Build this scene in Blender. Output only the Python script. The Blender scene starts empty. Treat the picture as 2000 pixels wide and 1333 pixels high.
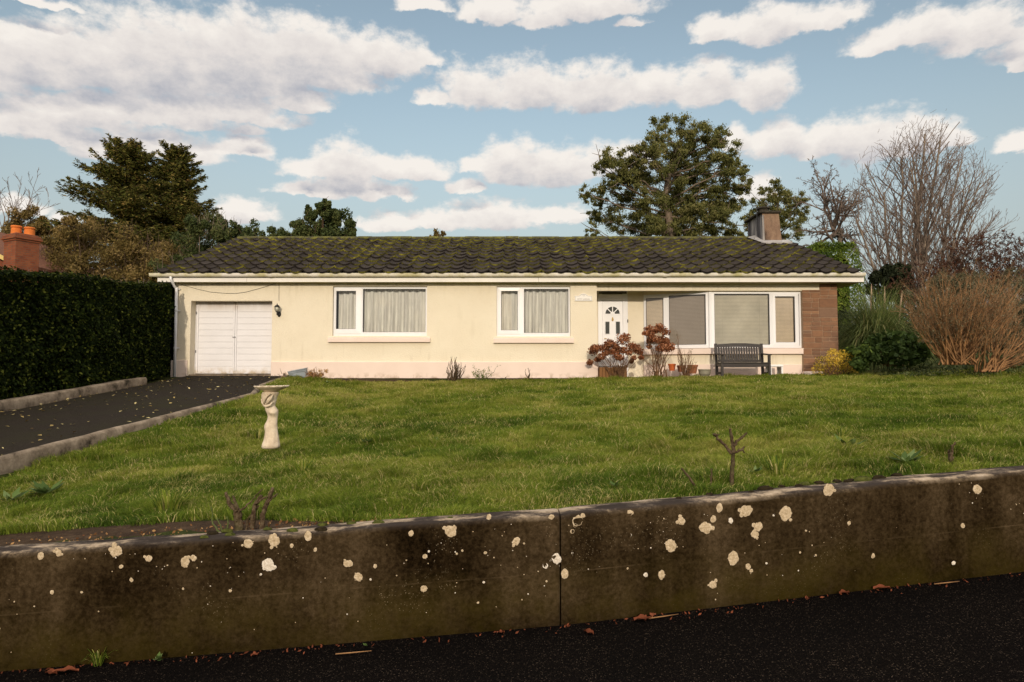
import bpy, math, random
import numpy as np
from mathutils import Vector, Matrix
random.seed(7); RNG = np.random.default_rng(7)
S = bpy.context.scene
COL = S.collection
rad = math.radians

# ------------------------------------------------------------------ camera
PITCH = rad(2.9); FPX = 1333.0
cd = bpy.data.cameras.new('camera'); cam = bpy.data.objects.new('camera', cd); COL.objects.link(cam)
cd.lens = 24.0; cd.sensor_width = 36.0; cd.clip_end = 4000; cd.clip_start = 0.05
cam.location = (0, 0, 0); cam.rotation_euler = (rad(90) + PITCH, 0, 0)
S.camera = cam

# ------------------------------------------------------------------ light
SUN_EL, SUN_AZ = rad(15.0), rad(1.0)       # low sun almost straight behind the viewer
SUN_STRENGTH = 1.8
SKY_STRENGTH = 0.15
sd = bpy.data.lights.new('sun', 'SUN'); so = bpy.data.objects.new('sun', sd); COL.objects.link(so)
sd.energy = SUN_STRENGTH; sd.angle = rad(1.5); sd.color = (1.0, 0.875, 0.71)
to_sun = Vector((-math.sin(SUN_AZ)*math.cos(SUN_EL), -math.cos(SUN_AZ)*math.cos(SUN_EL), math.sin(SUN_EL)))
so.rotation_euler = to_sun.to_track_quat('Z', 'Y').to_euler()
so.location = to_sun*60
vs = S.view_settings
vs.view_transform = 'Standard'; vs.look = 'None'; vs.exposure = 0.4; vs.gamma = 1.0
S.cycles.max_bounces = 6; S.cycles.diffuse_bounces = 3; S.cycles.transparent_max_bounces = 12
S.cycles.caustics_reflective = False; S.cycles.caustics_refractive = False

def ae(u, v):
    """azimuth and elevation of a picture direction"""
    a = (u-1000)/FPX; b = (666.5-v)/FPX
    x, y, z = a, math.cos(PITCH)-b*math.sin(PITCH), math.sin(PITCH)+b*math.cos(PITCH)
    return math.atan2(x, y), math.atan2(z, math.hypot(x, y))

def build_world():
    w = bpy.data.worlds.new('World'); S.world = w; w.use_nodes = True
    nt = w.node_tree; nt.nodes.clear(); L = nt.links.new
    def N(t, tree=nt, **k):
        n = tree.nodes.new(t)
        for a, b in k.items(): setattr(n, a, b)
        return n
    out = N('ShaderNodeOutputWorld')
    sky = N('ShaderNodeTexSky', sky_type='NISHITA', sun_disc=False)
    sky.sun_elevation = SUN_EL; sky.sun_rotation = rad(180) + SUN_AZ
    sky.air_density = 1.0; sky.dust_density = 1.2; sky.ozone_density = 1.6; sky.altitude = 50
    tint = N('ShaderNodeMix', data_type='RGBA', blend_type='MULTIPLY'); tint.inputs[0].default_value = 1
    L(sky.outputs[0], tint.inputs[6]); tint.inputs[7].default_value = SKY_TINT
    bg = N('ShaderNodeBackground'); bg.inputs[1].default_value = SKY_STRENGTH
    # direction -> (azimuth, elevation)
    tc = N('ShaderNodeTexCoord'); sep = N('ShaderNodeSeparateXYZ'); L(tc.outputs['Generated'], sep.inputs[0])
    az = N('ShaderNodeMath', operation='ARCTAN2'); L(sep.outputs[0], az.inputs[0]); L(sep.outputs[1], az.inputs[1])
    el = N('ShaderNodeMath', operation='ARCSINE'); L(sep.outputs[2], el.inputs[0])
    # pale winter haze low over the horizon
    hz = N('ShaderNodeMapRange', interpolation_type='SMOOTHSTEP'); L(el.outputs[0], hz.inputs[0])
    for i_, q_ in enumerate((.02, .42, .92, 0.0)): hz.inputs[i_+1].default_value = q_
    hm = N('ShaderNodeMix', data_type='RGBA'); L(hz.outputs[0], hm.inputs[0]); L(tint.outputs[2], hm.inputs[6]); hm.inputs[7].default_value = HAZE
    L(hm.outputs[2], bg.inputs[0])
    p = N('ShaderNodeCombineXYZ'); L(az.outputs[0], p.inputs[0]); L(el.outputs[0], p.inputs[1])
    # cumulus banks: (u, v of flat base, half width, height, )
    B = [(-60,150,150,105),(60,140,150,105),(180,146,200,120),(330,150,200,150),(470,150,190,150),(600,142,170,125),(730,132,110,84),(820,128,60,44),
         (60,250,120,70),(170,238,130,72),(300,230,170,62),(450,226,150,58),(590,205,80,40),(110,268,110,34),
         (200,304,90,40),(320,302,150,60),(470,300,75,38),(480,262,40,26),
         (610,340,80,38),(665,338,75,76),(740,338,70,42),(810,342,72,40),(600,380,75,26),(680,378,100,40),(765,380,60,26),(905,372,42,28),
         (850,198,40,34),(930,196,90,82),(1040,192,100,86),(1160,196,110,88),(1280,190,100,72),(1390,188,100,78),(1490,190,70,78),
         (930,332,45,36),(1000,340,90,74),(1090,345,110,68),(1180,330,90,56),(1240,310,45,50),
         (760,445,80,36),(850,440,80,40),(960,436,130,50),(1080,430,80,34),(480,424,75,44),(40,412,60,30),(130,432,40,26),
         (1440,285,50,46),(1520,292,80,66),(1620,290,90,62),(1700,294,90,88),(1790,288,80,78),(1860,280,60,50),(1480,385,48,54),
         (830,16,62,34),(960,34,90,50),(1060,48,60,40),(1140,24,150,60),(1245,52,34,22),
         (1400,72,56,50),(1490,64,90,62),(1600,50,110,52),(1720,94,85,52),(1800,72,110,70),(1920,80,120,88),(2060,86,140,100),
         (1990,292,60,36),(1985,130,26,28),(60,0,120,22)]
    g = bpy.data.node_groups.new('cloud_density', 'ShaderNodeTree')
    g.interface.new_socket('P', in_out='INPUT', socket_type='NodeSocketVector')
    g.interface.new_socket('D', in_out='OUTPUT', socket_type='NodeSocketFloat')
    gi = N('NodeGroupInput', g); go = N('NodeGroupOutput', g); GL = g.links.new
    # billowy warp of the lookup point
    nz = N('ShaderNodeTexNoise', g, noise_dimensions='2D'); nz.inputs['Scale'].default_value = 26; nz.inputs['Detail'].default_value = 6
    nz.inputs['Roughness'].default_value = 0.58
    mp = N('ShaderNodeVectorMath', g, operation='MULTIPLY'); mp.inputs[1].default_value = (0.62, 1.0, 1)
    GL(gi.outputs[0], mp.inputs[0]); GL(mp.outputs[0], nz.inputs['Vector'])
    sb = N('ShaderNodeVectorMath', g, operation='SUBTRACT'); sb.inputs[1].default_value = (.5, .5, .5); GL(nz.outputs['Color'], sb.inputs[0])
    wm = N('ShaderNodeVectorMath', g, operation='MULTIPLY_ADD'); wm.inputs[1].default_value = (0.050, 0.030, 0)
    GL(sb.outputs[0], wm.inputs[0]); GL(gi.outputs[0], wm.inputs[2])
    acc = None
    for (u, v, hw, h) in B:
        a, e = ae(u, v); a1, _ = ae(u+hw, v); _, e1 = ae(u, v-h)
        sa, se = 1/abs(a1-a), 1/abs(e1-e)
        m = N('ShaderNodeVectorMath', g, operation='MULTIPLY_ADD'); m.inputs[1].default_value = (sa, se, 0); m.inputs[2].default_value = (-a*sa, -e*se, 0)
        GL(wm.outputs[0], m.inputs[0])
        k = N('ShaderNodeVectorMath', g, operation='MULTIPLY'); k.inputs[1].default_value = (-1, -3.4, 0); GL(m.outputs[0], k.inputs[0])
        mx = N('ShaderNodeVectorMath', g, operation='MAXIMUM'); GL(m.outputs[0], mx.inputs[0]); GL(k.outputs[0], mx.inputs[1])
        ln = N('ShaderNodeVectorMath', g, operation='LENGTH'); GL(mx.outputs[0], ln.inputs[0])
        if acc is None: acc = ln.outputs['Value']
        else:
            mn = N('ShaderNodeMath', g, operation='SMOOTH_MIN'); mn.inputs[2].default_value = 0.07
            GL(acc, mn.inputs[0]); GL(ln.outputs['Value'], mn.inputs[1]); acc = mn.outputs[0]
    # unseen cloud over the rest of the sky, widened for softer light
    n3 = N('ShaderNodeTexNoise', g, noise_dimensions='2D'); n3.inputs['Scale'].default_value = 3.2; n3.inputs['Detail'].default_value = 5
    mp3 = N('ShaderNodeVectorMath', g, operation='MULTIPLY'); mp3.inputs[1].default_value = (0.7, 1.6, 1)
    GL(gi.outputs[0], mp3.inputs[0]); GL(mp3.outputs[0], n3.inputs['Vector'])
    far = N('ShaderNodeMapRange', g); far.inputs[1].default_value = .30; far.inputs[2].default_value = .50; far.inputs[3].default_value = 1.7; far.inputs[4].default_value = .5
    GL(n3.outputs[0], far.inputs[0])
    # only beyond ~50 degrees from the front or above ~38 degrees
    ab = N('ShaderNodeVectorMath', g, operation='ABSOLUTE'); GL(gi.outputs[0], ab.inputs[0])
    sp = N('ShaderNodeSeparateXYZ', g); GL(ab.outputs[0], sp.inputs[0])
    r1 = N('ShaderNodeMapRange', g); r1.inputs[1].default_value = .75; r1.inputs[2].default_value = 1.0; r1.inputs[3].default_value = 1.0; r1.inputs[4].default_value = 0; GL(sp.outputs[0], r1.inputs[0])
    r2 = N('ShaderNodeMapRange', g); r2.inputs[1].default_value = .50; r2.inputs[2].default_value = .62; r2.inputs[3].default_value = 1.0; r2.inputs[4].default_value = 0; GL(sp.outputs[1], r2.inputs[0])
    mm = N('ShaderNodeMath', g, operation='MULTIPLY'); GL(r1.outputs[0], mm.inputs[0]); GL(r2.outputs[0], mm.inputs[1])
    fa = N('ShaderNodeMath', g, operation='ADD'); GL(mm.outputs[0], fa.inputs[0]); GL(far.outputs[0], fa.inputs[1])
    mn = N('ShaderNodeMath', g, operation='MINIMUM'); GL(acc, mn.inputs[0]); GL(fa.outputs[0], mn.inputs[1])
    # fine detail on the edge
    n2 = N('ShaderNodeTexNoise', g, noise_dimensions='2D'); n2.inputs['Scale'].default_value = 44; n2.inputs['Detail'].default_value = 7; n2.inputs['Roughness'].default_value = .62
    GL(mp.outputs[0], n2.inputs['Vector'])
    ed = N('ShaderNodeMath', g, operation='MULTIPLY_ADD'); ed.inputs[1].default_value = .95; GL(n2.outputs[0], ed.inputs[0])
    iv = N('ShaderNodeMath', g, operation='SUBTRACT'); iv.inputs[0].default_value = 0.64; GL(mn.outputs[0], iv.inputs[1])
    GL(iv.outputs[0], ed.inputs[2]); GL(ed.outputs[0], go.inputs[0])
    d0 = N('ShaderNodeGroup', node_tree=g); L(p.outputs[0], d0.inputs[0])
    off = N('ShaderNodeVectorMath', operation='ADD'); off.inputs[1].default_value = (-0.006, 0.024, 0); L(p.outputs[0], off.inputs[0])
    d1 = N('ShaderNodeGroup', node_tree=g); L(off.outputs[0], d1.inputs[0])
    mask = N('ShaderNodeMapRange', interpolation_type='SMOOTHSTEP'); mask.inputs[1].default_value = 0.0; mask.inputs[2].default_value = 0.50
    L(d0.outputs[0], mask.inputs[0])
    sh = N('ShaderNodeMapRange'); sh.inputs[1].default_value = 0.0; sh.inputs[2].default_value = 1.14; L(d1.outputs[0], sh.inputs[0])
    cr = N('ShaderNodeValToRGB'); cr.color_ramp.elements[0].color = (.89, .835, .775, 1); cr.color_ramp.elements[1].color = (.42, .43, .48, 1)
    e = cr.color_ramp.elements.new(.45); e.color = (.74, .69, .66, 1)
    L(sh.outputs[0], cr.inputs[0])
    cbg = N('ShaderNodeBackground'); L(cr.outputs[0], cbg.inputs[0])
    # unseen cloud high overhead, brightened beyond the banks to lift light on the lawn
    ov = N('ShaderNodeMapRange', interpolation_type='SMOOTHSTEP'); L(el.outputs[0], ov.inputs[0])
    for i_, q_ in enumerate((.52, .80, CLOUD_STRENGTH, OVERHEAD_FILL)): ov.inputs[i_+1].default_value = q_
    L(ov.outputs[0], cbg.inputs[1])
    mix = N('ShaderNodeMixShader'); ma = N('ShaderNodeMath', operation='MULTIPLY'); ma.inputs[1].default_value = .96; L(mask.outputs[0], ma.inputs[0])
    L(ma.outputs[0], mix.inputs[0]); L(bg.outputs[0], mix.inputs[1]); L(cbg.outputs[0], mix.inputs[2]); L(mix.outputs[0], out.inputs[0])
    w.cycles.sampling_method = 'MANUAL'; w.cycles.sample_map_resolution = 512
SKY_TINT = (1.20, 0.98, 0.75, 1)
CLOUD_STRENGTH = 0.80
OVERHEAD_FILL = 2.4
HAZE = (1.78, 1.97, 2.10, 1)
build_world()

# ------------------------------------------------------------------ helpers
def P(u, v, Y):
    """a direction of the survey photograph (u, v) followed to the distance Y"""
    a = (u-1000)/FPX; b = (666.5-v)/FPX
    dy = math.cos(PITCH)-b*math.sin(PITCH); dz = math.sin(PITCH)+b*math.cos(PITCH)
    return Vector((a*Y/dy, Y, dz*Y/dy))
def PX(u, Y, v=650): return P(u, v, Y).x
def PZ(v, Y): return P(1000, v, Y).z

ORG = {}
def link(o, parent=None):
    COL.objects.link(o)
    if parent is not None: o.parent = parent
    return o
def thing(name, loc, label, cat, group=None, kind=None):
    o = bpy.data.objects.new(name, None); o.empty_display_size = .2; link(o)
    o.location = loc; ORG[o.name] = Vector(loc)
    tag(o, label, cat, group, kind)
    return o
def tag(o, label=None, cat=None, group=None, kind=None):
    if label: o['label'] = label
    if cat: o['category'] = cat
    if group: o['group'] = group
    if kind: o['kind'] = kind
    return o
def origin(o):
    return ORG.get(o.name, Vector((0, 0, 0))) if o is not None else Vector((0, 0, 0))

class MB:
    """collects shapes in world coordinates; build() links them as one mesh object"""
    def __init__(s): s.v = []; s.f = []; s.mi = []; s.M = None; s.cur = 0
    def add(s, vs, fs):
        n = len(s.v)
        if s.M is not None: vs = [s.M @ Vector(p) for p in vs]
        s.v += [tuple(p) for p in vs]
        for f in fs: s.f.append(tuple(i+n for i in f)); s.mi.append(s.cur)
        return s
    def box(s, x0, x1, y0, y1, z0, z1):
        return s.add([(x0,y0,z0),(x1,y0,z0),(x1,y1,z0),(x0,y1,z0),(x0,y0,z1),(x1,y0,z1),(x1,y1,z1),(x0,y1,z1)],
                     [(0,3,2,1),(4,5,6,7),(0,1,5,4),(1,2,6,5),(2,3,7,6),(3,0,4,7)])
    def bbox(s, x0, x1, y0, y1, z0, z1, b=.01):
        """box with chamfered edges"""
        c = Vector(((x0+x1)/2, (y0+y1)/2, (z0+z1)/2)); h = Vector((abs(x1-x0)/2, abs(y1-y0)/2, abs(z1-z0)/2))
        b = min(b, h.x*.45, h.y*.45, h.z*.45)
        vs = []; idx = {}
        for sx in (-1, 1):
            for sy in (-1, 1):
                for sz in (-1, 1):
                    for ax in range(3):
                        q = [h.x-b, h.y-b, h.z-b]; q[ax] += b
                        idx[(sx,sy,sz,ax)] = len(vs); vs.append((c.x+sx*q[0], c.y+sy*q[1], c.z+sz*q[2]))
        F = []
        I = lambda a,b_,c_,ax: idx[(a,b_,c_,ax)]
        for sg in (-1, 1):
            F.append((I(sg,-1,-1,0),I(sg,1,-1,0),I(sg,1,1,0),I(sg,-1,1,0)) if sg>0 else (I(sg,-1,-1,0),I(sg,-1,1,0),I(sg,1,1,0),I(sg,1,-1,0)))
            F.append((I(-1,sg,-1,1),I(-1,sg,1,1),I(1,sg,1,1),I(1,sg,-1,1)) if sg>0 else (I(-1,sg,-1,1),I(1,sg,-1,1),I(1,sg,1,1),I(-1,sg,1,1)))
            F.append((I(-1,-1,sg,2),I(1,-1,sg,2),I(1,1,sg,2),I(-1,1,sg,2)) if sg>0 else (I(-1,-1,sg,2),I(-1,1,sg,2),I(1,1,sg,2),I(1,-1,sg,2)))
        for s1 in (-1,1):
            for s2 in (-1,1):
                F.append((I(s1,s2,-1,0),I(s1,s2,-1,1),I(s1,s2,1,1),I(s1,s2,1,0)))
                F.append((I(s1,-1,s2,0),I(s1,-1,s2,2),I(s1,1,s2,2),I(s1,1,s2,0)))
                F.append((I(-1,s1,s2,1),I(-1,s1,s2,2),I(1,s1,s2,2),I(1,s1,s2,1)))
        for a in (-1,1):
            for b_ in (-1,1):
                for c_ in (-1,1): F.append((I(a,b_,c_,0),I(a,b_,c_,1),I(a,b_,c_,2)))
        return s.add(vs, F)
    def prism(s, prof, axis, t0, t1):
        """closed 2D profile swept along an axis ('x','y','z')"""
        n = len(prof)
        mk = {'x': lambda p,t: (t,p[0],p[1]), 'y': lambda p,t: (p[0],t,p[1]), 'z': lambda p,t: (p[0],p[1],t)}[axis]
        vs = [mk(p,t0) for p in prof]+[mk(p,t1) for p in prof]
        fs = [tuple(range(n))[::-1], tuple(range(n,2*n))]+[(i,(i+1)%n,n+(i+1)%n,n+i) for i in range(n)]
        return s.add(vs, fs)
    def ring(s, x0, x1, z0, z1, y0, y1, wl, wr=None, wb=None, wt=None):
        """rectangular frame, front at y0"""
        wr = wl if wr is None else wr; wb = wl if wb is None else wb; wt = wl if wt is None else wt
        o = [(x0,z0),(x1,z0),(x1,z1),(x0,z1)]; i = [(x0+wl,z0+wb),(x1-wr,z0+wb),(x1-wr,z1-wt),(x0+wl,z1-wt)]
        c = .006
        i2 = [(i[0][0]-c,i[0][1]-c),(i[1][0]+c,i[1][1]-c),(i[2][0]+c,i[2][1]+c),(i[3][0]-c,i[3][1]+c)]
        vs = [(x,y0+c,z) for x,z in o]+[(x,y0,z) for x,z in i2]+[(x,y0+c,z) for x,z in i]+[(x,y1,z) for x,z in o]+[(x,y1,z) for x,z in i]
        fs = []
        for k in range(4):
            j = (k+1)%4
            fs += [(k,j,4+j,4+k),(4+k,4+j,8+j,8+k),(8+k,8+j,16+j,16+k),(12+k,16+k,16+j,12+j),(j,k,12+k,12+j)]
        return s.add(vs, fs)
    def tube(s, pts, radii, n=6, cap=True):
        pts = [Vector(p) for p in pts]; m = len(pts)
        if not hasattr(radii, '__len__'): radii = [radii]*m
        vs = []; up = Vector((.13,.27,1)).normalized()
        d0 = (pts[1]-pts[0]).normalized()
        a = d0.cross(up if abs(d0.dot(up))<.95 else Vector((1,0,0))).normalized()
        for i in range(m):
            d = (pts[min(i+1,m-1)]-pts[max(i-1,0)])
            d = d.normalized() if d.length > 1e-9 else d0
            a = (a-d*a.dot(d)).normalized(); b = d.cross(a)
            for k in range(n):
                t = 2*math.pi*k/n; vs.append(pts[i]+(a*math.cos(t)+b*math.sin(t))*radii[i])
        fs = [(i*n+k, i*n+(k+1)%n, (i+1)*n+(k+1)%n, (i+1)*n+k) for i in range(m-1) for k in range(n)]
        if cap: fs += [tuple(range(n))[::-1], tuple(range((m-1)*n, m*n))]
        return s.add(vs, fs)
    def lathe(s, prof, c, n=24, sy=1.0):
        c = Vector(c); m = len(prof); vs = []
        for r, z in prof:
            for k in range(n):
                t = 2*math.pi*k/n; vs.append((c.x+r*math.cos(t), c.y+sy*r*math.sin(t), c.z+z))
        fs = [(i*n+k, i*n+(k+1)%n, (i+1)*n+(k+1)%n, (i+1)*n+k) for i in range(m-1) for k in range(n)]
        fs += [tuple(range(n))[::-1], tuple(range((m-1)*n, m*n))]
        return s.add(vs, fs)
    def build(s, name, mats, parent=None, smooth=False, label=None):
        me = bpy.data.meshes.new(name); org = origin(parent)
        me.from_pydata([(p[0]-org.x, p[1]-org.y, p[2]-org.z) for p in s.v], [], s.f)
        mats = mats if isinstance(mats, (list, tuple)) else [mats]
        for m in mats: me.materials.append(m)
        if len(mats) > 1: me.polygons.foreach_set('material_index', s.mi)
        if smooth: me.polygons.foreach_set('use_smooth', [True]*len(me.polygons))
        me.validate(); me.update()
        o = bpy.data.objects.new(name, me); link(o, parent)
        if parent is not None: ORG[o.name] = org
        if label: o['label'] = label
        return o

def np_mesh(name, verts, faces, mat, parent=None, attr=None, smooth=False):
    """big meshes straight from arrays; faces (N,3) or (N,4); attr: {name: per-vertex float}"""
    me = bpy.data.meshes.new(name); org = origin(parent)
    verts = np.asarray(verts, dtype=np.float32).reshape(-1, 3)-np.array(org, dtype=np.float32)
    groups = faces if isinstance(faces, list) else [faces]
    nl = sum(f.size for f in groups); npoly = sum(len(f) for f in groups)
    me.vertices.add(len(verts)); me.vertices.foreach_set('co', verts.ravel())
    me.loops.add(nl); me.loops.foreach_set('vertex_index', np.concatenate([f.ravel() for f in groups]).astype(np.int32))
    me.polygons.add(npoly)
    cnt = np.concatenate([np.full(len(f), f.shape[1]) for f in groups]); st = np.concatenate([[0], np.cumsum(cnt)[:-1]])
    me.polygons.foreach_set('loop_start', st.astype(np.int32))
    if smooth: me.polygons.foreach_set('use_smooth', np.ones(npoly, dtype=bool))
    me.materials.append(mat)
    if attr:
        for k, a in attr.items():
            at = me.attributes.new(k, 'FLOAT', 'POINT'); at.data.foreach_set('value', np.asarray(a, dtype=np.float32))
    me.update(calc_edges=True)
    o = bpy.data.objects.new(name, me); link(o, parent)
    if parent is not None: ORG[o.name] = org
    return o

def vnoise(x, y, seed=0):
    """smooth value noise on arrays"""
    x = np.asarray(x, float); y = np.asarray(y, float)
    xi = np.floor(x).astype(np.int64); yi = np.floor(y).astype(np.int64); fx = x-xi; fy = y-yi
    fx = fx*fx*(3-2*fx); fy = fy*fy*(3-2*fy)
    def h(a, b):
        n = (a*374761393+b*668265263+seed*974711) & 0xffffffff
        n = ((n ^ (n >> 13))*1274126177) & 0xffffffff
        return ((n ^ (n >> 16)) & 0xffff)/65535.0
    return (h(xi,yi)*(1-fx)+h(xi+1,yi)*fx)*(1-fy)+(h(xi,yi+1)*(1-fx)+h(xi+1,yi+1)*fx)*fy
def fbm(x, y, o=4, seed=0):
    t = 0; a = .5
    for i in range(o): t = t+a*vnoise(x*2**i, y*2**i, seed+i*17); a *= .5
    return t/(1-.5**o)

def rand_dirs(n):
    d = RNG.normal(size=(n,3)); return d/np.linalg.norm(d, axis=1, keepdims=True)
def leaves(c, size, aspect=.5, normal=None, axis=None, fold=0.0):
    """rhombic leaves at points c; returns verts, quads, per-vertex random tint"""
    c = np.asarray(c, float); n = len(c)
    size = np.broadcast_to(np.asarray(size, float), (n,))
    d = rand_dirs(n) if axis is None else axis/np.maximum(np.linalg.norm(axis, axis=1, keepdims=True), 1e-9)
    nn = rand_dirs(n) if normal is None else normal
    w = np.cross(d, nn); w /= np.maximum(np.linalg.norm(w, axis=1, keepdims=True), 1e-9)
    L = size[:,None]; 
    nrm = np.cross(w, d)
    v = np.stack([c-d*L*.5, c+w*L*aspect*.5-d*L*.05+nrm*L*fold, c+d*L*.5, c-w*L*aspect*.5-d*L*.05+nrm*L*fold], axis=1).reshape(-1,3)
    q = np.arange(4*n).reshape(n,4)
    return v, q, np.repeat(RNG.random(n), 4)

# ------------------------------------------------------------------ materials
def lin(r, g, b):
    f = lambda c: ((c/255+.055)/1.055)**2.4 if c > 10 else c/255/12.92
    return (f(r), f(g), f(b), 1)
class NT:
    def __init__(s, name):
        s.m = bpy.data.materials.new(name); s.m.use_nodes = True; s.t = s.m.node_tree; s.t.nodes.clear()
        s.out = s.t.nodes.new('ShaderNodeOutputMaterial'); s.b = s.t.nodes.new('ShaderNodeBsdfPrincipled')
        s.t.links.new(s.b.outputs[0], s.out.inputs[0]); s.pos = None
    def n(s, t, **k):
        x = s.t.nodes.new(t)
        for a, b in k.items(): setattr(x, a, b)
        return x
    def L(s, a, b): s.t.links.new(a, b)
    def P(s, scale=(1,1,1)):
        if s.pos is None: s.pos = s.n('ShaderNodeNewGeometry').outputs['Position']
        if scale == (1,1,1): return s.pos
        m = s.n('ShaderNodeVectorMath', operation='MULTIPLY'); m.inputs[1].default_value = scale; s.L(s.pos, m.inputs[0]); return m.outputs[0]
    def noise(s, scale, detail=4, rough=.55, stretch=(1,1,1), dist=0):
        x = s.n('ShaderNodeTexNoise'); x.inputs['Scale'].default_value = scale; x.inputs['Detail'].default_value = detail
        x.inputs['Roughness'].default_value = rough; x.inputs['Distortion'].default_value = dist
        s.L(s.P(stretch), x.inputs['Vector']); return x.outputs[0]
    def ramp(s, fac, stops, interp='LINEAR'):
        r = s.n('ShaderNodeValToRGB'); cr = r.color_ramp; cr.interpolation = interp
        while len(cr.elements) < len(stops): cr.elements.new(.5)
        for e, (p, c) in zip(cr.elements, stops): e.position = p; e.color = c if len(c) == 4 else (*c, 1)
        s.L(fac, r.inputs[0]); return r.outputs[0]
    def rng(s, fac, a, b, c=0., d=1.):
        r = s.n('ShaderNodeMapRange'); 
        for i, q in enumerate((a,b,c,d)): r.inputs[i+1].default_value = q
        s.L(fac, r.inputs[0]); return r.outputs[0]
    def mix(s, fac, a, b, mode='MIX'):
        m = s.n('ShaderNodeMix', data_type='RGBA', blend_type=mode)
        for i, q in ((0,fac),(6,a),(7,b)):
            if hasattr(q, 'is_linked'): s.L(q, m.inputs[i])
            else: m.inputs[i].default_value = q if i == 0 else (q if len(q) == 4 else (*q, 1))
        return m.outputs[2]
    def math(s, op, a, b=None):
        m = s.n('ShaderNodeMath', operation=op)
        for i, q in enumerate((a, b)):
            if q is None: continue
            if hasattr(q, 'is_linked'): s.L(q, m.inputs[i])
            else: m.inputs[i].default_value = q
        return m.outputs[0]
    def attr(s, name): return s.n('ShaderNodeAttribute', attribute_name=name).outputs['Fac']
    def sepz(s):
        x = s.n('ShaderNodeSeparateXYZ'); s.L(s.P(), x.inputs[0]); return x.outputs
    def bump(s, h, strength=.3, dist=.01):
        b = s.n('ShaderNodeBump'); b.inputs['Strength'].default_value = strength; b.inputs['Distance'].default_value = dist
        s.L(h, b.inputs['Height']); s.L(b.outputs[0], s.b.inputs['Normal'])
    def col(s, c, rough=.7, spec=.3):
        if hasattr(c, 'is_linked'): s.L(c, s.b.inputs['Base Color'])
        else: s.b.inputs['Base Color'].default_value = c if len(c) == 4 else (*c, 1)
        s.b.inputs['Roughness'].default_value = rough; s.b.inputs['Specular IOR Level'].default_value = spec
        return s
def simple(name, c, rough=.7, spec=.3, var=.15, scale=8, bump=0, stretch=(1,1,1)):
    t = NT(name); c = np.array(c[:3]); n = t.noise(scale, 5, .6, stretch)
    t.col(t.ramp(n, [(.3, tuple(c*(1-var))), (.7, tuple(np.minimum(c*(1+var), .95)))]), rough, spec)
    if bump: t.bump(n, bump, .01)
    return t.m
def foliage(name, stops, rough=.6, trans=.25, spec=.25, big=None):
    """leaf material: per-leaf tint, a little light through the leaf"""
    t = NT(name); tint = t.attr('tint')
    c = t.ramp(tint, stops)
    if big is not None:
        c = t.mix(t.rng(t.noise(big[0], 2), .4, .65), c, big[1], 'MIX')
    t.col(c, max(rough, .7), spec*.3)
    tr = t.n('ShaderNodeBsdfTranslucent'); t.L(c, tr.inputs[0])
    m = t.n('ShaderNodeMixShader'); m.inputs[0].default_value = trans
    t.L(t.b.outputs[0], m.inputs[1]); t.L(tr.outputs[0], m.inputs[2]); t.L(m.outputs[0], t.out.inputs[0])
    return t.m

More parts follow.
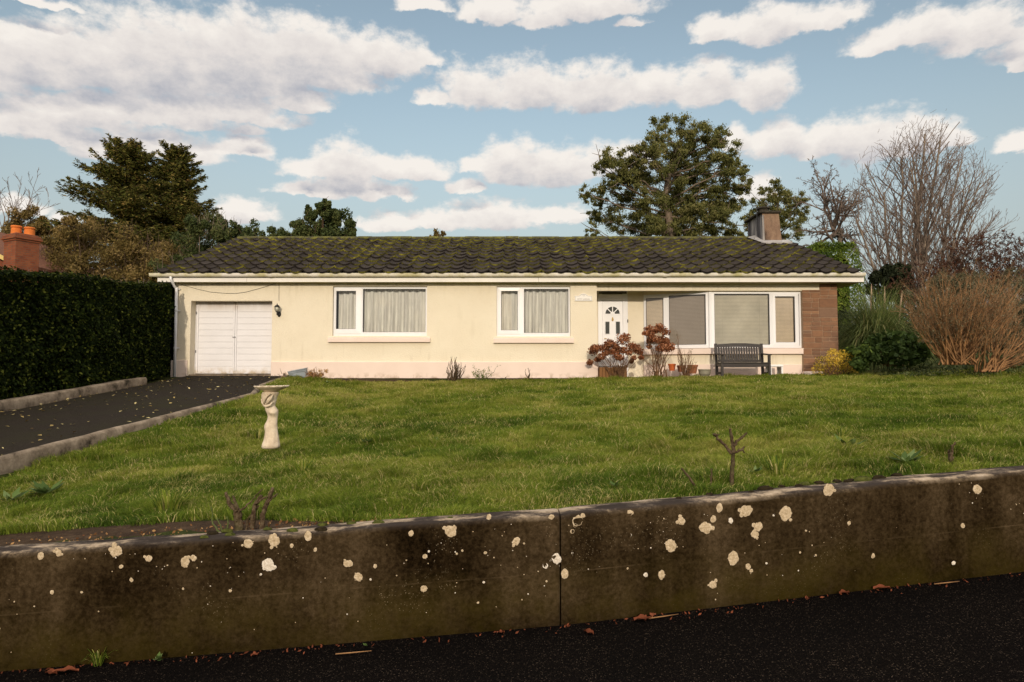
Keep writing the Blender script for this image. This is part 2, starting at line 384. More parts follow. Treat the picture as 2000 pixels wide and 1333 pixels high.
M = {}
def build_materials():
    # rendered cream wall: roughcast, faint horizontal trowelling, slight weathering
    t = NT('cream_render'); n = t.noise(60, 4, .6, (.35,1,1)); n2 = t.noise(1.1, 4, .6); n3 = t.noise(2.2, 5, .6, (1,1,.22))
    c = t.ramp(n2, [(.3, (.735,.65,.495)), (.7, (.78,.70,.545))])
    c = t.mix(t.rng(n3, .58, .80, 0, .35), c, (.50,.43,.29))
    c = t.mix(t.rng(t.noise(9, 5, .7, (.5,1,1.4)), .55, .8, 0, .22), c, (.55,.48,.34))
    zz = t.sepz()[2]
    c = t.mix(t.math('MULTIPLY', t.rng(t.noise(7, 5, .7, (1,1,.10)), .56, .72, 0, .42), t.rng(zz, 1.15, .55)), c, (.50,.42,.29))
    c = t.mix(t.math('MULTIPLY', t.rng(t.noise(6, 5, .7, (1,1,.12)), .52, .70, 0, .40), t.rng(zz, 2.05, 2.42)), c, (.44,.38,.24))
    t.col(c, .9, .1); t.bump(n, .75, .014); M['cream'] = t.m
    t = NT('pink_paint'); c = t.ramp(t.noise(2, 5), [(.3,(.745,.605,.51)),(.7,(.79,.65,.555))])
    z = t.sepz()[2]
    c = t.mix(t.math('MULTIPLY', t.rng(t.noise(5, 5, .6), .48, .62), t.rng(z, .10, -.10)), c, (.40,.29,.20))
    t.col(c, .85, .15); t.bump(t.noise(50, 3), .25, .006); M['pink'] = t.m
    M['white'] = simple('white_upvc', (.78,.77,.77), .35, .4, .03, 3)
    t = NT('gutter_plastic'); c = t.ramp(t.noise(1.3, 5, .65, (1,1,.3)), [(.42,(.76,.71,.62)),(.58,(.55,.50,.30)),(.72,(.40,.36,.13))])
    t.col(c, .5, .3); M['gutter'] = t.m
    M['fascia'] = simple('fascia_paint', (.80,.76,.70), .5, .3, .05, 2)
    M['soffit'] = simple('soffit_shade', (.42,.36,.17), .8, .1, .12, 2)  # olive bounce and shade under the eaves, put into the base colour
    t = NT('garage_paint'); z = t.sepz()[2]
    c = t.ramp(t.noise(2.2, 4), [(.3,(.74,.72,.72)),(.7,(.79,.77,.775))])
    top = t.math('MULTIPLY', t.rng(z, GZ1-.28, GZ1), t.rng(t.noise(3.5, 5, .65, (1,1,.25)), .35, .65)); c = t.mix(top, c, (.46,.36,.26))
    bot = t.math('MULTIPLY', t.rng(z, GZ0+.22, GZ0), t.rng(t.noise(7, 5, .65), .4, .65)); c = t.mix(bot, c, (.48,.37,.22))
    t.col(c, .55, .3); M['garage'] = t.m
    # glass: clear pane with fresnel reflection
    t = NT('window_glass'); t.t.nodes.remove(t.b)
    tr = t.n('ShaderNodeBsdfTransparent'); tr.inputs[0].default_value = (.90,.90,.89,1)
    gl = t.n('ShaderNodeBsdfGlossy'); gl.inputs['Roughness'].default_value = .01
    fr = t.n('ShaderNodeFresnel'); fr.inputs[0].default_value = 1.62
    mx = t.n('ShaderNodeMixShader'); t.L(fr.outputs[0], mx.inputs[0]); t.L(tr.outputs[0], mx.inputs[1]); t.L(gl.outputs[0], mx.inputs[2])
    t.L(mx.outputs[0], t.out.inputs[0]); M['glass'] = t.m
    t = NT('dark_glass'); t.col((.045,.045,.035), .08, .6); M['dark_glass'] = t.m
    M['net'] = simple('net_curtain', (.80,.78,.72), .9, .05, .22, 3.5, 0, (6,1,.4))  # vertical tone streaks put darker fold shade into the net's colour
    M['blind'] = simple('blind_slat', (.42,.36,.30), .6, .2, .06, 2)
    M['blind_pale'] = simple('blind_slat_pale', (.74,.62,.47), .6, .2, .12, 1.3)
    M['blind_mid'] = simple('blind_slat_grey', (.60,.565,.46), .6, .2, .22, 1.1)
    M['rubber'] = simple('black_gasket', (.03,.03,.03), .6, .2)
    M['brass'] = simple('brass', (.55,.36,.10), .3, .6)
    M['black_iron'] = simple('black_metal', (.018,.017,.016), .45, .4, .2, 20)
    M['lamp_glass'] = simple('lamp_glass', (.55,.53,.42), .2, .5, .15, 12)
    # roof tiles
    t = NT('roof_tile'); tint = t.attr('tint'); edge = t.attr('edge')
    c = t.ramp(tint, [(0,(.029,.0235,.0185)),(.5,(.036,.029,.0235)),(1,(.046,.038,.031))])
    c = t.mix(t.rng(t.noise(14, 5, .65), .5, .72, 0, .45), c, (.068,.057,.052))
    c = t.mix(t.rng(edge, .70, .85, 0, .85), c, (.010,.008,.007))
    mo = t.math('ADD', t.noise(2.2, 5, .62), t.math('MULTIPLY', edge, .32))
    mo = t.math('ADD', mo, t.math('MULTIPLY', t.noise(26, 4, .6), .30))
    mo = t.math('ADD', mo, t.math('MULTIPLY', t.attr('up'), .10))
    mk = t.rng(mo, .92, 1.10)
    mc = t.ramp(t.noise(7, 4), [(.35,(.06,.056,.010)),(.55,(.13,.118,.016)),(.72,(.24,.21,.03))])
    t.col(t.mix(mk, c, mc), .95, .04); t.bump(t.noise(55, 4, .6), .5, .01); M['tile'] = t.m
    t = NT('ridge_mortar'); t.col(t.ramp(t.noise(5, 5, .65), [(.3,(.050,.045,.035)),(.5,(.085,.08,.028)),(.7,(.17,.16,.035))]), .9, .1)
    t.bump(t.noise(30, 4), .6, .02); M['ridge'] = t.m
    M['lead'] = simple('lead_flashing', (.33,.31,.29), .6, .3, .25, 6)
    t = NT('chimney_render'); n = t.noise(1.8, 6, .65, (1,1,.5)); z = t.sepz()[2]
    c = t.ramp(n, [(.30,(.055,.040,.032)),(.46,(.21,.135,.090)),(.62,(.30,.205,.135)),(.78,(.52,.43,.33))])
    c = t.mix(t.rng(t.noise(4, 5, .7, (1,1,.18)), .56, .70, 0, .75), c, (.05,.04,.035))
    t.col(c, .95, .1); t.bump(t.noise(22, 5, .65), .6, .02); M['chimney'] = t.m
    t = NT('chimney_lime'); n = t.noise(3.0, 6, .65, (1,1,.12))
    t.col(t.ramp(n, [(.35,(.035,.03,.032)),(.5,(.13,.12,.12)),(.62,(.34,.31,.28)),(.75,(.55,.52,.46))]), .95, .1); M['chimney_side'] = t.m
    M['cap'] = simple('mossy_cap', (.045,.038,.028), .95, .1, .5, 14, .6)
    # pier sandstone blocks
    t = NT('pier_stone'); tint = t.attr('tint')
    c = t.ramp(tint, [(0,(.165,.088,.052)),(.4,(.235,.122,.068)),(.75,(.30,.158,.086)),(1,(.20,.122,.080))])
    c = t.mix(t.rng(t.noise(18, 6, .7, (.6,1,1)), .45, .75, 0, .65), c, (.13,.075,.05))
    z = t.sepz()[2]
    c = t.mix(t.math('MULTIPLY', t.rng(t.noise(1.6, 4), .42, .58), t.rng(z, 1.75, 1.0, 0, .55)), c, (.135,.085,.06))  # soft tree shade on the lower pier, painted into the stone
    t.col(c, .92, .1); t.bump(t.noise(40, 5, .65), .5, .012); M['pier'] = t.m
    M['mortar'] = simple('pale_mortar', (.40,.28,.19), .95, .1, .15, 10)
    M['bench'] = simple('bench_wood', (.026,.020,.017), .5, .35, .35, 16, .2, (.3,1,1))
    M['plastic_white'] = simple('white_plastic', (.80,.78,.76), .4, .4, .04)
    M['terracotta'] = simple('terracotta', (.48,.12,.035), .8, .2, .18, 9)
    M['terracotta_dull'] = simple('weathered_clay', (.27,.11,.055), .85, .15, .25, 9)
    M['stoneware'] = simple('grey_glaze', (.24,.22,.16), .6, .3, .2, 9)
    M['barrel'] = simple('planter_wood', (.20,.095,.035), .75, .2, .45, 7, .3, (1,1,.15))
    M['trough'] = simple('grey_plastic', (.22,.25,.27), .5, .3, .2, 5)
    t = NT('cast_stone'); c = t.ramp(t.noise(7, 6, .65), [(.3,(.46,.36,.25)),(.5,(.62,.51,.37)),(.7,(.73,.63,.48))])
    c = t.mix(t.rng(t.noise(24, 4, .6), .56, .74, 0, .5), c, (.32,.23,.13)); t.col(c, .9, .15); t.bump(t.noise(60, 4), .4, .006); M['cast'] = t.m
    # ground
    t = NT('soil'); c = t.ramp(t.noise(9, 6, .7), [(.3,(.030,.018,.010)),(.55,(.065,.040,.022)),(.75,(.12,.082,.05))])
    t.col(c, .95, .1); t.bump(t.noise(20, 6, .7), 1.0, .05); M['soil'] = t.m
    t = NT('turf_floor'); c = t.ramp(t.noise(5, 6, .7), [(.3,(.020,.026,.007)),(.55,(.040,.048,.012)),(.75,(.080,.066,.026))])
    t.col(c, .95, .05); t.bump(t.noise(20, 6, .7), 1.0, .04); M['turf'] = t.m
    t = NT('drive_asphalt'); c = t.ramp(t.noise(70, 4, .7), [(.35,(.014,.011,.008)),(.6,(.030,.024,.018)),(.8,(.075,.063,.048))])
    c = t.mix(t.rng(t.noise(1.3, 5, .6), .45, .7, 0, .7), c, (.026,.024,.012)); t.col(c, .95, .04); t.bump(t.noise(80, 3), .7, .01); M['drive'] = t.m
    t = NT('road_asphalt'); vo = t.n('ShaderNodeTexVoronoi'); vo.inputs['Scale'].default_value = 190; t.L(t.P(), vo.inputs['Vector'])
    sp = t.n('ShaderNodeSeparateColor'); t.L(vo.outputs['Color'], sp.inputs[0])
    c = t.ramp(sp.outputs[0], [(.0,(.0040,.0034,.0034)),(.84,(.008,.0062,.0050)),(.965,(.022,.017,.013)),(1,(.10,.072,.05))])
    c = t.mix(t.rng(t.noise(1.2, 4), .4, .7, 0, .5), c, (.004,.0036,.0036)); t.col(c, 1, .0); t.bump(vo.outputs['Distance'], .8, .008); M['road'] = t.m
    # old concrete wall
    t = NT('old_concrete'); x, y, z = t.sepz()[0], t.sepz()[1], t.sepz()[2]
    st = t.noise(3.2, 6, .65, (1,1,.13)); fi = t.noise(38, 6, .75); bl = t.noise(1.4, 5, .6)
    f = t.math('ADD', t.math('MULTIPLY', st, .30), t.math('ADD', t.math('MULTIPLY', fi, .42), t.math('MULTIPLY', bl, .46)))
    c = t.ramp(f, [(.44,(.0035,.0022,.001)),(.525,(.015,.0092,.004)),(.61,(.036,.0235,.011)),(.74,(.085,.058,.031))])
    sp = t.n('ShaderNodeTexVoronoi'); sp.inputs['Scale'].default_value = 60; t.L(t.P(), sp.inputs['Vector'])
    spk = t.math('MULTIPLY', t.rng(sp.outputs['Distance'], .22, .12), t.rng(t.noise(2.6, 4, .6), .56, .72, 0, .8)); c = t.mix(spk, c, (.34,.27,.17))
    gz = t.attr('foot')
    c = t.mix(t.math('MULTIPLY', t.rng(gz, .42, .0), t.rng(t.noise(2.6, 5, .65), .34, .62, 0, .75)), c, (.046,.034,.006))
    top = t.attr('top'); ln = t.noise(4.2, 6, .65, (.6,1.4,1))
    tc = t.ramp(t.math('ADD', t.math('MULTIPLY', ln, .8), t.math('MULTIPLY', fi, .2)), [(.44,(.040,.032,.027)),(.50,(.085,.068,.054)),(.56,(.30,.23,.155)),(.68,(.58,.47,.35))])
    c = t.mix(top, c, tc)
    # pour line: a faint pale seam along the wall
    se = t.math('MULTIPLY', t.rng(t.math('ABSOLUTE', t.math('SUBTRACT', t.attr('foot'), .33)), .006, .0), t.rng(t.noise(2.3, 5, .7), .45, .66, 0, .45)); c = t.mix(se, c, (.13,.09,.05))
    t.col(c, 1, .0); t.bump(fi, .55, .012); M['concrete'] = t.m
    for key, nm, lo, mid, hi in (('lichen','lichen',(.30,.22,.125),(.50,.39,.25),(.68,.56,.40)), ('lichen_white','white_lichen',(.42,.35,.26),(.66,.58,.47),(.82,.76,.66))):
        t = NT(nm); fn = t.noise(75, 5, .7); rim = t.attr('rim')
        c = t.ramp(fn, [(.32,lo),(.52,mid),(.72,hi)])
        c = t.mix(t.rng(rim, .25, .0, 0, .45), c, lo)
        rag = t.rng(t.math('ADD', rim, t.math('MULTIPLY', t.noise(40, 6, .78), 0.80)), 1.22, 1.38)
        c = t.mix(rag, c, (.030,.021,.011)); t.col(c, 1, 0); t.bump(fn, .6, .004); M[key] = t.m
    M['moss'] = simple('moss', (.055,.060,.014), .95, .05, .6, 40, .8)
    M['moss_dark'] = simple('dark_moss', (.022,.016,.008), .95, .05, .5, 40, .8)
    t = NT('kerb_concrete'); c = t.ramp(t.noise(3.4, 6, .7), [(.34,(.035,.027,.017)),(.46,(.15,.115,.08)),(.62,(.26,.205,.145)),(.8,(.46,.38,.28))]); t.col(c, .95, .1); t.bump(t.noise(30, 5), .6, .012); M['kerb'] = t.m
    # brick of the neighbour's stack
    t = NT('red_brick'); br = t.n('ShaderNodeTexBrick'); br.inputs['Scale'].default_value = 1.0
    for k, q in (('Brick Width',.225),('Row Height',.075),('Mortar Size',.008)): br.inputs[k].default_value = q
    br.inputs['Color1'].default_value = (.20,.052,.024,1); br.inputs['Color2'].default_value = (.27,.085,.036,1); br.inputs['Mortar'].default_value = (.14,.09,.06,1)
    mp = t.n('ShaderNodeCombineXYZ'); xyz = t.sepz(); t.L(t.math('ADD', xyz[0], xyz[1]), mp.inputs[0]); t.L(xyz[2], mp.inputs[1]); t.L(mp.outputs[0], br.inputs['Vector'])
    c = t.mix(t.rng(t.noise(5, 5, .65), .5, .75, 0, .7), br.outputs[0], (.10,.05,.035)); t.col(c, .95, .1); M['brick'] = t.m
    M['pot'] = simple('orange_clay', (.60,.165,.035), .8, .15, .15, 6)
    M['old_tile'] = simple('clay_roof', (.16,.07,.04), .9, .1, .4, 12)
    # bark and leaves
    M['bark_grey'] = simple('grey_bark', (.20,.155,.115), .95, .1, .5, 9, .6, (1,1,.3))
    M['bark_twig'] = simple('reddish_twig', (.185,.138,.108), .95, .1, .35, 5)
    M['bark_brown'] = simple('brown_bark', (.085,.055,.035), .95, .1, .4, 9, .5, (1,1,.3))
    M['bark_pale'] = simple('pale_bark', (.17,.130,.095), .9, .1, .35, 5, .4, (1,1,.3))
    M['stem_orange'] = simple('orange_stem', (.28,.15,.066), .85, .15, .45, 6)
    M['stem_tan'] = simple('tan_twig', (.24,.135,.068), .9, .05, .4, 8)
    M['stem_brown'] = simple('brown_stem', (.155,.085,.045), .9, .1, .4, 18)
    t = NT('old_rose_wood'); c = t.ramp(t.noise(42, 6, .75), [(.3,(.020,.013,.008)),(.46,(.072,.048,.028)),(.60,(.125,.092,.055)),(.76,(.24,.20,.13))])
    c = t.mix(t.rng(t.noise(9, 4, .6), .5, .68, 0, .55), c, (.050,.050,.018)); t.col(c, .95, .0); t.bump(t.noise(60, 5, .7, (1,1,.35)), 1.0, .012); M['rose_wood'] = t.m
    M['green_cane'] = simple('green_cane', (.07,.085,.022), .7, .2, .3, 20)
    M['hedge'] = foliage('hedge_leaf', [(0,(.004,.0075,.0012)),(.6,(.012,.020,.003)),(.9,(.034,.046,.006)),(1,(.12,.13,.02))], .55, .15, .12)
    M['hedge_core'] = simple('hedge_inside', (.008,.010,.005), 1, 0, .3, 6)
    M['euc'] = foliage('gum_leaf', [(0,(.055,.062,.018)),(.45,(.13,.135,.040)),(.8,(.22,.205,.07)),(1,(.36,.30,.14))], .55, .3, .2)
    M['spruce'] = foliage('spruce_needle', [(0,(.030,.038,.009)),(.5,(.095,.102,.022)),(.85,(.18,.155,.038)),(1,(.29,.19,.06))], .7, .12, .15)
    M['bay'] = foliage('bay_leaf', [(0,(.028,.042,.014)),(.6,(.075,.095,.030)),(1,(.17,.17,.06))], .5, .2, .3)
    M['scrub'] = foliage('scrub_leaf', [(0,(.075,.058,.016)),(.6,(.18,.13,.042)),(1,(.34,.23,.10))], .7, .2, .15)
    M['laurel'] = foliage('bright_laurel_leaf', [(0,(.04,.075,.010)),(.5,(.115,.17,.020)),(1,(.25,.29,.045))], .4, .3, .35)
    M['beech'] = foliage('copper_leaf', [(0,(.040,.016,.010)),(.6,(.095,.038,.024)),(1,(.17,.078,.048))], .7, .2, .15)
    M['greybush'] = foliage('grey_green_leaf', [(0,(.050,.050,.024)),(.6,(.12,.11,.060)),(1,(.28,.25,.16))], .7, .2, .15)
    M['ivy'] = foliage('ivy_leaf', [(0,(.008,.011,.005)),(.7,(.020,.026,.011)),(1,(.05,.056,.026))], .5, .1, .3)
    M['bigleaf'] = foliage('big_leaf', [(0,(.022,.040,.010)),(.70,(.060,.095,.020)),(.86,(.13,.18,.03)),(1,(.50,.55,.12))], .4, .2, .35)
    M['euonymus'] = foliage('variegated_leaf', [(0,(.06,.07,.012)),(.25,(.17,.17,.02)),(.45,(.60,.40,.04)),(1,(.88,.62,.12))], .5, .25, .3)
    M['dry_leaf'] = foliage('dry_leaf', [(0,(.14,.055,.025)),(.5,(.36,.20,.08)),(1,(.62,.42,.18))], .8, .2, .1)
    M['hyd'] = foliage('dry_petal', [(0,(.11,.036,.016)),(.5,(.26,.095,.043)),(1,(.48,.23,.12))], .85, .25, .1)
    M['pampas'] = foliage('pampas_blade', [(0,(.07,.095,.028)),(.55,(.16,.205,.065)),(.9,(.28,.30,.10)),(1,(.50,.40,.20))], .6, .2, .2)
    M['grass'] = foliage('grass_blade', [(0,(.040,.075,.010)),(.35,(.110,.160,.018)),(.7,(.212,.245,.032)),(.88,(.36,.33,.085)),(1,(.56,.46,.21))], .6, .35, .12)
    M['weed'] = foliage('weed_leaf', [(0,(.05,.085,.02)),(.6,(.10,.15,.04)),(1,(.18,.23,.09))], .6, .25, .2)
    M['litter'] = foliage('leaf_litter', [(0,(.16,.10,.03)),(.5,(.34,.26,.10)),(1,(.52,.44,.22))], .8, .1, .15)
    M['red_leaf'] = foliage('brown_leaf', [(0,(.10,.030,.014)),(.6,(.22,.065,.030)),(1,(.34,.13,.06))], .7, .15, .25)
    M['sign'] = simple('sign_face', (.72,.69,.63), .4, .4, .02)
    M['sign_ink'] = simple('sign_letter', (.30,.27,.25), .5, .3, .02)
    M['interior'] = simple('room_wall', (.10,.09,.07), .9, .1, .1)
    M['ivory'] = simple('yellow_bargeboard', (.62,.46,.16), .7, .2, .1)
YG = 18.30
GZ1, GZ0 = PZ(590, YG), PZ(731, YG)
build_materials()

# ------------------------------------------------------------------ lie of the land
WB = [P(0,1312,4.17), P(1095,1222,4.42), P(2000,1117,4.92)]     # foot of the roadside wall
WT = [P(0,1083,4.17), P(1088,1005,4.42), P(2000,922,4.92)]      # its top front edge
def pl(xs, ys):
    xs = list(xs); ys = list(ys)
    def f(x):
        x = np.asarray(x, float); r = np.interp(x, xs, ys)
        r = np.where(x < xs[0], ys[0]+(x-xs[0])*(ys[1]-ys[0])/(xs[1]-xs[0]), r)
        return np.where(x > xs[-1], ys[-1]+(x-xs[-1])*(ys[-1]-ys[-2])/(xs[-1]-xs[-2]), r)
    return f
wall_y = pl([p.x for p in WB], [p.y for p in WB])
foot_z = pl([p.x for p in WB], [p.z for p in WB])
top_z = pl([p.x for p in WT], [p.z for p in WT])
WTH = .27
kerb_x = pl([3.6,7.54,13.75,15.5,17.3,18.0], [-5.97,-5.66,-5.16,-5.63,-5.75,-5.78])   # lawn side of the kerb
def sstep(a, b, x):
    t = np.clip((np.asarray(x, float)-a)/(b-a), 0, 1); return t*t*(3-2*t)
def drive_z(Y):
    Y = np.asarray(Y, float)
    return np.where(Y < 18, -.090*(18-Y), 0)-.16*np.clip(6.2-Y, 0, 3)**1.3
def terrain(X, Y):
    X = np.asarray(X, float); Y = np.asarray(Y, float)
    yb = wall_y(np.clip(X,-6,14))+WTH
    t = np.clip((Y-yb)/(17.3-yb), 0, 1)
    Xc = np.clip(X, -6, 12)
    near = top_z(Xc)-.060-.04*sstep(0,-4,Xc)
    far = -.215+.0155*(Xc+5)
    p = 1.6-.45*sstep(-5, 3, Xc)
    z = near+(far-near)*t**p
    z = z+.45*sstep(8.6, 12.5, X)*sstep(9, 15, Y)
    z = z+.03*(fbm(X*.6, Y*.6, 3, 5)-.5)*sstep(0,.1,t)*sstep(1,.93,t)
    zd = drive_z(Y)-.03
    k = kerb_x(np.clip(Y, 3.6, 18))
    # the lawn meets the kerb a hand's breadth below its top, less and less towards the house
    drop = np.interp(Y, [4.5,7.5,9.7,11.7,13.75,17], [.20,.25,.15,.085,.055,.03])
    zk = drive_z(Y)+.03-drop; bl = sstep(2.6, .0, X-k)*sstep(5.6, 7.2, Y); z = z+(zk-z)*bl
    lawnmask = sstep(-.12, -.06, X-k)
    z = np.where(Y < 17.6, zd+(z-zd)*lawnmask, z)
    return np.where(Y > 17.6, np.maximum(np.where((X<-5.8)&(Y<18.4), zd, -.08), z*0-.12)+np.where(Y<24, .45*sstep(8.6,12.5,X), .45*sstep(8.6,12.5,X)), z)

def grid_sheet(name, xs, yf, mat, zf, kind='structure'):
    """sheet over columns xs; yf(x) gives the row positions"""
    X = np.array([[x]*len(yf(x)) for x in xs]); Y = np.array([yf(x) for x in xs])
    Z = zf(X, Y); n, m = X.shape
    v = np.stack([X,Y,Z], -1).reshape(-1,3)
    i = np.arange(n*m).reshape(n,m)
    q = np.stack([i[:-1,:-1], i[1:,:-1], i[1:,1:], i[:-1,1:]], -1).reshape(-1,4)
    o = np_mesh(name, v, q, mat, smooth=True); tag(o, kind=kind); return o

gx = [-900,-300,-100,-40,-20,-13]+list(np.arange(-10,14.01,.2))+[16,20,30,60,150,400,900]
def gy(x):
    y0 = float(wall_y(np.clip(x,-30,30)))+.12
    return [y0]+list(np.linspace(y0+.15, 17.5, 66))+[17.7,18.0,18.4,19,21,24,30,45,80,200,500,1500]
ground = grid_sheet('ground', gx, gy, M['turf'], terrain)
rx = [-900,-200,-60,-25]+list(np.arange(-12,14.1,.5))+[25,60,200,900]
def road_z(X, Y): return foot_z(np.clip(X,-25,25))-.015*np.clip(3.5-Y,0,3)*0
road = grid_sheet('road', rx, lambda x: [-9,-6,-3,0]+list(np.linspace(1.0, float(wall_y(np.clip(x,-30,30)))+.13, 12)), M['road'], road_z)
def verge_z(X, Y): return foot_z(np.clip(X,-25,25))+np.where(Y<-8.99,.10,.10)
verge = grid_sheet('verge', rx, lambda x: [-900,-200,-60,-20,-9.0], M['turf'], verge_z)
# driveway
def dgy(x): return list(np.linspace(3.9, 18.28, 50))
dv = []; ys = np.linspace(3.9, 18.29, 60)
for y in ys:
    xa, xb = -8.50, float(kerb_x(y))-.10
    if y > 17.3: xb = max(xb, -6.25)
    for s_ in np.linspace(0, 1, 10):
        x = xa+(xb-xa)*s_; dv.append((x, y, float(drive_z(y))+.012*(fbm(x*1.2,y*1.2,2,3)-.5)))
i = np.arange(len(dv)).reshape(60,10); q = np.stack([i[:-1,:-1], i[:-1,1:], i[1:,1:], i[1:,:-1]], -1).reshape(-1,4)
drive = np_mesh('driveway', np.array(dv), q, M['drive'], smooth=True); tag(drive, kind='structure')
# bare soil strip at the back of the roadside wall and along the house
def strip(name, pts, mat, lift, w_fn):
    pass
sx = np.linspace(-5.6, .9, 60); v = []
for x in sx:
    w = .80*float(sstep(.0,-3.0,x))+.03
    for s_ in np.linspace(0,1,9):
        y = float(wall_y(x))+WTH-.03+w*s_
        z = float(terrain(x,y))+.012-.045*float(sstep(.9,-2.5,x))*(1-s_)**2+.05*(float(fbm(x*6,y*6,4,9))-.5)*(1-abs(2*s_-1)**4)
        v.append((x,y,z))
i = np.arange(len(v)).reshape(60,9); q = np.stack([i[:-1,:-1], i[1:,:-1], i[1:,1:], i[:-1,1:]], -1).reshape(-1,4)
bed = np_mesh('soil_bed', np.array(v), q, M['soil'], smooth=True); tag(bed, kind='structure')
v = []; sx = np.linspace(-5.5, 9.5, 150)
for x in sx:
    w = .55+.22*math.sin(x*1.3)+.1*math.sin(x*3.1)-.25*float(sstep(2,3,x))
    for s_ in np.linspace(0,1,8):
        y = 17.97-w*s_; zt_ = float(terrain(x,min(y,17.45)))+.012; v.append((x, y, zt_+(max(-.062,zt_)-zt_)*(1-s_)**.8+.05*(float(fbm(x*7,y*7,4,2))-.5)*(.3+s_)))
i = np.arange(len(v)).reshape(150,8); q = np.stack([i[:-1,:-1], i[:-1,1:], i[1:,1:], i[1:,:-1]], -1).reshape(-1,4)
fb = np_mesh('flower_bed', np.array(v), q, M['soil'], smooth=True); tag(fb, kind='structure')
# porch paving
mb = MB()
for k in range(9):
    x0 = 2.35+k*.62; mb.bbox(x0, x0+.61, 17.62, 18.24, -.16, -.045+.004*math.sin(k*5), .012)
for k in range(3):
    x0 = 2.35+k*.62; mb.bbox(x0, x0+.61, 18.25, 18.86, -.16, -.045, .012)
pav = mb.build('paving', M['mortar']); tag(pav, kind='structure')

# ------------------------------------------------------------------ roadside wall
def swept(name, mat, sections, attrs, parent=None, cap=True):
    """skin a list of equal cross-sections; attrs: dict name->(n_sections, n_pts) values"""
    n, m = len(sections), len(sections[0]); v = np.array(sections, float).reshape(-1,3)
    i = np.arange(n*m).reshape(n,m)
    q = np.stack([i[:-1], i[1:], np.roll(i[1:],-1,1), np.roll(i[:-1],-1,1)], -1).reshape(-1,4)
    fs = [q]
    o = np_mesh(name, v, fs, mat, parent, {k: np.array(a, float).ravel() for k, a in attrs.items()}, smooth=False)
    if cap:
        import bmesh
        bm = bmesh.new(); bm.from_mesh(o.data); bm.verts.ensure_lookup_table()
        bm.faces.new([bm.verts[k] for k in range(m)]); bm.faces.new([bm.verts[(n-1)*m+k] for k in range(m)][::-1])
        bm.to_mesh(o.data); bm.free()
    return o
wall_root = thing('roadside_wall', (WB[1].x, WB[1].y, WB[1].z), 'long low weathered concrete wall with lichen between lawn and road', 'wall')
def wall_section(x, ins=0):
    y0 = float(wall_y(x)); zb = float(foot_z(x))-.12; zt = float(top_z(x))
    dy = .012*(float(fbm(x*1.7,3,3,4))-.5); zt += .02*(float(fbm(x*2.1,8,4,6))-.5)
    y0 += ins; zt -= ins
    prof = [(y0,zb,0,0),(y0+dy*.3,zb+.30,.3,0),(y0+dy,zb+.55,.55,0),(y0+dy,zt-.035,.8,0),(y0+.008+dy,zt-.012,.8,.35),(y0+.03,zt,.8,1),(y0+.12,zt+.004,.8,1),
            (y0+WTH-.03,zt-.004,.8,1),(y0+WTH,zt-.03,.8,.6),(y0+WTH,zb,.8,0)]
    fz = float(foot_z(x))
    return [(x,p[0],p[1]) for p in prof], [p[1]-fz for p in prof], [p[3] for p in prof]
XJ = WB[1].x
for seg, (xa, xb) in enumerate([(-4.9, XJ-.004), (XJ+.004, 14.0)]):
    xs = np.arange(xa, xb, .07); xs = np.append(xs, xb)
    se, ft, tp = [], [], []
    for x in xs:
        a, b, c = wall_section(x, .006 if (abs(x-XJ) < .006) else 0); se.append(a); ft.append(b); tp.append(c)
    swept('wall_panel', M['concrete'], se, {'foot': ft, 'top': tp}, wall_root)
# lichen rosettes growing on the face
LICH = [(1009,1057,8),(1086,1091,10),(1065,1105,6),(1103,1121,8),(1128,1018,12),(1118,1038,5),(1221,1041,9),(1231,1002,6),(1310,1066,11),(1331,1018,8),
 (1378,1031,12),(1393,1014,6),(1405,992,8),(1427,1017,5),(1457,998,12),(1481,1029,9),(1474,1044,8),(1432,1090,11),(1461,1107,6),(1392,1142,8),(1292,1123,8),
 (1261,1123,4),(1077,1010,5),(1212,1088,3),(1063,1073,3),(1534,1003,13),(1908,956,9),(227,1077,12),(291,1091,7),(362,1097,10),(378,1090,6),(524,1103,11),
 (700,1127,8),(680,1101,8),(880,1038,12),(830,1087,5),(828,1150,6),(1618,957,12),(535,1056,11),(485,1062,9),(602,1047,8),(237,1107,4),(257,1133,4),(115,1080,7),
 (80,1086,7),(733,1106,4),(803,1042,6),(1862,1100,4),(1705,1086,4),(1880,1027,5),(1658,1022,4),(1467,1115,4),(1228,1046,6),(102,1157,4),(160,1157,2.5),(450,1154,3),(616,1074,4),(570,1066,4),(955,1010,5),(948,1080,3)]
WHITE = {(1221,1041),(1065,1105),(1261,1123),(1086,1091),(1228,1046),(524,1103),(1427,1017),(1862,1100)}
mb = MB(); mbw = MB()
def on_wall(u, v):
    d = P(u, v, 1.0); lo, hi = 3.0, 7.0
    for _ in range(40):
        m_ = (lo+hi)/2
        if m_ < float(wall_y(d.x*m_)): lo = m_
        else: hi = m_
    return d*lo
RIM = {id(mb): [], id(mbw): []}
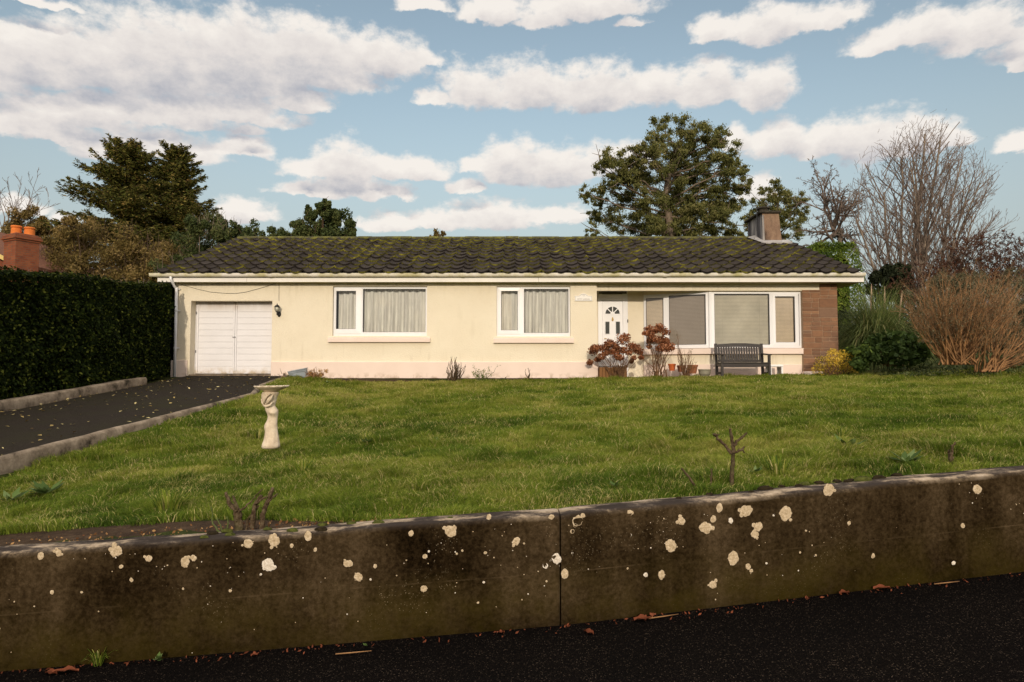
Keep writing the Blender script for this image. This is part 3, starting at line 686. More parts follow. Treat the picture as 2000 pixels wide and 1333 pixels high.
def rosette(mb_, c, r, n=22, sx=1.0, sz=1.0):
    ph = random.random()*9; lobes = random.choice([3,4,5,7]); am = random.uniform(.05,.13); rim_ = RIM[id(mb_)]
    sl = (float(wall_y(c.x+.1))-float(wall_y(c.x-.1)))/.2
    vs = []
    for rr, oy in ((1.0, .0028), (.80, .0014), (.40, .0016)):
        for k in range(n):
            t = 2*math.pi*k/n; q = rr*r*(1+am*math.sin(lobes*t+ph)*.6+am*.9*math.sin(2*t+ph*2)+am*.5*math.sin((lobes+4)*t+ph*3)+random.uniform(-.05,.05)*(rr>.6))
            dx = q*math.cos(t)*sx; vs.append((c.x+dx, float(wall_y(c.x+dx))+oy-.004, c.z+q*math.sin(t)*sz))
    vs.append((c.x, c.y-.0025, c.z)); b = 2*n; rim_ += [1.0]*n+[.62]*n+[.25]*n+[0.0]
    fs = [(k, (k+1)%n, n+(k+1)%n, n+k) for k in range(n)]+[(n+k, n+(k+1)%n, b+(k+1)%n, b+k) for k in range(n)]+[(b+k, b+(k+1)%n, 3*n) for k in range(n)]
    mb_.add(vs, fs)
for (u, v, r) in LICH:
    c = on_wall(u, v); R_ = r/FPX*c.y
    w = (u, v) in WHITE
    rosette(mbw if w else mb, c, R_*1.05, sx=random.uniform(.85,1.05), sz=random.uniform(.9,1.15))
    for k in range(random.choice([0,1,2,3]) if r >= 7 else 0):          # crusts growing into each other
        t_ = random.uniform(0,6.3); q = random.uniform(.7,1.25)*R_; x = c.x+q*math.cos(t_)
        rosette(mbw if w else mb, Vector((x, float(wall_y(x)), c.z+q*math.sin(t_))), R_*random.uniform(.2,.5), n=14)
for k in range(420):
    # small specks gather in drifts
    x = random.uniform(-3.4, 5.0); y = float(wall_y(x)); zf, zt = float(foot_z(x)), float(top_z(x))
    h = random.betavariate(2.2,1.3)
    if float(fbm(x*1.6, h*2.2, 3, 31)) < .50 or h > .96: continue
    rosette(mbw if random.random()<.45 else mb, Vector((x,y,zf+h*(zt-zf))), random.choice([.002,.003,.003,.004,.005,.008]), n=8)
for m_, nm, mt in ((mb,'lichen',M['lichen']), (mbw,'white_lichen',M['lichen_white'])):
    o = m_.build(nm, mt, wall_root, smooth=True); at = o.data.attributes.new('rim','FLOAT','POINT'); at.data.foreach_set('value', RIM[id(m_)]); o['kind'] = 'stuff'
# moss cushions on the coping
MOSS = [(415,1043,9),(398,1050,7),(443,1038,9),(450,1045,8),(572,1037,9),(628,1037,10),(630,1026,8),(686,1023,8),(522,1034,7),(1467,961,5),(1495,956,12),(1527,951,6),(1572,946,9),(1600,944,8),(1634,939,7),(1655,941,7),(1685,939,14),(1718,935,11),(1753,930,10),(1663,938,6),(1560,950,7),(1385,966,6),(740,1022,10),(1326,973,5),(880,1012,5)]
for k, (u, v, r) in enumerate(MOSS):
    d = P(u, v, 1.0); 
    Yc = 4.2
    for _ in range(30): Yc = (float(top_z(d.x*Yc))+.002)/d.z
    Yc = min(max(Yc, float(wall_y(d.x*Yc))+.035), float(wall_y(d.x*Yc))+WTH-.03)
    c = d*Yc; c.z = float(top_z(c.x))+.0; R_ = r/FPX*Yc*1.25
    m_ = MB(); n = 14; vs = []; rings = [(1.0,-.004),(.96,.25),(.78,.55),(.45,.78)]
    for (q, h) in rings:
        for j in range(n):
            t = 2*math.pi*j/n; e = 1+.14*math.sin(3*t+k)+random.uniform(-.06,.06)
            vs.append((c.x+R_*q*e*math.cos(t), c.y+R_*.62*q*e*math.sin(t), c.z+R_*.62*h*random.uniform(.85,1.15)))
    vs.append((c.x,c.y,c.z+R_*.53))
    fs = [(a*n+j, a*n+(j+1)%n, (a+1)*n+(j+1)%n, (a+1)*n+j) for a in range(3) for j in range(n)]+[(3*n+j, 3*n+(j+1)%n, 4*n) for j in range(n)]
    m_.add(vs, fs); m_.build('moss_cushion', M['moss_dark'] if (u > 1300 and k % 4) or k % 5 == 0 else M['moss'], wall_root, smooth=True)

# kerb between driveway and lawn, and the low wall under the hedge
def kerb_obj(name, label, pts, halfw, h_top, h_bot, mat, cat='kerb'):
    o = None; se = []
    P2 = []
    for a, b in zip(pts[:-1], pts[1:]):
        n = max(2, int((Vector(b)-Vector(a)).length/.12))
        P2 += [tuple(Vector(a).lerp(Vector(b), k/n)) for k in range(n)]
    P2.append(pts[-1]); m = len(P2)
    for k, p in enumerate(P2):
        a, b = Vector(P2[max(k-1,0)]), Vector(P2[min(k+1,m-1)]); d = (b-a); d.z = 0; d.normalize(); nx = Vector((d.y,-d.x,0))
        zt = p[2]+h_top+.02*(float(fbm(p[0]*2,p[1]*2,3,8))-.5); zb = p[2]-h_bot; w = halfw+.008*(float(fbm(p[1]*3,1,3,2))-.5); c = Vector((p[0],p[1],0))
        q = [(-w,zb),(-w,zt-.03),(-w+.03,zt),(w-.03,zt),(w,zt-.035),(w,zb)]
        se.append([tuple(c+nx*a_+Vector((0,0,z_))) for a_, z_ in q])
    o = swept(name, mat, se, {}); tag(o, label, cat); return o
kp = [(float(kerb_x(y))-.06, y, float(drive_z(y))) for y in [3.9,5,6,7.54,9,10.5,12,13.2,13.75,14.3,15.0,15.5,16.3,17.3,17.9]]
kp = [(p[0], p[1], p[2]) for p in kp]
kerb_obj('concrete_kerb', 'mossy concrete kerb edging the driveway above the lawn', kp, .06, .030, .45, M['kerb'])
lw = [(-8.52, y, float(drive_z(y))) for y in [5.5,7,9,11,13,15,15.75]]
kerb_obj('low_wall', 'low rough concrete wall under the dark hedge beside the driveway', lw, .11, .17, .25, M['kerb'], 'wall')

# ------------------------------------------------------------------ the bungalow
YF = 18.0; YD = 18.9; YBAY = 18.2
house = thing('bungalow', (0, YF, -.1), 'long cream rendered bungalow with mossy dark tiled roof and attached garage', 'house')
XL, XR1 = PX(340,YF), PX(1166,YF); XPR = PX(1637,18.1); XPL = PX(1568,18.1); XPM = PX(1603,18.1)
ZS = PZ(551,17.75)                 # underside of the eaves
ZB = -.30
def wall_holes(mb, x0, x1, z0, z1, y, holes, d):
    xs = sorted({x0,x1,*[h[0] for h in holes],*[h[1] for h in holes]}); zs = sorted({z0,z1,*[h[2] for h in holes],*[h[3] for h in holes]})
    for a, b in zip(xs[:-1], xs[1:]):
        for c, e in zip(zs[:-1], zs[1:]):
            cx, cz = (a+b)/2, (c+e)/2
            if any(h[0] < cx < h[1] and h[2] < cz < h[3] for h in holes): continue
            mb.add([(a,y,c),(b,y,c),(b,y,e),(a,y,e)], [(0,1,2,3)])
    for (a,b,c,e) in holes:
        mb.add([(a,y,c),(b,y,c),(b,y,e),(a,y,e),(a,y+d,c),(b,y+d,c),(b,y+d,e),(a,y+d,e)], [(0,4,5,1),(1,5,6,2),(2,6,7,3),(3,7,4,0)])
gx0, gx1, gz1 = PX(372,YF), PX(531,YF), PZ(588,YF)
W1 = (PX(650,YF,600), PX(834,YF,600), PZ(656.5,YF), PZ(559.5,YF)); W2 = (PX(970,YF,600), PX(1114,YF,600), PZ(657.5,YF), PZ(559.5,YF))
mb = MB()
wall_holes(mb, XL, XR1, ZB, ZS+.1, YF, [(gx0,gx1,ZB,gz1), W1, W2], .30)
mb.box(XR1-.25, XR1, YF+.003, YD+.1, ZB, ZS+.05) if False else None
mb.add([(XR1,YF,ZB),(XR1,YD,ZB),(XR1,YD,ZS+.1),(XR1,YF,ZS+.1)], [(0,1,2,3)])
DX0, DX1 = PX(1168,YD), PX(1226.5,YD); DZ1 = ZS-.02
mb2 = MB()
C0 = Vector((PX(1257,18.85),18.85,0)); C1 = Vector((PX(1387,YBAY),YBAY,0)); C2 = Vector((PX(1565,YBAY),YBAY,0))
ZW0, ZW1 = PZ(680,YBAY), 2.235
# door wall (pieces around the doorway)
mb.add([(DX1,YD,ZB),(C0.x+.05,YD,ZB),(C0.x+.05,YD,ZS+.05),(DX1,YD,ZS+.05)], [(0,1,2,3)])
mb.add([(XR1,YD,DZ1),(DX1,YD,DZ1),(DX1,YD,ZS+.05),(XR1,YD,ZS+.05)], [(0,1,2,3)])
mb.add([(XR1,YD,ZB),(DX0,YD,ZB),(DX0,YD,DZ1),(XR1,YD,DZ1)], [(0,1,2,3)])
# low wall under the bay, the head above it
for a, b in ((C0,C1),(C1,Vector((XPL+.05,YBAY,0)))):
    mb.add([(a.x,a.y,ZB),(b.x,b.y,ZB),(b.x,b.y,ZW0-.1),(a.x,a.y,ZW0-.1)], [(0,1,2,3)])
    mb.add([(a.x,a.y,ZW1),(b.x,b.y,ZW1),(b.x,b.y,ZS+.05),(a.x,a.y,ZS+.05)], [(0,1,2,3)])
# flank and rear walls with the gables
YBK = 27.7; RIDGE_Y = 22.8; EAVE_Y = 17.66; EAVE_Z = PZ(531,EAVE_Y); RIDGE_Z = PZ(465,RIDGE_Y); SL = (RIDGE_Z-EAVE_Z)/(RIDGE_Y-EAVE_Y)
def roof_z(y): return EAVE_Z+SL*(y-EAVE_Y) if y < RIDGE_Y else RIDGE_Z-SL*(y-RIDGE_Y)
XG = XPR-.02
for x in (XL, XG):
    y0 = YF if x < 0 else 18.13
    mb.add([(x,y0,ZB),(x,YBK,ZB),(x,YBK,roof_z(YBK)-.12),(x,RIDGE_Y,RIDGE_Z-.12),(x,y0,roof_z(y0)-.12)], [(0,1,2,3,4)])
mb.add([(XL,YBK,ZB),(XG,YBK,ZB),(XG,YBK,ZS+.1),(XL,YBK,ZS+.1)], [(0,1,2,3)])
mb.build('wall', M['cream'], house)
# beam over the porch
mb = MB(); mb.bbox(XR1+.002, XPM, 18.12, 18.19, PZ(568.5,18.12), ZS+.03, .006); mb.build('lintel', M['cream'], house)
# plinth
mb = MB(); ZP = PZ(707,YF)
mb.bbox(XL-.05, PX(368,YF), YF-.05, YF+.1, ZB, PZ(704,YF), .012)
mb.bbox(gx1+.005, XR1+.03, YF-.05, YF+.1, ZB, ZP, .012)
mb.bbox(C1.x-.02, XPL-.01, YBAY-.035, YBAY+.1, ZB, PZ(712,YBAY), .012)
n_ = Vector(((C1-C0).y, -(C1-C0).x, 0)).normalized()*.035
a_, b_ = C0+n_, Vector((C1.x-.024, C1.y-.03, 0)); mb.prism([(C0.x,C0.y+.05),(a_.x,a_.y),(b_.x,b_.y),(b_.x,b_.y+.08)], 'z', ZB, PZ(712,YBAY)-.002)
mb.build('plinth', M['pink'], house)
# dark room behind the openings keeps the daylight out
mb = MB(); mb.box(XL+.32, XG-.3, 19.9, 19.95, ZB, ZS+.3); mb.box(XL+.3, XG-.3, 18.35, 19.9, ZB-.02, ZB+.02)
mb.box(XL+.3, XG-.3, 18.40, 19.9, ZS+.02, ZS+.06)
for x in (-6.1, -1.6, 2.0): mb.box(x, x+.1, 18.35, 19.9, ZB+.03, ZS+.02)
mb.build('inner_wall', M['interior'], house)

# soffit, fascia, gutter, downpipe
mb = MB(); mb.box(PX(305,17.75), PX(1688,17.75), 17.77, 18.11, ZS, ZS+.02); mb.box(XR1+.002, XG, 18.19, YD+.1, ZS-.01, ZS+.012)
mb.box(XG+.01, PX(1688,17.75), 18.11, YBK, ZS, ZS+.02); mb.box(PX(305,17.75), XL-.01, 18.11, YBK, ZS, ZS+.02)
mb.build('soffit', M['soffit'], house)
mb = MB(); fx = [PX(305,17.75), PX(480,17.75), PX(1052,17.75), PX(1445,17.75), PX(1690,17.75)]
for a, b in zip(fx[:-1], fx[1:]): mb.bbox(a+.002, b-.002, 17.745, 17.768, ZS-.004, PZ(538,17.75), .003)
# barge boards up both verges
for x in (fx[0]-.0, fx[-1]):
    sg = -1 if x < 0 else 1
    for ya, yb in ((17.77, RIDGE_Y), (RIDGE_Y, YBK+.3)):
        za, zb = roof_z(ya)-.06, roof_z(yb)-.06
        xo = x-.02*sg
        mb.add([(x-.03*sg,ya,za-.16),(x-.03*sg,yb,zb-.16),(x-.03*sg,yb,zb),(x-.03*sg,ya,za),(x-.005*sg,ya,za-.16),(x-.005*sg,yb,zb-.16),(x-.005*sg,yb,zb),(x-.005*sg,ya,za)],
               [(0,1,2,3),(7,6,5,4),(0,4,5,1),(3,2,6,7),(0,3,7,4),(1,5,6,2)])
mb.build('fascia', M['fascia'], house)
gut = MB(); GX0, GX1 = PX(290,17.68), PX(1692,17.68); r = .058; GC = PZ(534.5,17.68); n = 10
secs = []
for x, dz in ((GX0,-.004),(GX0+6,-.004),(0,0),(GX1-5,.003),(GX1,.006)):
    outer = [(17.68-r*math.cos(math.pi*k/n), GC+dz-.010-1.35*r*math.sin(math.pi*k/n)) for k in range(n+1)]
    inner = [(17.68-(r-.006)*math.cos(math.pi*k/n), GC+dz-.010-1.35*(r-.006)*math.sin(math.pi*k/n)) for k in range(n, -1, -1)]
    lip = [(17.68-r-.004, GC+dz-.010), (17.68-r-.004, GC+dz+.004), (17.68-r+.006, GC+dz+.004)]
    secs.append([(x,a,b) for a, b in outer+inner+lip[::-1]])
m_ = len(secs[0]); vs = [p for s_ in secs for p in s_]
fs = [(i*m_+k, i*m_+(k+1)%m_, (i+1)*m_+(k+1)%m_, (i+1)*m_+k) for i in range(len(secs)-1) for k in range(m_)]
gut.add(vs, fs)
for x in (GX0, GX1):
    gut.add([(x,17.68-r*math.cos(math.pi*k/n), GC-.010-1.35*r*math.sin(math.pi*k/n)) for k in range(n+1)], [tuple(range(n+1))])
go = gut.build('gutter', M['gutter'], house)
for u in (525, 903, 1301):
    mb = MB(); x = PX(u,17.62); mb.prism([(17.68-(r+.009)*math.cos(math.pi*k/n), GC-.011-1.35*(r+.008)*math.sin(math.pi*k/n)) for k in range(n+1)]+[(17.68-(r+.009)*math.cos(math.pi*k/n)*-1, GC-.004) for k in (0,)], 'x', x-.05, x+.05); mb.build('gutter_union', M['gutter'], go)
# the pale felt / inner edge seen above the gutter
mb = MB(); mb.box(GX0+.2, GX1-.1, 17.742, 17.747, GC-.04, EAVE_Z-.028); mb.build('eaves_strip', M['fascia'], house)
dp = MB(); xp = PX(331,17.68); px_ = PX(343,17.93)
dp.tube([(xp,17.68,GC-.07),(xp,17.68,GC-.15),(xp+.02,17.70,GC-.20),(px_-.04,17.90,ZS-.10),(px_,17.935,ZS-.16)], [.034]*5, 10)
dp.tube([(px_,17.935,ZS-.12),(px_,17.935,-.14)], [.036,.036], 12)
dpo = dp.build('downpipe', M['white'], house, smooth=True)
for v in (565, 607, 680):
    mb = MB(); mb.lathe([(.036,-.018),(.044,-.018),(.044,.018),(.036,.018)], (px_,17.935,PZ(v,17.93)), 12); mb.box(px_+.03, px_+.085, 17.95, 17.985, PZ(v,17.93)-.014, PZ(v,17.93)+.014); mb.build('pipe_clip', M['white'], dpo)

# ---- roof tiles
def build_roof():
    XA, XB = PX(305,EAVE_Y), PX(1681,EAVE_Y); L_ = math.hypot(RIDGE_Y-EAVE_Y, RIDGE_Z-EAVE_Z); th = math.atan(SL)
    rows, cols = 11, 53; cl = L_/rows; cw = (XB-XA)/cols; T = np.array([0, .06,.14,.25,.37,.5,.63,.75,.86,.94, 1.0]); nt = len(T)
    V = []; Q = []; tint = []; edge = []; up = []
    hprof = .056*(1-np.sin(np.pi*T**.80)**.8)            # pans dip in the middle and roll up at the joints
    rng = np.random.default_rng(11)
    for r_ in range(rows):
        for c in range(cols):
            x0 = XA+c*cw; tv = rng.random(); j = rng.normal()*.004; sk = rng.normal()*.004; dj = rng.normal()*.008
            base = len(V)
            for (s_, lift, ed) in ((r_*cl+dj, .014, 1.0), (r_*cl+dj+.004, .058+j, .95), (r_*cl+.035, .056+j, .50), ((r_+.45)*cl, .036, .10), ((r_+1)*cl+.06, .006, 0.0)):
                for k in range(nt):
                    curve = -.060*math.sin(math.pi*T[k])*(1 if ed >= .5 else 0)    # rounded lower edge
                    h = lift+hprof[k]+sk*(T[k]-.5); ss = s_+curve
                    V.append((x0+T[k]*cw*1.0, EAVE_Y+ss*math.cos(th)-h*math.sin(th), EAVE_Z-.05+ss*math.sin(th)+h*math.cos(th)))
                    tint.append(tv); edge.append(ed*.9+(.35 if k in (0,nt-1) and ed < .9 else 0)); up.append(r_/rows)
            for a in range(4):
                for k in range(nt-1):
                    i0 = base+a*nt+k; Q.append((i0,i0+1,i0+nt+1,i0+nt))
    q = np.array(Q)
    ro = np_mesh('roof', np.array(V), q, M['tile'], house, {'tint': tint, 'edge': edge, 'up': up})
    # deck under the tiles, and the rear slope
    mb = MB(); XA2, XB2 = XA+.03, XB-.03
    e0 = (EAVE_Y+.05, EAVE_Z-.075); rd = (RIDGE_Y, RIDGE_Z-.06); b0 = (YBK+.35, roof_z(YBK+.35)-.06); t_ = .05
    mb.prism([e0, (e0[0],e0[1]-t_), (rd[0],rd[1]-t_), (b0[0],b0[1]-t_), b0, rd], 'x', XA2, XB2)
    mb.build('roof_deck', M['ridge'], ro)
    # ridge tiles
    mb = MB(); n = 8; Lr = .45; x = XA
    k = 0
    while x < XB-.05:
        x2 = min(x+Lr, XB); rr = .115+.004*math.sin(k*7); zc = RIDGE_Z-.055+.006*math.sin(k*2.3)
        prof = [(RIDGE_Y-rr*1.15*math.cos(math.pi*i/n), zc+rr*math.sin(math.pi*i/n)*.9) for i in range(n+1)]
        mb.prism(prof, 'x', x+.003, x2-.003); x = x2; k += 1
    mb.build('ridge_tile', M['ridge'], ro)
    return ro
roof = build_roof()

# ---- chimney
def build_chimney():
    yf, yb = 21.94, 23.4; x0, x1 = PX(1491,yf,470), PX(1528.5,yf,470); zt = PZ(416.5,yf); ins = .05
    xm0, xm1 = PX(1489,yf,416)+.01, PX(1522,yf,416)
    zb = roof_z(yf)-.3
    root = None
    mb = MB()
    def frus(y0, y1, xa, xb, ta, tb, tz, yt0, yt1):
        mb.add([(xa,y0,zb),(xb,y0,zb),(xb,y1,zb),(xa,y1,zb),(ta,yt0,tz),(tb,yt0,tz),(tb,yt1,tz),(ta,yt1,tz)], [])
        b = len(mb.v)-8
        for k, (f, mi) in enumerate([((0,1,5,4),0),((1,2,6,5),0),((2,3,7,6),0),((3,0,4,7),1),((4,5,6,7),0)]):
            mb.f.append(tuple(i+b for i in f)); mb.mi.append(mi)
    frus(yf, yb, x0, x1, xm0, xm1, zt, yf+ins, yb-ins)
    ch = mb.build('chimney', [M['chimney'], M['chimney_side']], house)
    # corner fillet of pale mortar on the near left arris, split course low on the stack
    mb = MB(); mb.add([(x0-.006,yf-.006,zb),(x0+.05,yf-.008,zb),(xm0+.05,yf+ins-.008,zt-.06),(xm0-.006,yf+ins-.006,zt-.06),(x0-.006,yf+.25,zb),(xm0-.006,yf+.25,zt-.06)], [(0,1,2,3),(4,0,3,5)])
    mb.build('lime_arris', M['chimney_side'], ch)
    mb = MB(); mb.bbox(xm0-.10, xm1+.06, yf-.03, yb+.05, zt, zt+.075, .02); mb.build('chimney_cap', M['cap'], ch)
    cx, cy = PX(1490.5,22.3,406), 22.3; mb = MB()
    mb.lathe([(.17,-.02),(.18,.06),(.165,.07),(.165,.13),(.215,.135),(.22,.16),(.19,.20),(.07,.225)], (cx,cy,zt+.075), 20)
    mb.build('chimney_pot', M['cap'], ch, smooth=False)
    mb = MB(); zr = lambda y: roof_z(y)+.055
    for a in range(2):
        pass
    mb.add([(x0-.16,yf-.24,zr(yf-.24)),(x1+.22,yf-.24,zr(yf-.24)),(x1+.20,yf+.05,zr(yf+.05)+.02),(x0-.02,yf+.05,zr(yf+.05)+.02),(x0-.28,22.6,zr(22.6)),(x0-.01,22.7,zr(22.7)+.05),
            (x0-.16,yf-.24,zr(yf-.24)-.05),(x1+.22,yf-.24,zr(yf-.24)-.05)],
           [(0,1,2,3),(0,3,5,4),(6,7,1,0)])
    mb.build('flashing', M['lead'], ch)
    # aerial lashed to the stack
    mb = MB(); ax = PX(1478,22.0,430); ay = 21.98; z0, z1 = PZ(452,ay), PZ(404,ay)
    mb.tube([(ax,ay,z0),(ax,ay,z1)], [.012,.012], 6)
    a0 = Vector((PX(1466,ay,392),ay+.05,PZ(393,ay))); a1 = Vector((PX(1470,ay,407),ay-.05,PZ(408,ay)))
    mb.tube([a0,a1],[.009,.009],5); mb.tube([(ax,ay,z1+.02),((a0.x+a1.x)/2,ay,(a0.z+a1.z)/2)],[.009,.009],5)
    for t in (.15,.4,.65,.9):
        c = a0.lerp(a1,t); mb.tube([c+Vector((-.07,-.12,.02)), c+Vector((.07,.12,-.02))],[.005,.005],4)
    mb.build('aerial', M['black_iron'], ch)
build_chimney()

# ---- stone pier
def build_pier():
    mb = MB(); z0 = -.16; zl = PZ(566.5,18.1)
    mb.box(XPL+.004, XPM, 18.106, 19.3, z0, zl-.003); mb.box(XPM+.0, XPR-.004, 18.106, 19.3, z0, ZS-.002)
    po = mb.build('pier', M['mortar'], house)
    V = MB(); tints = []
    rng = random.Random(5)
    def blocks(xa, xb, za, zb, depth=0):
        w, h = xb-xa, zb-za
        if w < .12 or h < .06: return
        if (h > .30 or (h > .17 and rng.random() < .8)):
            z = za+h*rng.choice([.33,.4,.5,.6,.67]); blocks(xa,xb,za,z); blocks(xa,xb,z,zb); return
        if w > .62 or (w > .36 and w/h > 2.2 and rng.random() < .8):
            x = xa+w*rng.uniform(.35,.65); blocks(xa,x,za,zb); blocks(x,xb,za,zb); return
        g = .006; n0 = len(V.v); V.bbox(xa+g, xb-g, 18.094-rng.uniform(0,.006), 18.115, za+g, zb-g, .007); tints.extend([rng.random()]*(len(V.v)-n0))
    zc = z0
    while zc < zl-.02:
        h = min(rng.choice([.22,.30,.36,.26]), zl-zc)
        if zl-zc-h < .12: h = zl-zc
        xm = XPM+rng.uniform(-.06,.06); blocks(XPL, xm, zc, zc+h); blocks(xm, XPR, zc, zc+h); zc += h
    blocks(XPM, XPR, zl, ZS-.004)
    # return face to the right
    zc = z0
    while zc < ZS-.05:
        h = min(rng.uniform(.16,.3), ZS-.01-zc); y = 18.12
        while y < 19.25:
            w = min(rng.uniform(.25,.5), 19.3-y); n0 = len(V.v); V.bbox(XPR-.012, XPR+.004, y+.006, y+w-.006, zc+.006, zc+h-.006, .006); tints.extend([rng.random()]*(len(V.v)-n0)); y += w
        zc += h
    o = V.build('stone_block', M['pier'], po); o['kind'] = 'stuff' if False else ''
    del o['kind']
    at = o.data.attributes.new('tint','FLOAT','POINT'); at.data.foreach_set('value', tints)
    mb = MB(); mb.bbox(XPL-.06, XPL+.45, 17.93, 18.09, z0, PZ(726,18.05), .02); mb.build('pier_foot', M['pink'], po)
build_pier()

# ---- windows
def glass_pane(x0, x1, z0, z1, y, parent, Mx=None):
    mb = MB(); mb.M = Mx; mb.add([(x0,y,z0),(x1,y,z0),(x1,y,z1),(x0,y,z1)], [(0,1,2,3)]); return mb.build('pane', M['glass'], parent)
def gasket(x0, x1, z0, z1, y, parent, Mx=None, w=.010):
    mb = MB(); mb.M = Mx; mb.ring(x0, x1, z0, z1, y, y+.02, w); return mb.build('gasket', M['rubber'], parent)
def curtain(x0, x1, z0, z1, y, parent, seed, Mx=None):
    rng = np.random.default_rng(seed); n = int((x1-x0)/.006); x = np.linspace(x0, x1, n)
    ph = np.cumsum(.11+.14*rng.random(n)**2*2); am = .028+.034*fbm(x*4+seed, x*0, 3, seed)
    zz = np.linspace(z0, z1, 7); V = []
    for k, z in enumerate(zz):
        t = (z-z0)/(z1-z0); yy = y+am*(1.0-.35*t)*np.sin(ph+.5*math.sin(t*2+seed))+.012*np.sin(ph*.37+t)
        for a, b in zip(x+.006*np.sin(ph*.5)*(1-t), yy): V.append((a,b,z))
    i = np.arange(7*n).reshape(7,n); q = np.stack([i[:-1,:-1], i[:-1,1:], i[1:,1:], i[1:,:-1]], -1).reshape(-1,4)
    return np_mesh('net_curtain', np.array(V), q, M['net'], parent, smooth=True)
def window_flat(u_sash, u_mull, gl, gr, zr, op, sill, seed, gap):
    """casement on the left, fixed light on the right, in opening op"""
    x0, x1, z0, z1 = op; yw = YF+.075
    mb = MB(); mb.ring(x0+.004, x1-.004, z0+.002, z1-.004, yw, yw+.07, .045, .045, .07, .045)
    xm = PX(u_mull, yw); mb.bbox(xm-.03, xm+.03, yw+.002, yw+.068, z0+.07, z1-.048, .006)
    fr = mb.build('window', M['white'], house)
    gz0, gz1 = PZ(gl[3],yw), PZ(gl[2],yw); gx0_, gx1_ = PX(gl[0],yw,600), PX(gl[1],yw,600)
    mb = MB(); mb.ring(x0+.042, xm-.012, z0+.066, z1-.040, yw-.016, yw+.05, gx0_-(x0+.042), (xm-.012)-gx1_, gz0-(z0+.066), (z1-.040)-gz1)
    sa = mb.build('sash', M['white'], fr)
    gasket(gx0_-.002, gx1_+.002, gz0-.002, gz1+.002, yw+.004, fr); glass_pane(gx0_, gx1_, gz0, gz1, yw+.016, fr)
    a0, a1, b0, b1 = PX(gr[0],yw,600), PX(gr[1],yw,600), PZ(gr[3],yw), PZ(gr[2],yw)
    mb = MB(); mb.ring(xm+.012, x1-.042, z0+.062, z1-.040, yw-.004, yw+.05, a0-(xm+.012), x1-.042-a1, b0-(z0+.062), (z1-.040)-b1)
    mb.build('bead', M['white'], fr)
    gasket(a0-.002, a1+.002, b0-.002, b1+.002, yw+.012, fr); glass_pane(a0, a1, b0, b1, yw+.020, fr)
    for xc in (gx0_+.03, a1-.12):
        mb = MB(); mb.bbox(xc, xc+.06, yw-.004, yw+.006, z0+.026, z0+.036, .002); mb.build('drain_cap', M['fascia'], fr)
    curtain(x0+.07+gap, x1-.05, z0+.05, z1-.03, yw+.19, fr, seed)
    sx0, sx1, st, sb = sill
    mb = MB(); ys = YF-.09; xs0, xs1 = PX(sx0,ys), PX(sx1,ys)
    mb.prism([(ys, PZ(sb,ys)), (ys, PZ(st,ys)-.012), (ys+.012, PZ(st,ys)), (yw+.02, z0-.003), (yw+.02, PZ(sb,ys)), (YF-.012, PZ(sb,ys))], 'x', xs0, xs1)
    mb.build('sill', M['pink'], fr)
window_flat(None, 706, (657,695,569,643), (709,832,565,649), None, W1, (640,840,660.5,668.5), 3, .02)
window_flat(None, 1017, (979,1011,569,645.5), (1023.5,1110,565,650.5), None, W2, (964,1121,661.5,670), 8, .0)

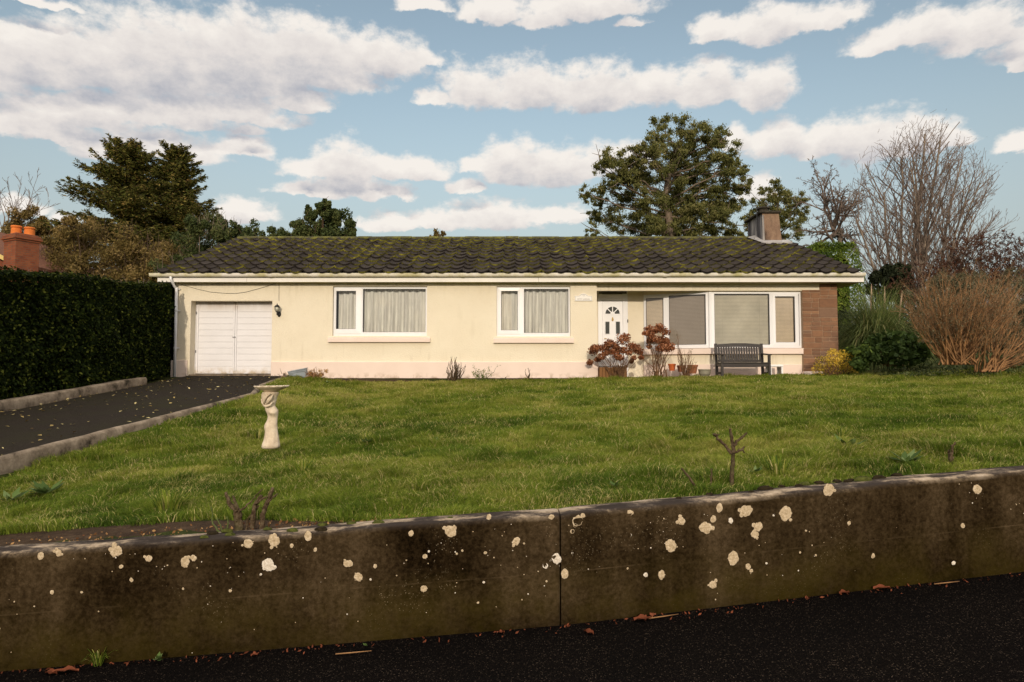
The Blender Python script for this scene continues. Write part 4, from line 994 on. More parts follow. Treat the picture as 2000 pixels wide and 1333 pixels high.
# ---- bay window in the porch: one flat half and one half angled back to the door
def line_x(u, A, B):
    a = (u-1000)/FPX/ (math.cos(PITCH)-.02*math.sin(PITCH)); d = B-A
    t = (a*A.y-A.x)/(d.x-a*d.y); return t*d.length
def bay_half(A, B, lights, side, blind_mat, gaps):
    d = (B-A); ang = math.atan2(d.y, d.x); Mx = Matrix.Translation(A) @ Matrix.Rotation(ang, 4, 'Z'); Lw = d.length
    mb = MB(); mb.M = Mx; mb.ring(0, Lw, ZW0+.002, ZW1, .0, .07, .05, .05, .062, .05)
    return mb, Mx, Lw
bay = None
def build_bay():
    root = bpy.data.objects.new('bay_window', None); 
    mbs = []
    out = []
    A, B = C0, C1; D = C2
    mb = MB()
    for (a, b) in ((A, B), (B, D)):
        d = b-a; Mx = Matrix.Translation(a) @ Matrix.Rotation(math.atan2(d.y,d.x), 4, 'Z'); mb.M = Mx
        w = d.length; mb.ring(.008 if a is A else .03, w-(.03 if b is B else .0), ZW0+.002, ZW1, .0, .07, .045, .045, .062, .045); out.append((Mx,w))
    mb.M = None
    mb.prism([(B.x-.055,B.y+.035),(B.x-.02,B.y-.014),(B.x+.05,B.y-.014),(B.x+.05,B.y+.06),(B.x-.03,B.y+.08)], 'z', ZW0+.004, ZW1-.002)
    fr = mb.build('bay_window', M['white'], house)
    def light(Mx, x0, x1, g0, g1, zb, zt, sash, mat, tilt, seed):
        mb = MB(); mb.M = Mx; y = -.014 if sash else -.003
        mb.ring(x0, x1, ZW0+.056, ZW1-.04, y, .05, g0-x0, x1-g1, zb-(ZW0+.056), ZW1-.04-zt)
        mb.build('sash' if sash else 'bead', M['white'], fr)
        gasket(g0-.002, g1+.002, zb-.002, zt+.002, .012, fr, Mx, .012); glass_pane(g0, g1, zb, zt, .022, fr, Mx)
        mb = MB(); mb.M = Mx; rng = random.Random(seed); z = zb-.03; k = 0
        sp = .0365
        while z < zt+.02:
            dz = .021+rng.uniform(-.0008,.0008); mb.add([(g0-.03,.085,z),(g1+.03,.085,z),(g1+.03,.085+.012,z+sp*.93),(g0-.03,.085+.012,z+sp*.93)], [(0,1,2,3)]); z += sp
        for t in (.16,.84): 
            x = g0+(g1-g0)*t; mb.add([(x-.004,.083,zb-.02),(x+.004,.083,zb-.02),(x+.004,.083,zt+.02),(x-.004,.083,zt+.02)], [(0,1,2,3)])
        mb.build('blind', mat, fr)
    (Mx, w) = out[0]; f = lambda u: line_x(u, A, B)
    zt1, zb1 = ZW1-.10, ZW0+.12
    light(Mx, f(1257.5)+.04, f(1303), f(1262), f(1296), zb1, zt1, True, M['blind_pale'], .5, 1)
    light(Mx, f(1301)+.004, w-.055, f(1307), f(1378.5), ZW0+.095, ZW1-.052, False, M['blind'], .5, 2)
    (Mx, w) = out[1]; g = lambda u: PX(u, YBAY)-B.x
    light(Mx, .048, g(1510), g(1396), g(1503.5), ZW0+.088, ZW1-.048, False, M['blind_mid'], .5, 3)
    light(Mx, g(1509.5), g(1563)-.035, g(1515), g(1553), PZ(669,YBAY), PZ(579.5,YBAY), True, M['blind_pale'], .5, 4)
    # mullions
    mb = MB(); mb.M = out[0][0]; x = f(1302); mb.bbox(x-.025, x+.025, .004, .066, ZW0+.06, ZW1-.04, .005); mb.build('mullion', M['white'], fr)
    mb = MB(); mb.M = out[1][0]; x = g(1509.5); mb.bbox(x-.02, x+.02, .004, .066, ZW0+.06, ZW1-.04, .005); mb.build('mullion', M['white'], fr)
    mb = MB(); n_ = Vector((-(B-A).normalized().y*-1, -(B-A).normalized().x, 0)); n_ = Vector(((B-A).y, -(B-A).x, 0)).normalized()
    a_ = A+n_*.09; b_ = Vector((B.x-.02, B.y-.10, 0)); c_ = Vector((XPL+.02, B.y-.10, 0))
    zt, zb = PZ(680.5,YBAY-.1), PZ(691.5,YBAY-.1)
    mb.prism([(A.x-.05,A.y+.04),(a_.x-.05,a_.y),(b_.x,b_.y),(c_.x,c_.y),(c_.x,B.y+.05),(B.x,B.y+.05)], 'z', zb, zt)
    mb.build('sill', M['pink'], fr)
build_bay()

# ---- garage door
def build_garage():
    y = YG; x0, x1 = gx0-.02, gx1+.02; z0, z1 = GZ0, gz1+.02
    mb = MB(); xa, xb = PX(384,y), gx1+.0; xm = PX(459.5,y); zt = PZ(590.5,y)
    mb.box(x0, xa, y-.02, y+.05, z0, z1); mb.box(xa+.001, xb, y-.02, y+.05, zt, z1)
    g = mb.build('garage_door', M['garage'], house)
    for (a, b) in ((xa+.006, xm-.003), (xm+.003, xb-.004)):
        mb = MB(); mb.box(a, b, y+.004, y+.03, z0+.012, zt-.004)
        # planks
        n = 11; h = (zt-.10-z0-.05)/n
        for k in range(n):
            za = z0+.05+k*h; e = .022
            mb.prism([(y-.010, za+.003), (y-.010, za+h-.008), (y-.002, za+h-.003), (y+.0045, za+h-.003), (y+.0045, za+.003)], 'x', a+.05, b-.05)
        mb.prism([(y-.020, z0+.014),(y-.020, zt-.006),(y+.0045, zt-.006),(y+.0045, z0+.014)], 'x', a+.001, a+.045); mb.prism([(y-.020, z0+.014),(y-.020, zt-.006),(y+.0045, zt-.006),(y+.0045, z0+.014)], 'x', b-.045, b-.001)
        mb.box(a+.046, b-.046, y-.014, y+.0045, zt-.10, zt-.006); mb.box(a+.046, b-.046, y-.016, y+.0045, z0+.014, z0+.046)
        mb.build('leaf', M['garage'], g)
    mb = MB(); hz = PZ(659,y); mb.lathe([(.018,-.004),(.018,.004)], (xm-.02,y-.024,hz), 10); mb.tube([(xm-.06,y-.035,hz),(xm+.03,y-.035,hz)],[.008,.008],6); mb.tube([(xm-.015,y-.036,hz),(xm-.015,y-.01,hz)],[.007,.007],6)
    mb.build('handle', M['black_iron'], g)
    for v in (612, 687):
        mb = MB(); mb.box(xa-.006, xa+.012, y-.032, y-.018, PZ(v,y)-.035, PZ(v,y)+.035); mb.build('hinge', M['black_iron'], g)
    mb = MB(); mb.bbox(x0, x1+.1, YF-.04, y+.2, -.2, GZ0-.006, .02); mb.build('threshold', M['kerb'], g)
build_garage()

# ---- front door
def build_door():
    y = YD; f = lambda u: PX(u, y); zt = ZS-.025; zb = -.03
    ztr = PZ(586,y)
    mb = MB(); mb.ring(DX0+.003, DX1-.003, zb, zt, y-.02, y+.05, f(1176.2)-DX0, DX1-f(1216.8), .04, .03)
    mb.bbox(f(1176.2), f(1216.8), y-.018, y+.05, PZ(586.4,y), PZ(575.2,y), .006)
    d = mb.build('front_door', M['white'], house)
    mb = MB(); mb.add([(DX0+.03,y-.022,PZ(574.5,y)),(DX1-.03,y-.022,PZ(574.5,y)),(DX1-.03,y-.022,PZ(568,y)),(DX0+.03,y-.022,PZ(568,y))],[(0,1,2,3)])
    mb.build('transom_light', M['dark_glass'], d)
    mb = MB(); a, b = f(1176.5), f(1216.5); z1 = PZ(587,y); mb.bbox(a, b, y-.008, y+.03, zb+.05, z1, .006)
    # raised moulding round the fan light and lights
    lf = mb.build('leaf', M['white'], d)
    cx = f(1196.5); cz = PZ(613.5,y); R_ = f(1210.5)-cx
    mb = MB(); n = 20
    ring_o = [(cx+(R_+.03)*math.cos(math.pi*k/n), cz+(R_+.03)*math.sin(math.pi*k/n)) for k in range(n+1)]; ring_i = [(cx+R_*math.cos(math.pi*k/n), cz+R_*math.sin(math.pi*k/n)) for k in range(n+1)]
    vs = [(p[0],y-.022,p[1]) for p in ring_o]+[(p[0],y-.022,p[1]) for p in ring_i]+[(p[0],y-.006,p[1]) for p in ring_o]+[(p[0],y-.006,p[1]) for p in ring_i]; m_ = n+1
    fs = []
    for k in range(n): fs += [(k,k+1,m_+k+1,m_+k),(k,2*m_+k,2*m_+k+1,k+1),(m_+k,m_+k+1,3*m_+k+1,3*m_+k)]
    mb.add(vs, fs); mb.box(cx-R_-.03, cx+R_+.03, y-.021, y-.006, cz-.028, cz)
    for t in (45, 90, 135):
        c_, s_ = math.cos(rad(t)), math.sin(rad(t)); w = .012
        mb.add([(cx-s_*w+c_*.03,y-.020,cz+c_*w+s_*.03),(cx+s_*w+c_*.03,y-.020,cz-c_*w+s_*.03),(cx+s_*w+c_*R_,y-.020,cz-c_*w+s_*R_),(cx-s_*w+c_*R_,y-.020,cz+c_*w+s_*R_)],[(0,1,2,3)])
    mb.add([(cx,y-.0205,cz)]+[(cx+.062*math.cos(math.pi*k/10),y-.0205,cz+.062*math.sin(math.pi*k/10)) for k in range(11)], [(0,k+1,k+2) for k in range(10)])
    for (u0,u1,v0,v1) in ((1182.5,1190,629,652.5),(1203,1210.5,629,652.5),(1182.5,1190,676,694),(1203,1210.5,676,694)):
        mb2 = MB(); mb2.ring(f(u0)-.02, f(u1)+.02, PZ(v1,y)-.02, PZ(v0,y)+.02, y-.020, y-.006, .02); mb2.build('light_frame', M['white'], d)
    mb.build('moulding', M['white'], d)
    mb = MB(); mb.add([(cx,y-.0125,cz)]+[(cx+R_*math.cos(math.pi*k/20),y-.0125,cz+R_*math.sin(math.pi*k/20)) for k in range(21)], [(0,k+1,k+2) for k in range(20)])
    mb.build('fan_light', M['dark_glass'], d)
    for (u0,u1,v0,v1) in ((1182.5,1190,629,652.5),(1203,1210.5,629,652.5),(1182.5,1190,676,694),(1203,1210.5,676,694)):
        mb = MB(); mb.add([(f(u0),y-.0125,PZ(v1,y)),(f(u1),y-.0125,PZ(v1,y)),(f(u1),y-.0125,PZ(v0,y)),(f(u0),y-.0125,PZ(v0,y))],[(0,1,2,3)]); mb.build('side_light', M['dark_glass'], d)
    mb = MB(); kz = PZ(624,y); mb.lathe([(.012,-.055),(.026,-.03),(.012,-.006),(.026,.012),(.018,.035),(.006,.06)], (cx,y-.018,kz), 10, .5)
    mb.tube([(cx-.02,y-.03,kz+.005),(cx-.022,y-.04,kz-.025),(cx,y-.045,kz-.04),(cx+.022,y-.04,kz-.025),(cx+.02,y-.03,kz+.005)], [.006]*5, 6)
    mb.build('knocker', M['brass'], d)
    mb = MB(); mb.bbox(f(1225), f(1226.8), y-.04, y-.018, PZ(630.5,y), PZ(624.5,y), .004); mb.build('doorbell', M['black_iron'], d)
    mb = MB(); mb.tube([(f(1180),y-.012,PZ(662,y)),(f(1180),y-.05,PZ(662,y)),(f(1184.5),y-.05,PZ(662,y))],[.009,.009,.008],6); mb.build('handle', M['brass'], d)
    mb = MB(); mb.bbox(DX0-.1, DX1+.1, y-.28, y-.03, -.12, zb-.005, .02); mb.build('door_step', M['mortar'], d)
build_door()

# slack cable over the garage, and the drop to the lamp
mb = MB(); ya = YF-.012
pts = [(355,556.5),(385,565),(412,571),(440,573.3),(462,573.4),(480,571),(505,564.5),(530,557),(548,550.5)]
mb.tube([P(u,v,ya) for u, v in pts], [.0045]*len(pts), 5); mb.tube([P(545,551,ya), P(545,588,ya)], [.004,.004], 5)
mb.build('cable', M['cap'], house)

# ---- wall lantern and name plate
def build_lantern():
    y = YF; pz = PZ(614,y); px = PX(545.5,y,614)
    root = thing('wall_lantern', (px, y, pz), 'black coach lantern on the cream wall beside the garage door', 'lamp')
    mb = MB(); prof = [(.010,-.075),(.030,-.065),(.048,-.02),(.050,.02),(.034,.062),(.012,.072)]
    # back plate: shallow oval boss
    n = 18; vs = []; 
    for rr, oy in ((1,.0),(1,-.012),(.75,-.028),(.35,-.036)):
        for k in range(n):
            t = 2*math.pi*k/n; vs.append((px+.050*rr*math.cos(t), y+oy, pz+.075*rr*math.sin(t)))
    mb.add(vs, [(a*n+k, a*n+(k+1)%n, (a+1)*n+(k+1)%n, (a+1)*n+k) for a in range(3) for k in range(n)]+[tuple(range(3*n,4*n))])
    mb.build('back_plate', M['black_iron'], root, smooth=True)
    yc = y-.16; cx = px-.005; zb = pz+.045
    mb = MB(); mb.tube([(px,y-.03,pz+.0),(px,y-.09,pz-.045),(cx,yc-.01,pz-.03),(cx,yc,zb)], [.014,.013,.012,.016], 8); mb.build('arm', M['black_iron'], root, smooth=True)
    mb = MB(); mb.lathe([(.016,-.01),(.036,0),(.036,.012),(.020,.02)], (cx,yc,zb), 12)
    h = .125
    for k in range(6):
        t = 2*math.pi*k/6+.3; b = Vector((cx+.033*math.cos(t),yc+.033*math.sin(t),zb+.01)); a = Vector((cx+.066*math.cos(t),yc+.066*math.sin(t),zb+h)); mb.tube([b,a.lerp(b,.5)+Vector((.012*math.cos(t),.012*math.sin(t),0)),a],[.005,.005,.005],5)
    mb.build('cage', M['black_iron'], root)
    mb = MB(); mb.lathe([(.028,.014),(.054,.07),(.060,h)], (cx,yc,zb), 16); mb.build('lamp_glass', M['lamp_glass'], root, smooth=True)
    mb = MB(); mb.lathe([(.078,0),(.080,.012),(.060,.018),(.045,.045),(.020,.062),(.012,.068),(.012,.078),(.005,.088),(.003,.11)], (cx,yc,zb+h), 16); mb.build('roof_cap', M['black_iron'], root)
build_lantern()
def build_sign():
    y = YF; u0, u1 = 1122.5, 1156.5; x0, x1 = PX(u0,y,580), PX(u1,y,580); z0, z1, zt = PZ(588.5,y), PZ(578.5,y), PZ(573.8,y)
    root = thing('house_sign', ((x0+x1)/2, y, z0), 'pale arched house name plate on the wall left of the front door', 'sign')
    cx = (x0+x1)/2; w = x1-x0
    arch = [(x0,z0),(x1,z0),(x1,z1),(cx+w*.27,z1),(cx+w*.22,z1+(zt-z1)*.35),(cx+w*.12,zt-.006),(cx,zt),(cx-w*.12,zt-.006),(cx-w*.22,z1+(zt-z1)*.35),(cx-w*.27,z1),(x0,z1)]
    mb = MB(); mb.prism(arch, 'y', y-.022, y-.001); mb.build('plate', M['sign'], root)
    mb = MB(); ins = []
    c = Vector((cx, (z0+z1)/2))
    for p in arch:
        d = Vector(p)-c; ins.append((cx+d.x*.955, c.y+d.y*.86))
    inn = [(cx+(p[0]-cx)*.975, c.y+(p[1]-c.y)*.92) for p in ins]
    n = len(arch); mb.add([(p[0],y-.0235,p[1]) for p in ins]+[(p[0],y-.0235,p[1]) for p in inn], [(k,(k+1)%n,n+(k+1)%n,n+k) for k in range(n)]); mb.build('border', M['sign_ink'], root)
    def text(s_, size, x, z, name):
        cu = bpy.data.curves.new(name, 'FONT'); cu.body = s_; cu.size = size; cu.align_x = 'CENTER'; cu.align_y = 'CENTER'; cu.extrude = .001
        o = bpy.data.objects.new(name, cu); link(o)
        dg = bpy.context.evaluated_depsgraph_get(); me = bpy.data.meshes.new_from_object(o.evaluated_get(dg)); bpy.data.objects.remove(o)
        t = bpy.data.objects.new(name, me); link(t, root); me.materials.append(M['sign_ink'])
        t.location = Vector((x, y-.0245, z))-origin(root); t.rotation_euler = (rad(90),0,0)
    text('15', .058, cx, z1+.008, 'house_number'); text('PETIT JARDIN', .054, cx, z0+.045, 'house_name')
build_sign()

# ------------------------------------------------------------------ growing things
def tube_batch(polys, n=5):
    """many tapered tubes at once: list of (pts (k,3), radii (k,))"""
    V = []; Q = []; base = 0; ang = np.arange(n)*2*math.pi/n; ca, sa = np.cos(ang), np.sin(ang)
    for pts, rr in polys:
        pts = np.asarray(pts, float); k = len(pts)
        if k < 2: continue
        d = np.gradient(pts, axis=0); d /= np.maximum(np.linalg.norm(d, axis=1, keepdims=True), 1e-9)
        ref = np.array([.31,.17,.93]) if abs(d[0,2]) < .9 else np.array([1.,.1,0])
        a = np.cross(d, ref); a /= np.maximum(np.linalg.norm(a, axis=1, keepdims=True), 1e-9); b = np.cross(d, a)
        r = np.asarray(rr, float).reshape(-1,1,1)
        ring = pts[:,None,:]+r*(a[:,None,:]*ca[None,:,None]+b[:,None,:]*sa[None,:,None])
        V.append(ring.reshape(-1,3)); i = base+np.arange(k*n).reshape(k,n)
        Q.append(np.stack([i[:-1], np.roll(i[:-1],-1,1), np.roll(i[1:],-1,1), i[1:]], -1).reshape(-1,4)); base += k*n
    return np.concatenate(V), np.concatenate(Q)
def tubes(name, polys, mat, parent, n=5):
    if not polys: return None
    v, q = tube_batch(polys, n); return np_mesh(name, v, q, mat, parent, {'tint': RNG.random(len(v))}, smooth=True)
def wander(start, d, length, steps, wob, trop=(0,0,0), rng=RNG):
    p = np.array(start, float); d = np.array(d, float); d /= np.linalg.norm(d); out = [p.copy()]; st = length/steps
    for _ in range(steps):
        d = d+rng.normal(size=3)*wob+np.array(trop); d /= np.linalg.norm(d); p = p+d*st; out.append(p.copy())
    return np.array(out)
def frame_dir(d, ang, phi):
    d = d/np.linalg.norm(d); ref = np.array([0,0,1.]) if abs(d[2]) < .9 else np.array([1.,0,0])
    a = np.cross(d, ref); a /= np.linalg.norm(a); b = np.cross(d, a)
    return d*math.cos(ang)+(a*math.cos(phi)+b*math.sin(phi))*math.sin(ang)
def branching(start, d, length, r0, levels, rng, kids=(5,7,6), ang=.6, ratio=.5, wob=.06, trop=(0,0,.03), tmin=.25, steps=7, out=None, lvl=0, rmin=.006, taper=.3):
    """recursive limbs; returns list of (pts, radii, level)"""
    out = [] if out is None else out
    pts = wander(start, d, length, steps, wob, trop, rng); k = len(pts)
    rr = np.linspace(r0, max(r0*taper, rmin), k); out.append((pts, rr, lvl))
    if lvl < levels:
        for j in range(kids[min(lvl, len(kids)-1)]):
            t = tmin+(1-tmin)*(j+rng.random())/kids[min(lvl, len(kids)-1)]; x = t*(k-1); i = min(int(x), k-2); f = x-i
            p = pts[i]*(1-f)+pts[i+1]*f; dd = pts[i+1]-pts[i]
            nd = frame_dir(dd, ang*rng.uniform(.6,1.35), rng.uniform(0, 2*math.pi))
            branching(p, nd, length*ratio*rng.uniform(.6,1.2)*(1.15-.5*t), max(rr[i]*.62, rmin), levels, rng, kids, ang, ratio, wob*1.15, trop, tmin, steps, out, lvl+1, rmin, taper)
    return out
def ground_z(x, y): return float(terrain(np.array([x]), np.array([y]))[0])

# ---- lawn
def build_lawn():
    V = []; T = []; 
    def field(x0, x1, y0, y1, dens, hgt, wid, rng):
        n = int((x1-x0)*(y1-y0)*dens); x = rng.uniform(x0,x1,n); y = rng.uniform(y0,y1,n)
        k = kerb_x(np.clip(y,3.6,18)); yb = wall_y(x)+WTH
        soil = .76*sstep(.0,-3.0,x)*(1+.5*(fbm(x*2.2,y*0,3,4)-.5)); 
        bedw = .42+.25*(fbm(x*1.1,y*0,3,12)-.5)*2-.40*sstep(1.5,2.6,x)
        ok = (x > k+.04) & (y > yb+soil+.05*(rng.random(n)-.3)) & (y < 17.62-bedw*.9*sstep(9.5,6,x)+.05*rng.random(n))
        ok &= x < 10.6+.5*fbm(y*.7,x*0,2,3)+(14-y)*.5
        x, y, yb = x[ok], y[ok], yb[ok]; n = len(x)
        c1 = fbm(x*1.7,y*1.7,3,21); c2 = fbm(x*5,y*5,3,22); c3 = fbm(x*.45,y*.45,3,23)
        h = hgt*(.15+1.45*c2+.6*(c1-.4)+.45*rng.random(n)); tuft = (fbm(x*2.6,y*2.6,2,24) > .70); h = h*np.where(tuft, 1.55, 1.0)
        # longer uncut grass along the wall and round the birdbath
        h *= 1-.30*sstep(.9,.1,y-yb)
        ang = 2*math.pi*(fbm(x*1.3,y*1.3,2,25)*1.6)+rng.normal(size=n)*1.5; lean = .35+.95*rng.random(n)
        dx, dy = np.cos(ang)*lean, np.sin(ang)*lean; z = terrain(x,y)-.008
        w = wid*(.6+.8*rng.random(n)); px, py = -np.sin(ang+rng.normal(size=n)*.9), np.cos(ang+rng.normal(size=n)*.9)
        b = np.stack([x,y,z],-1); s_ = np.stack([px*w*.5,py*w*.5,np.zeros(n)],-1)
        m = b+np.stack([dx*h*.35,dy*h*.35,h*.62],-1); t = b+np.stack([dx*h*.95,dy*h*.95,h*(.98-.25*lean)],-1)
        v = np.stack([b-s_, b+s_, m+s_*.75, m-s_*.75, t], 1)
        tn = .45+.80*(c1-.5)+.55*(c3-.5)+.34*(rng.random(n)-.5)+.16*sstep(8,17,y)
        tn = np.where(tuft, tn-.06, tn); straw = rng.random(n) < (.06+.30*np.clip(fbm(x*1.6,y*1.6,3,27)-.42,0,1)*2); tn = np.where(straw, .86+.14*rng.random(n), np.clip(tn,.02,.86))
        return v.reshape(-1,3), np.repeat(tn,5)
    rng = np.random.default_rng(3)
    for args in ((-6.4,8.2,4.3,7.2,7400,.080,.0056),(-6.4,10,7.2,10.2,4600,.076,.0072),(-6.2,11.5,10.2,13.6,2700,.074,.0095),(-6.0,12.5,13.6,17.9,1800,.072,.012)):
        v, t = field(*args, rng); V.append(v); T.append(t)
    v = np.concatenate(V); t = np.concatenate(T); n = len(v)//5; i = np.arange(n)*5
    q = np.stack([i,i+1,i+2,i+3],-1); tr = np.stack([i+3,i+2,i+4],-1)
    o = np_mesh('lawn', v, [q, tr], M['grass'], None, {'tint': t}); tag(o, 'rough green winter lawn sloping up to the house', 'grass', kind='stuff')
build_lawn()

# coarse weeds in the turf: low leafy rosettes, one thing each
def rosette_plant(name, label, c, r, n, mat, group, up=.5, asp=.38):
    root = thing(name, c, label, 'weed', group); a = RNG.uniform(0, 2*math.pi, n); el_ = RNG.uniform(.1, up, n); L_ = r*RNG.uniform(.5,1.05,n)
    ax = np.stack([np.cos(a)*np.cos(el_), np.sin(a)*np.cos(el_), np.sin(el_)], -1); ctr = np.array(c)+ax*L_[:,None]*.6+np.array([0,0,.02])
    nn = np.stack([-np.cos(a)*np.sin(el_), -np.sin(a)*np.sin(el_), np.cos(el_)], -1)
    v, q, t = leaves(ctr, L_*.9, asp, nn, ax, .0); np_mesh('foliage', v, q, mat, root, {'tint': t})
    return root
def on_lawn(u, v):
    d = P(u, v, 1.0); lo, hi = 4.3, 18
    for _ in range(50):
        m_ = (lo+hi)/2
        if d.z*m_ > ground_z(d.x*m_, m_): lo = m_
        else: hi = m_
    return Vector((d.x*lo, lo, ground_z(d.x*lo, lo)))
for k, (u, v, r, n, lb) in enumerate([(1200,962,.10,9,'broad leaved weed in the grass close to the middle of the road wall'),(718,872,.14,16,'patch of round weed leaves in the lawn right of the birdbath'),
        (860,872,.11,14,'low weed with a brown leaf caught in it near the lawn centre'),(1655,885,.20,30,'wide clover like weed patch in the lawn on the right'),(1475,935,.10,10,'upright leafy weed just right of the tall pruned rose'),
        (1770,915,.17,30,'dark creeping weed mat against the road wall near the thin stump'),(90,975,.22,30,'spreading weed patch at the left of the lawn by the kerb'),(20,990,.18,22,'leafy weed patch at the far left edge of the lawn'),
        (985,745,.12,12,'small weed at the foot of the pink plinth under the house sign'),(640,752,.12,14,'green weed clump on the bed edge right of the grey trough')]):
    c = on_lawn(u, v); c.z += .03; rosette_plant('weed', lb, c, r, n, M['weed'], 'weeds in the lawn', .7)
# blade tufts
def blade_tuft(name, label, cat, c, r, h, n, mat, group=None, spread=.5, parent_kind=None):
    root = thing(name, c, label, cat, group); P_ = np.array(c)
    a = RNG.uniform(0,2*math.pi,n); q = RNG.random(n)**.5*r; b = P_+np.stack([np.cos(a)*q, np.sin(a)*q, np.zeros(n)],-1)
    hh = h*RNG.uniform(.5,1.1,n); ln = spread*RNG.uniform(.2,1.2,n); d = np.stack([np.cos(a)*ln, np.sin(a)*ln, np.zeros(n)],-1)
    w = .012*h/.25; s_ = np.stack([-np.sin(a),np.cos(a),np.zeros(n)],-1)*w*.5
    up = np.array([0,0,1.])
    m1 = b+d*hh[:,None]*.3+up*hh[:,None]*.55; m2 = b+d*hh[:,None]*.75+up*hh[:,None]*.85; t = b+d*hh[:,None]*1.25+up*(hh*(1-.35*ln))[:,None]
    v = np.stack([b-s_,b+s_,m1+s_,m1-s_,m2+s_*.7,m2-s_*.7,t],1).reshape(-1,3); i = np.arange(n)*7
    qd = np.concatenate([np.stack([i,i+1,i+2,i+3],-1),np.stack([i+3,i+2,i+4,i+5],-1)]); tr = np.stack([i+5,i+4,i+6],-1)
    np_mesh('blades', v, [qd,tr], mat, root, {'tint': np.repeat(RNG.random(n),7)}); return root
for (u, v, h, lb) in ((505,862,.20,'pale tuft of coarse grass left of the birdbath foot'),(330,1005,.22,'thick grass tuft beside the bare soil strip'),(1520,930,.17,'straggly pale grass tuft right of the tall pruned rose'),(1640,860,.16,'bright green grass tuft on the right of the lawn'),(1570,820,.15,'yellow green grass tuft in the far right lawn'),(715,865,.16,'light green grass tuft right of the birdbath'),(590,930,.17,'spiky grass tuft below the birdbath')):
    c = on_lawn(u, v); blade_tuft('grass_tuft', lb, 'grass tuft', c, .10, h, 90, M['grass'], 'coarse grass tufts', .7)

# ---- hedge by the driveway
def build_hedge():
    y0, y1 = 7.0, 17.4; xf = -8.66; root = thing('hedge', (xf-.7, 12.5, -.4), 'tall dark green clipped hedge along the left of the driveway', 'hedge')
    ht = lambda y: 1.80+(y-11.6)*.088
    def surf(n, rng):
        y = rng.uniform(y0,y1+7,n); side = rng.random(n); zt = ht(np.minimum(y,18.5))+.12*(fbm(y*1.5,y*0,3,3)-.5)
        zb = np.asarray(drive_z(np.minimum(y,18)))+.05
        far = np.where(y > 17.4, .45, 0)
        zz = zb+(zt-zb)*rng.random(n)
        bulge = .34*(fbm(y*1.1,zz*1.1,3,5)-.5)+.10*(fbm(y*4,zz*4,2,6)-.5)
        f = side < .74
        x = np.where(f, xf-far+bulge-.12*((zz-zb)/(zt-zb))**3-np.abs(rng.normal(size=n))*.10, xf-far-.05-1.3*rng.random(n))
        z = np.where(f, zz, zt+bulge*.6-np.abs(rng.normal(size=n))*.06+.05*rng.random(n))
        return np.stack([x,y,z],-1), f
    rng = np.random.default_rng(2); c, f = surf(78000, rng)
    nn = rng.normal(size=c.shape)*.6+np.where(f[:,None], np.array([[1,-.25,.35]]), np.array([[.1,-.2,1]])); nn /= np.linalg.norm(nn,axis=1,keepdims=True)
    ax = np.cross(nn, rand_dirs(len(c)))
    v, q, t = leaves(c, rng.uniform(.045,.095,len(c)), .55, nn, ax, .06); np_mesh('foliage', v, q, M['hedge'], root, {'tint': t})
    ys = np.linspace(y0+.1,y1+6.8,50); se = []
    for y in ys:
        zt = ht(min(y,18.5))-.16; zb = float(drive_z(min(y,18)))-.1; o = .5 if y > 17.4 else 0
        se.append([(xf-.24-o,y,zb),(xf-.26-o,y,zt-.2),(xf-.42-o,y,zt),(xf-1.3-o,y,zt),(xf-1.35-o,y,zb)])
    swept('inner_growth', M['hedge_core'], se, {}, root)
    # a few straggling shoots above the clipped top
    pol = []
    for k in range(90):
        y = rng.uniform(8,17.3); pol.append((wander((xf-.2-rng.random()*.5,y,ht(y)-.05), (rng.normal()*.3,rng.normal()*.3,1), rng.uniform(.08,.25), 4, .15), np.linspace(.005,.002,5)))
    tubes('twigs', pol, M['bark_twig'], root, 4)['kind'] = 'stuff'
build_hedge()

# ---- crowns
def clump_leaves(clumps, per, size, aspect, rng, shell=.55, droop=0.0, flat=1.0):
    C = []; N_ = []; TT = []
    for (c, r, w) in clumps:
        n = int(per*w); TT.append(np.full(n, RNG.random())); d = rand_dirs(n); rr = r*(shell+(1-shell)*RNG.random(n))[:,None]*(.75+.5*fbm(d[:,0]*2.2+c[0],d[:,2]*2.2+c[2]+d[:,1],2,3))[:,None]
        if shell == 0: rr = r*np.minimum(np.abs(rng.normal(size=n))*.62, 1.7)[:,None]
        p = np.array(c)+d*rr*np.array([1,1,flat]); C.append(p); N_.append(d)
    C = np.concatenate(C); N_ = np.concatenate(N_); n = len(C)
    nn = N_*.5+rand_dirs(n)*.8; nn /= np.linalg.norm(nn,axis=1,keepdims=True)
    ax = np.cross(nn, rand_dirs(n))+np.array([0,0,-droop])
    v, q, t = leaves(C, RNG.uniform(size*.6,size*1.3,n), aspect, nn, ax, .05)
    return v, q, np.clip(t*.62+.38*np.repeat(np.concatenate(TT), 4), 0, 1)
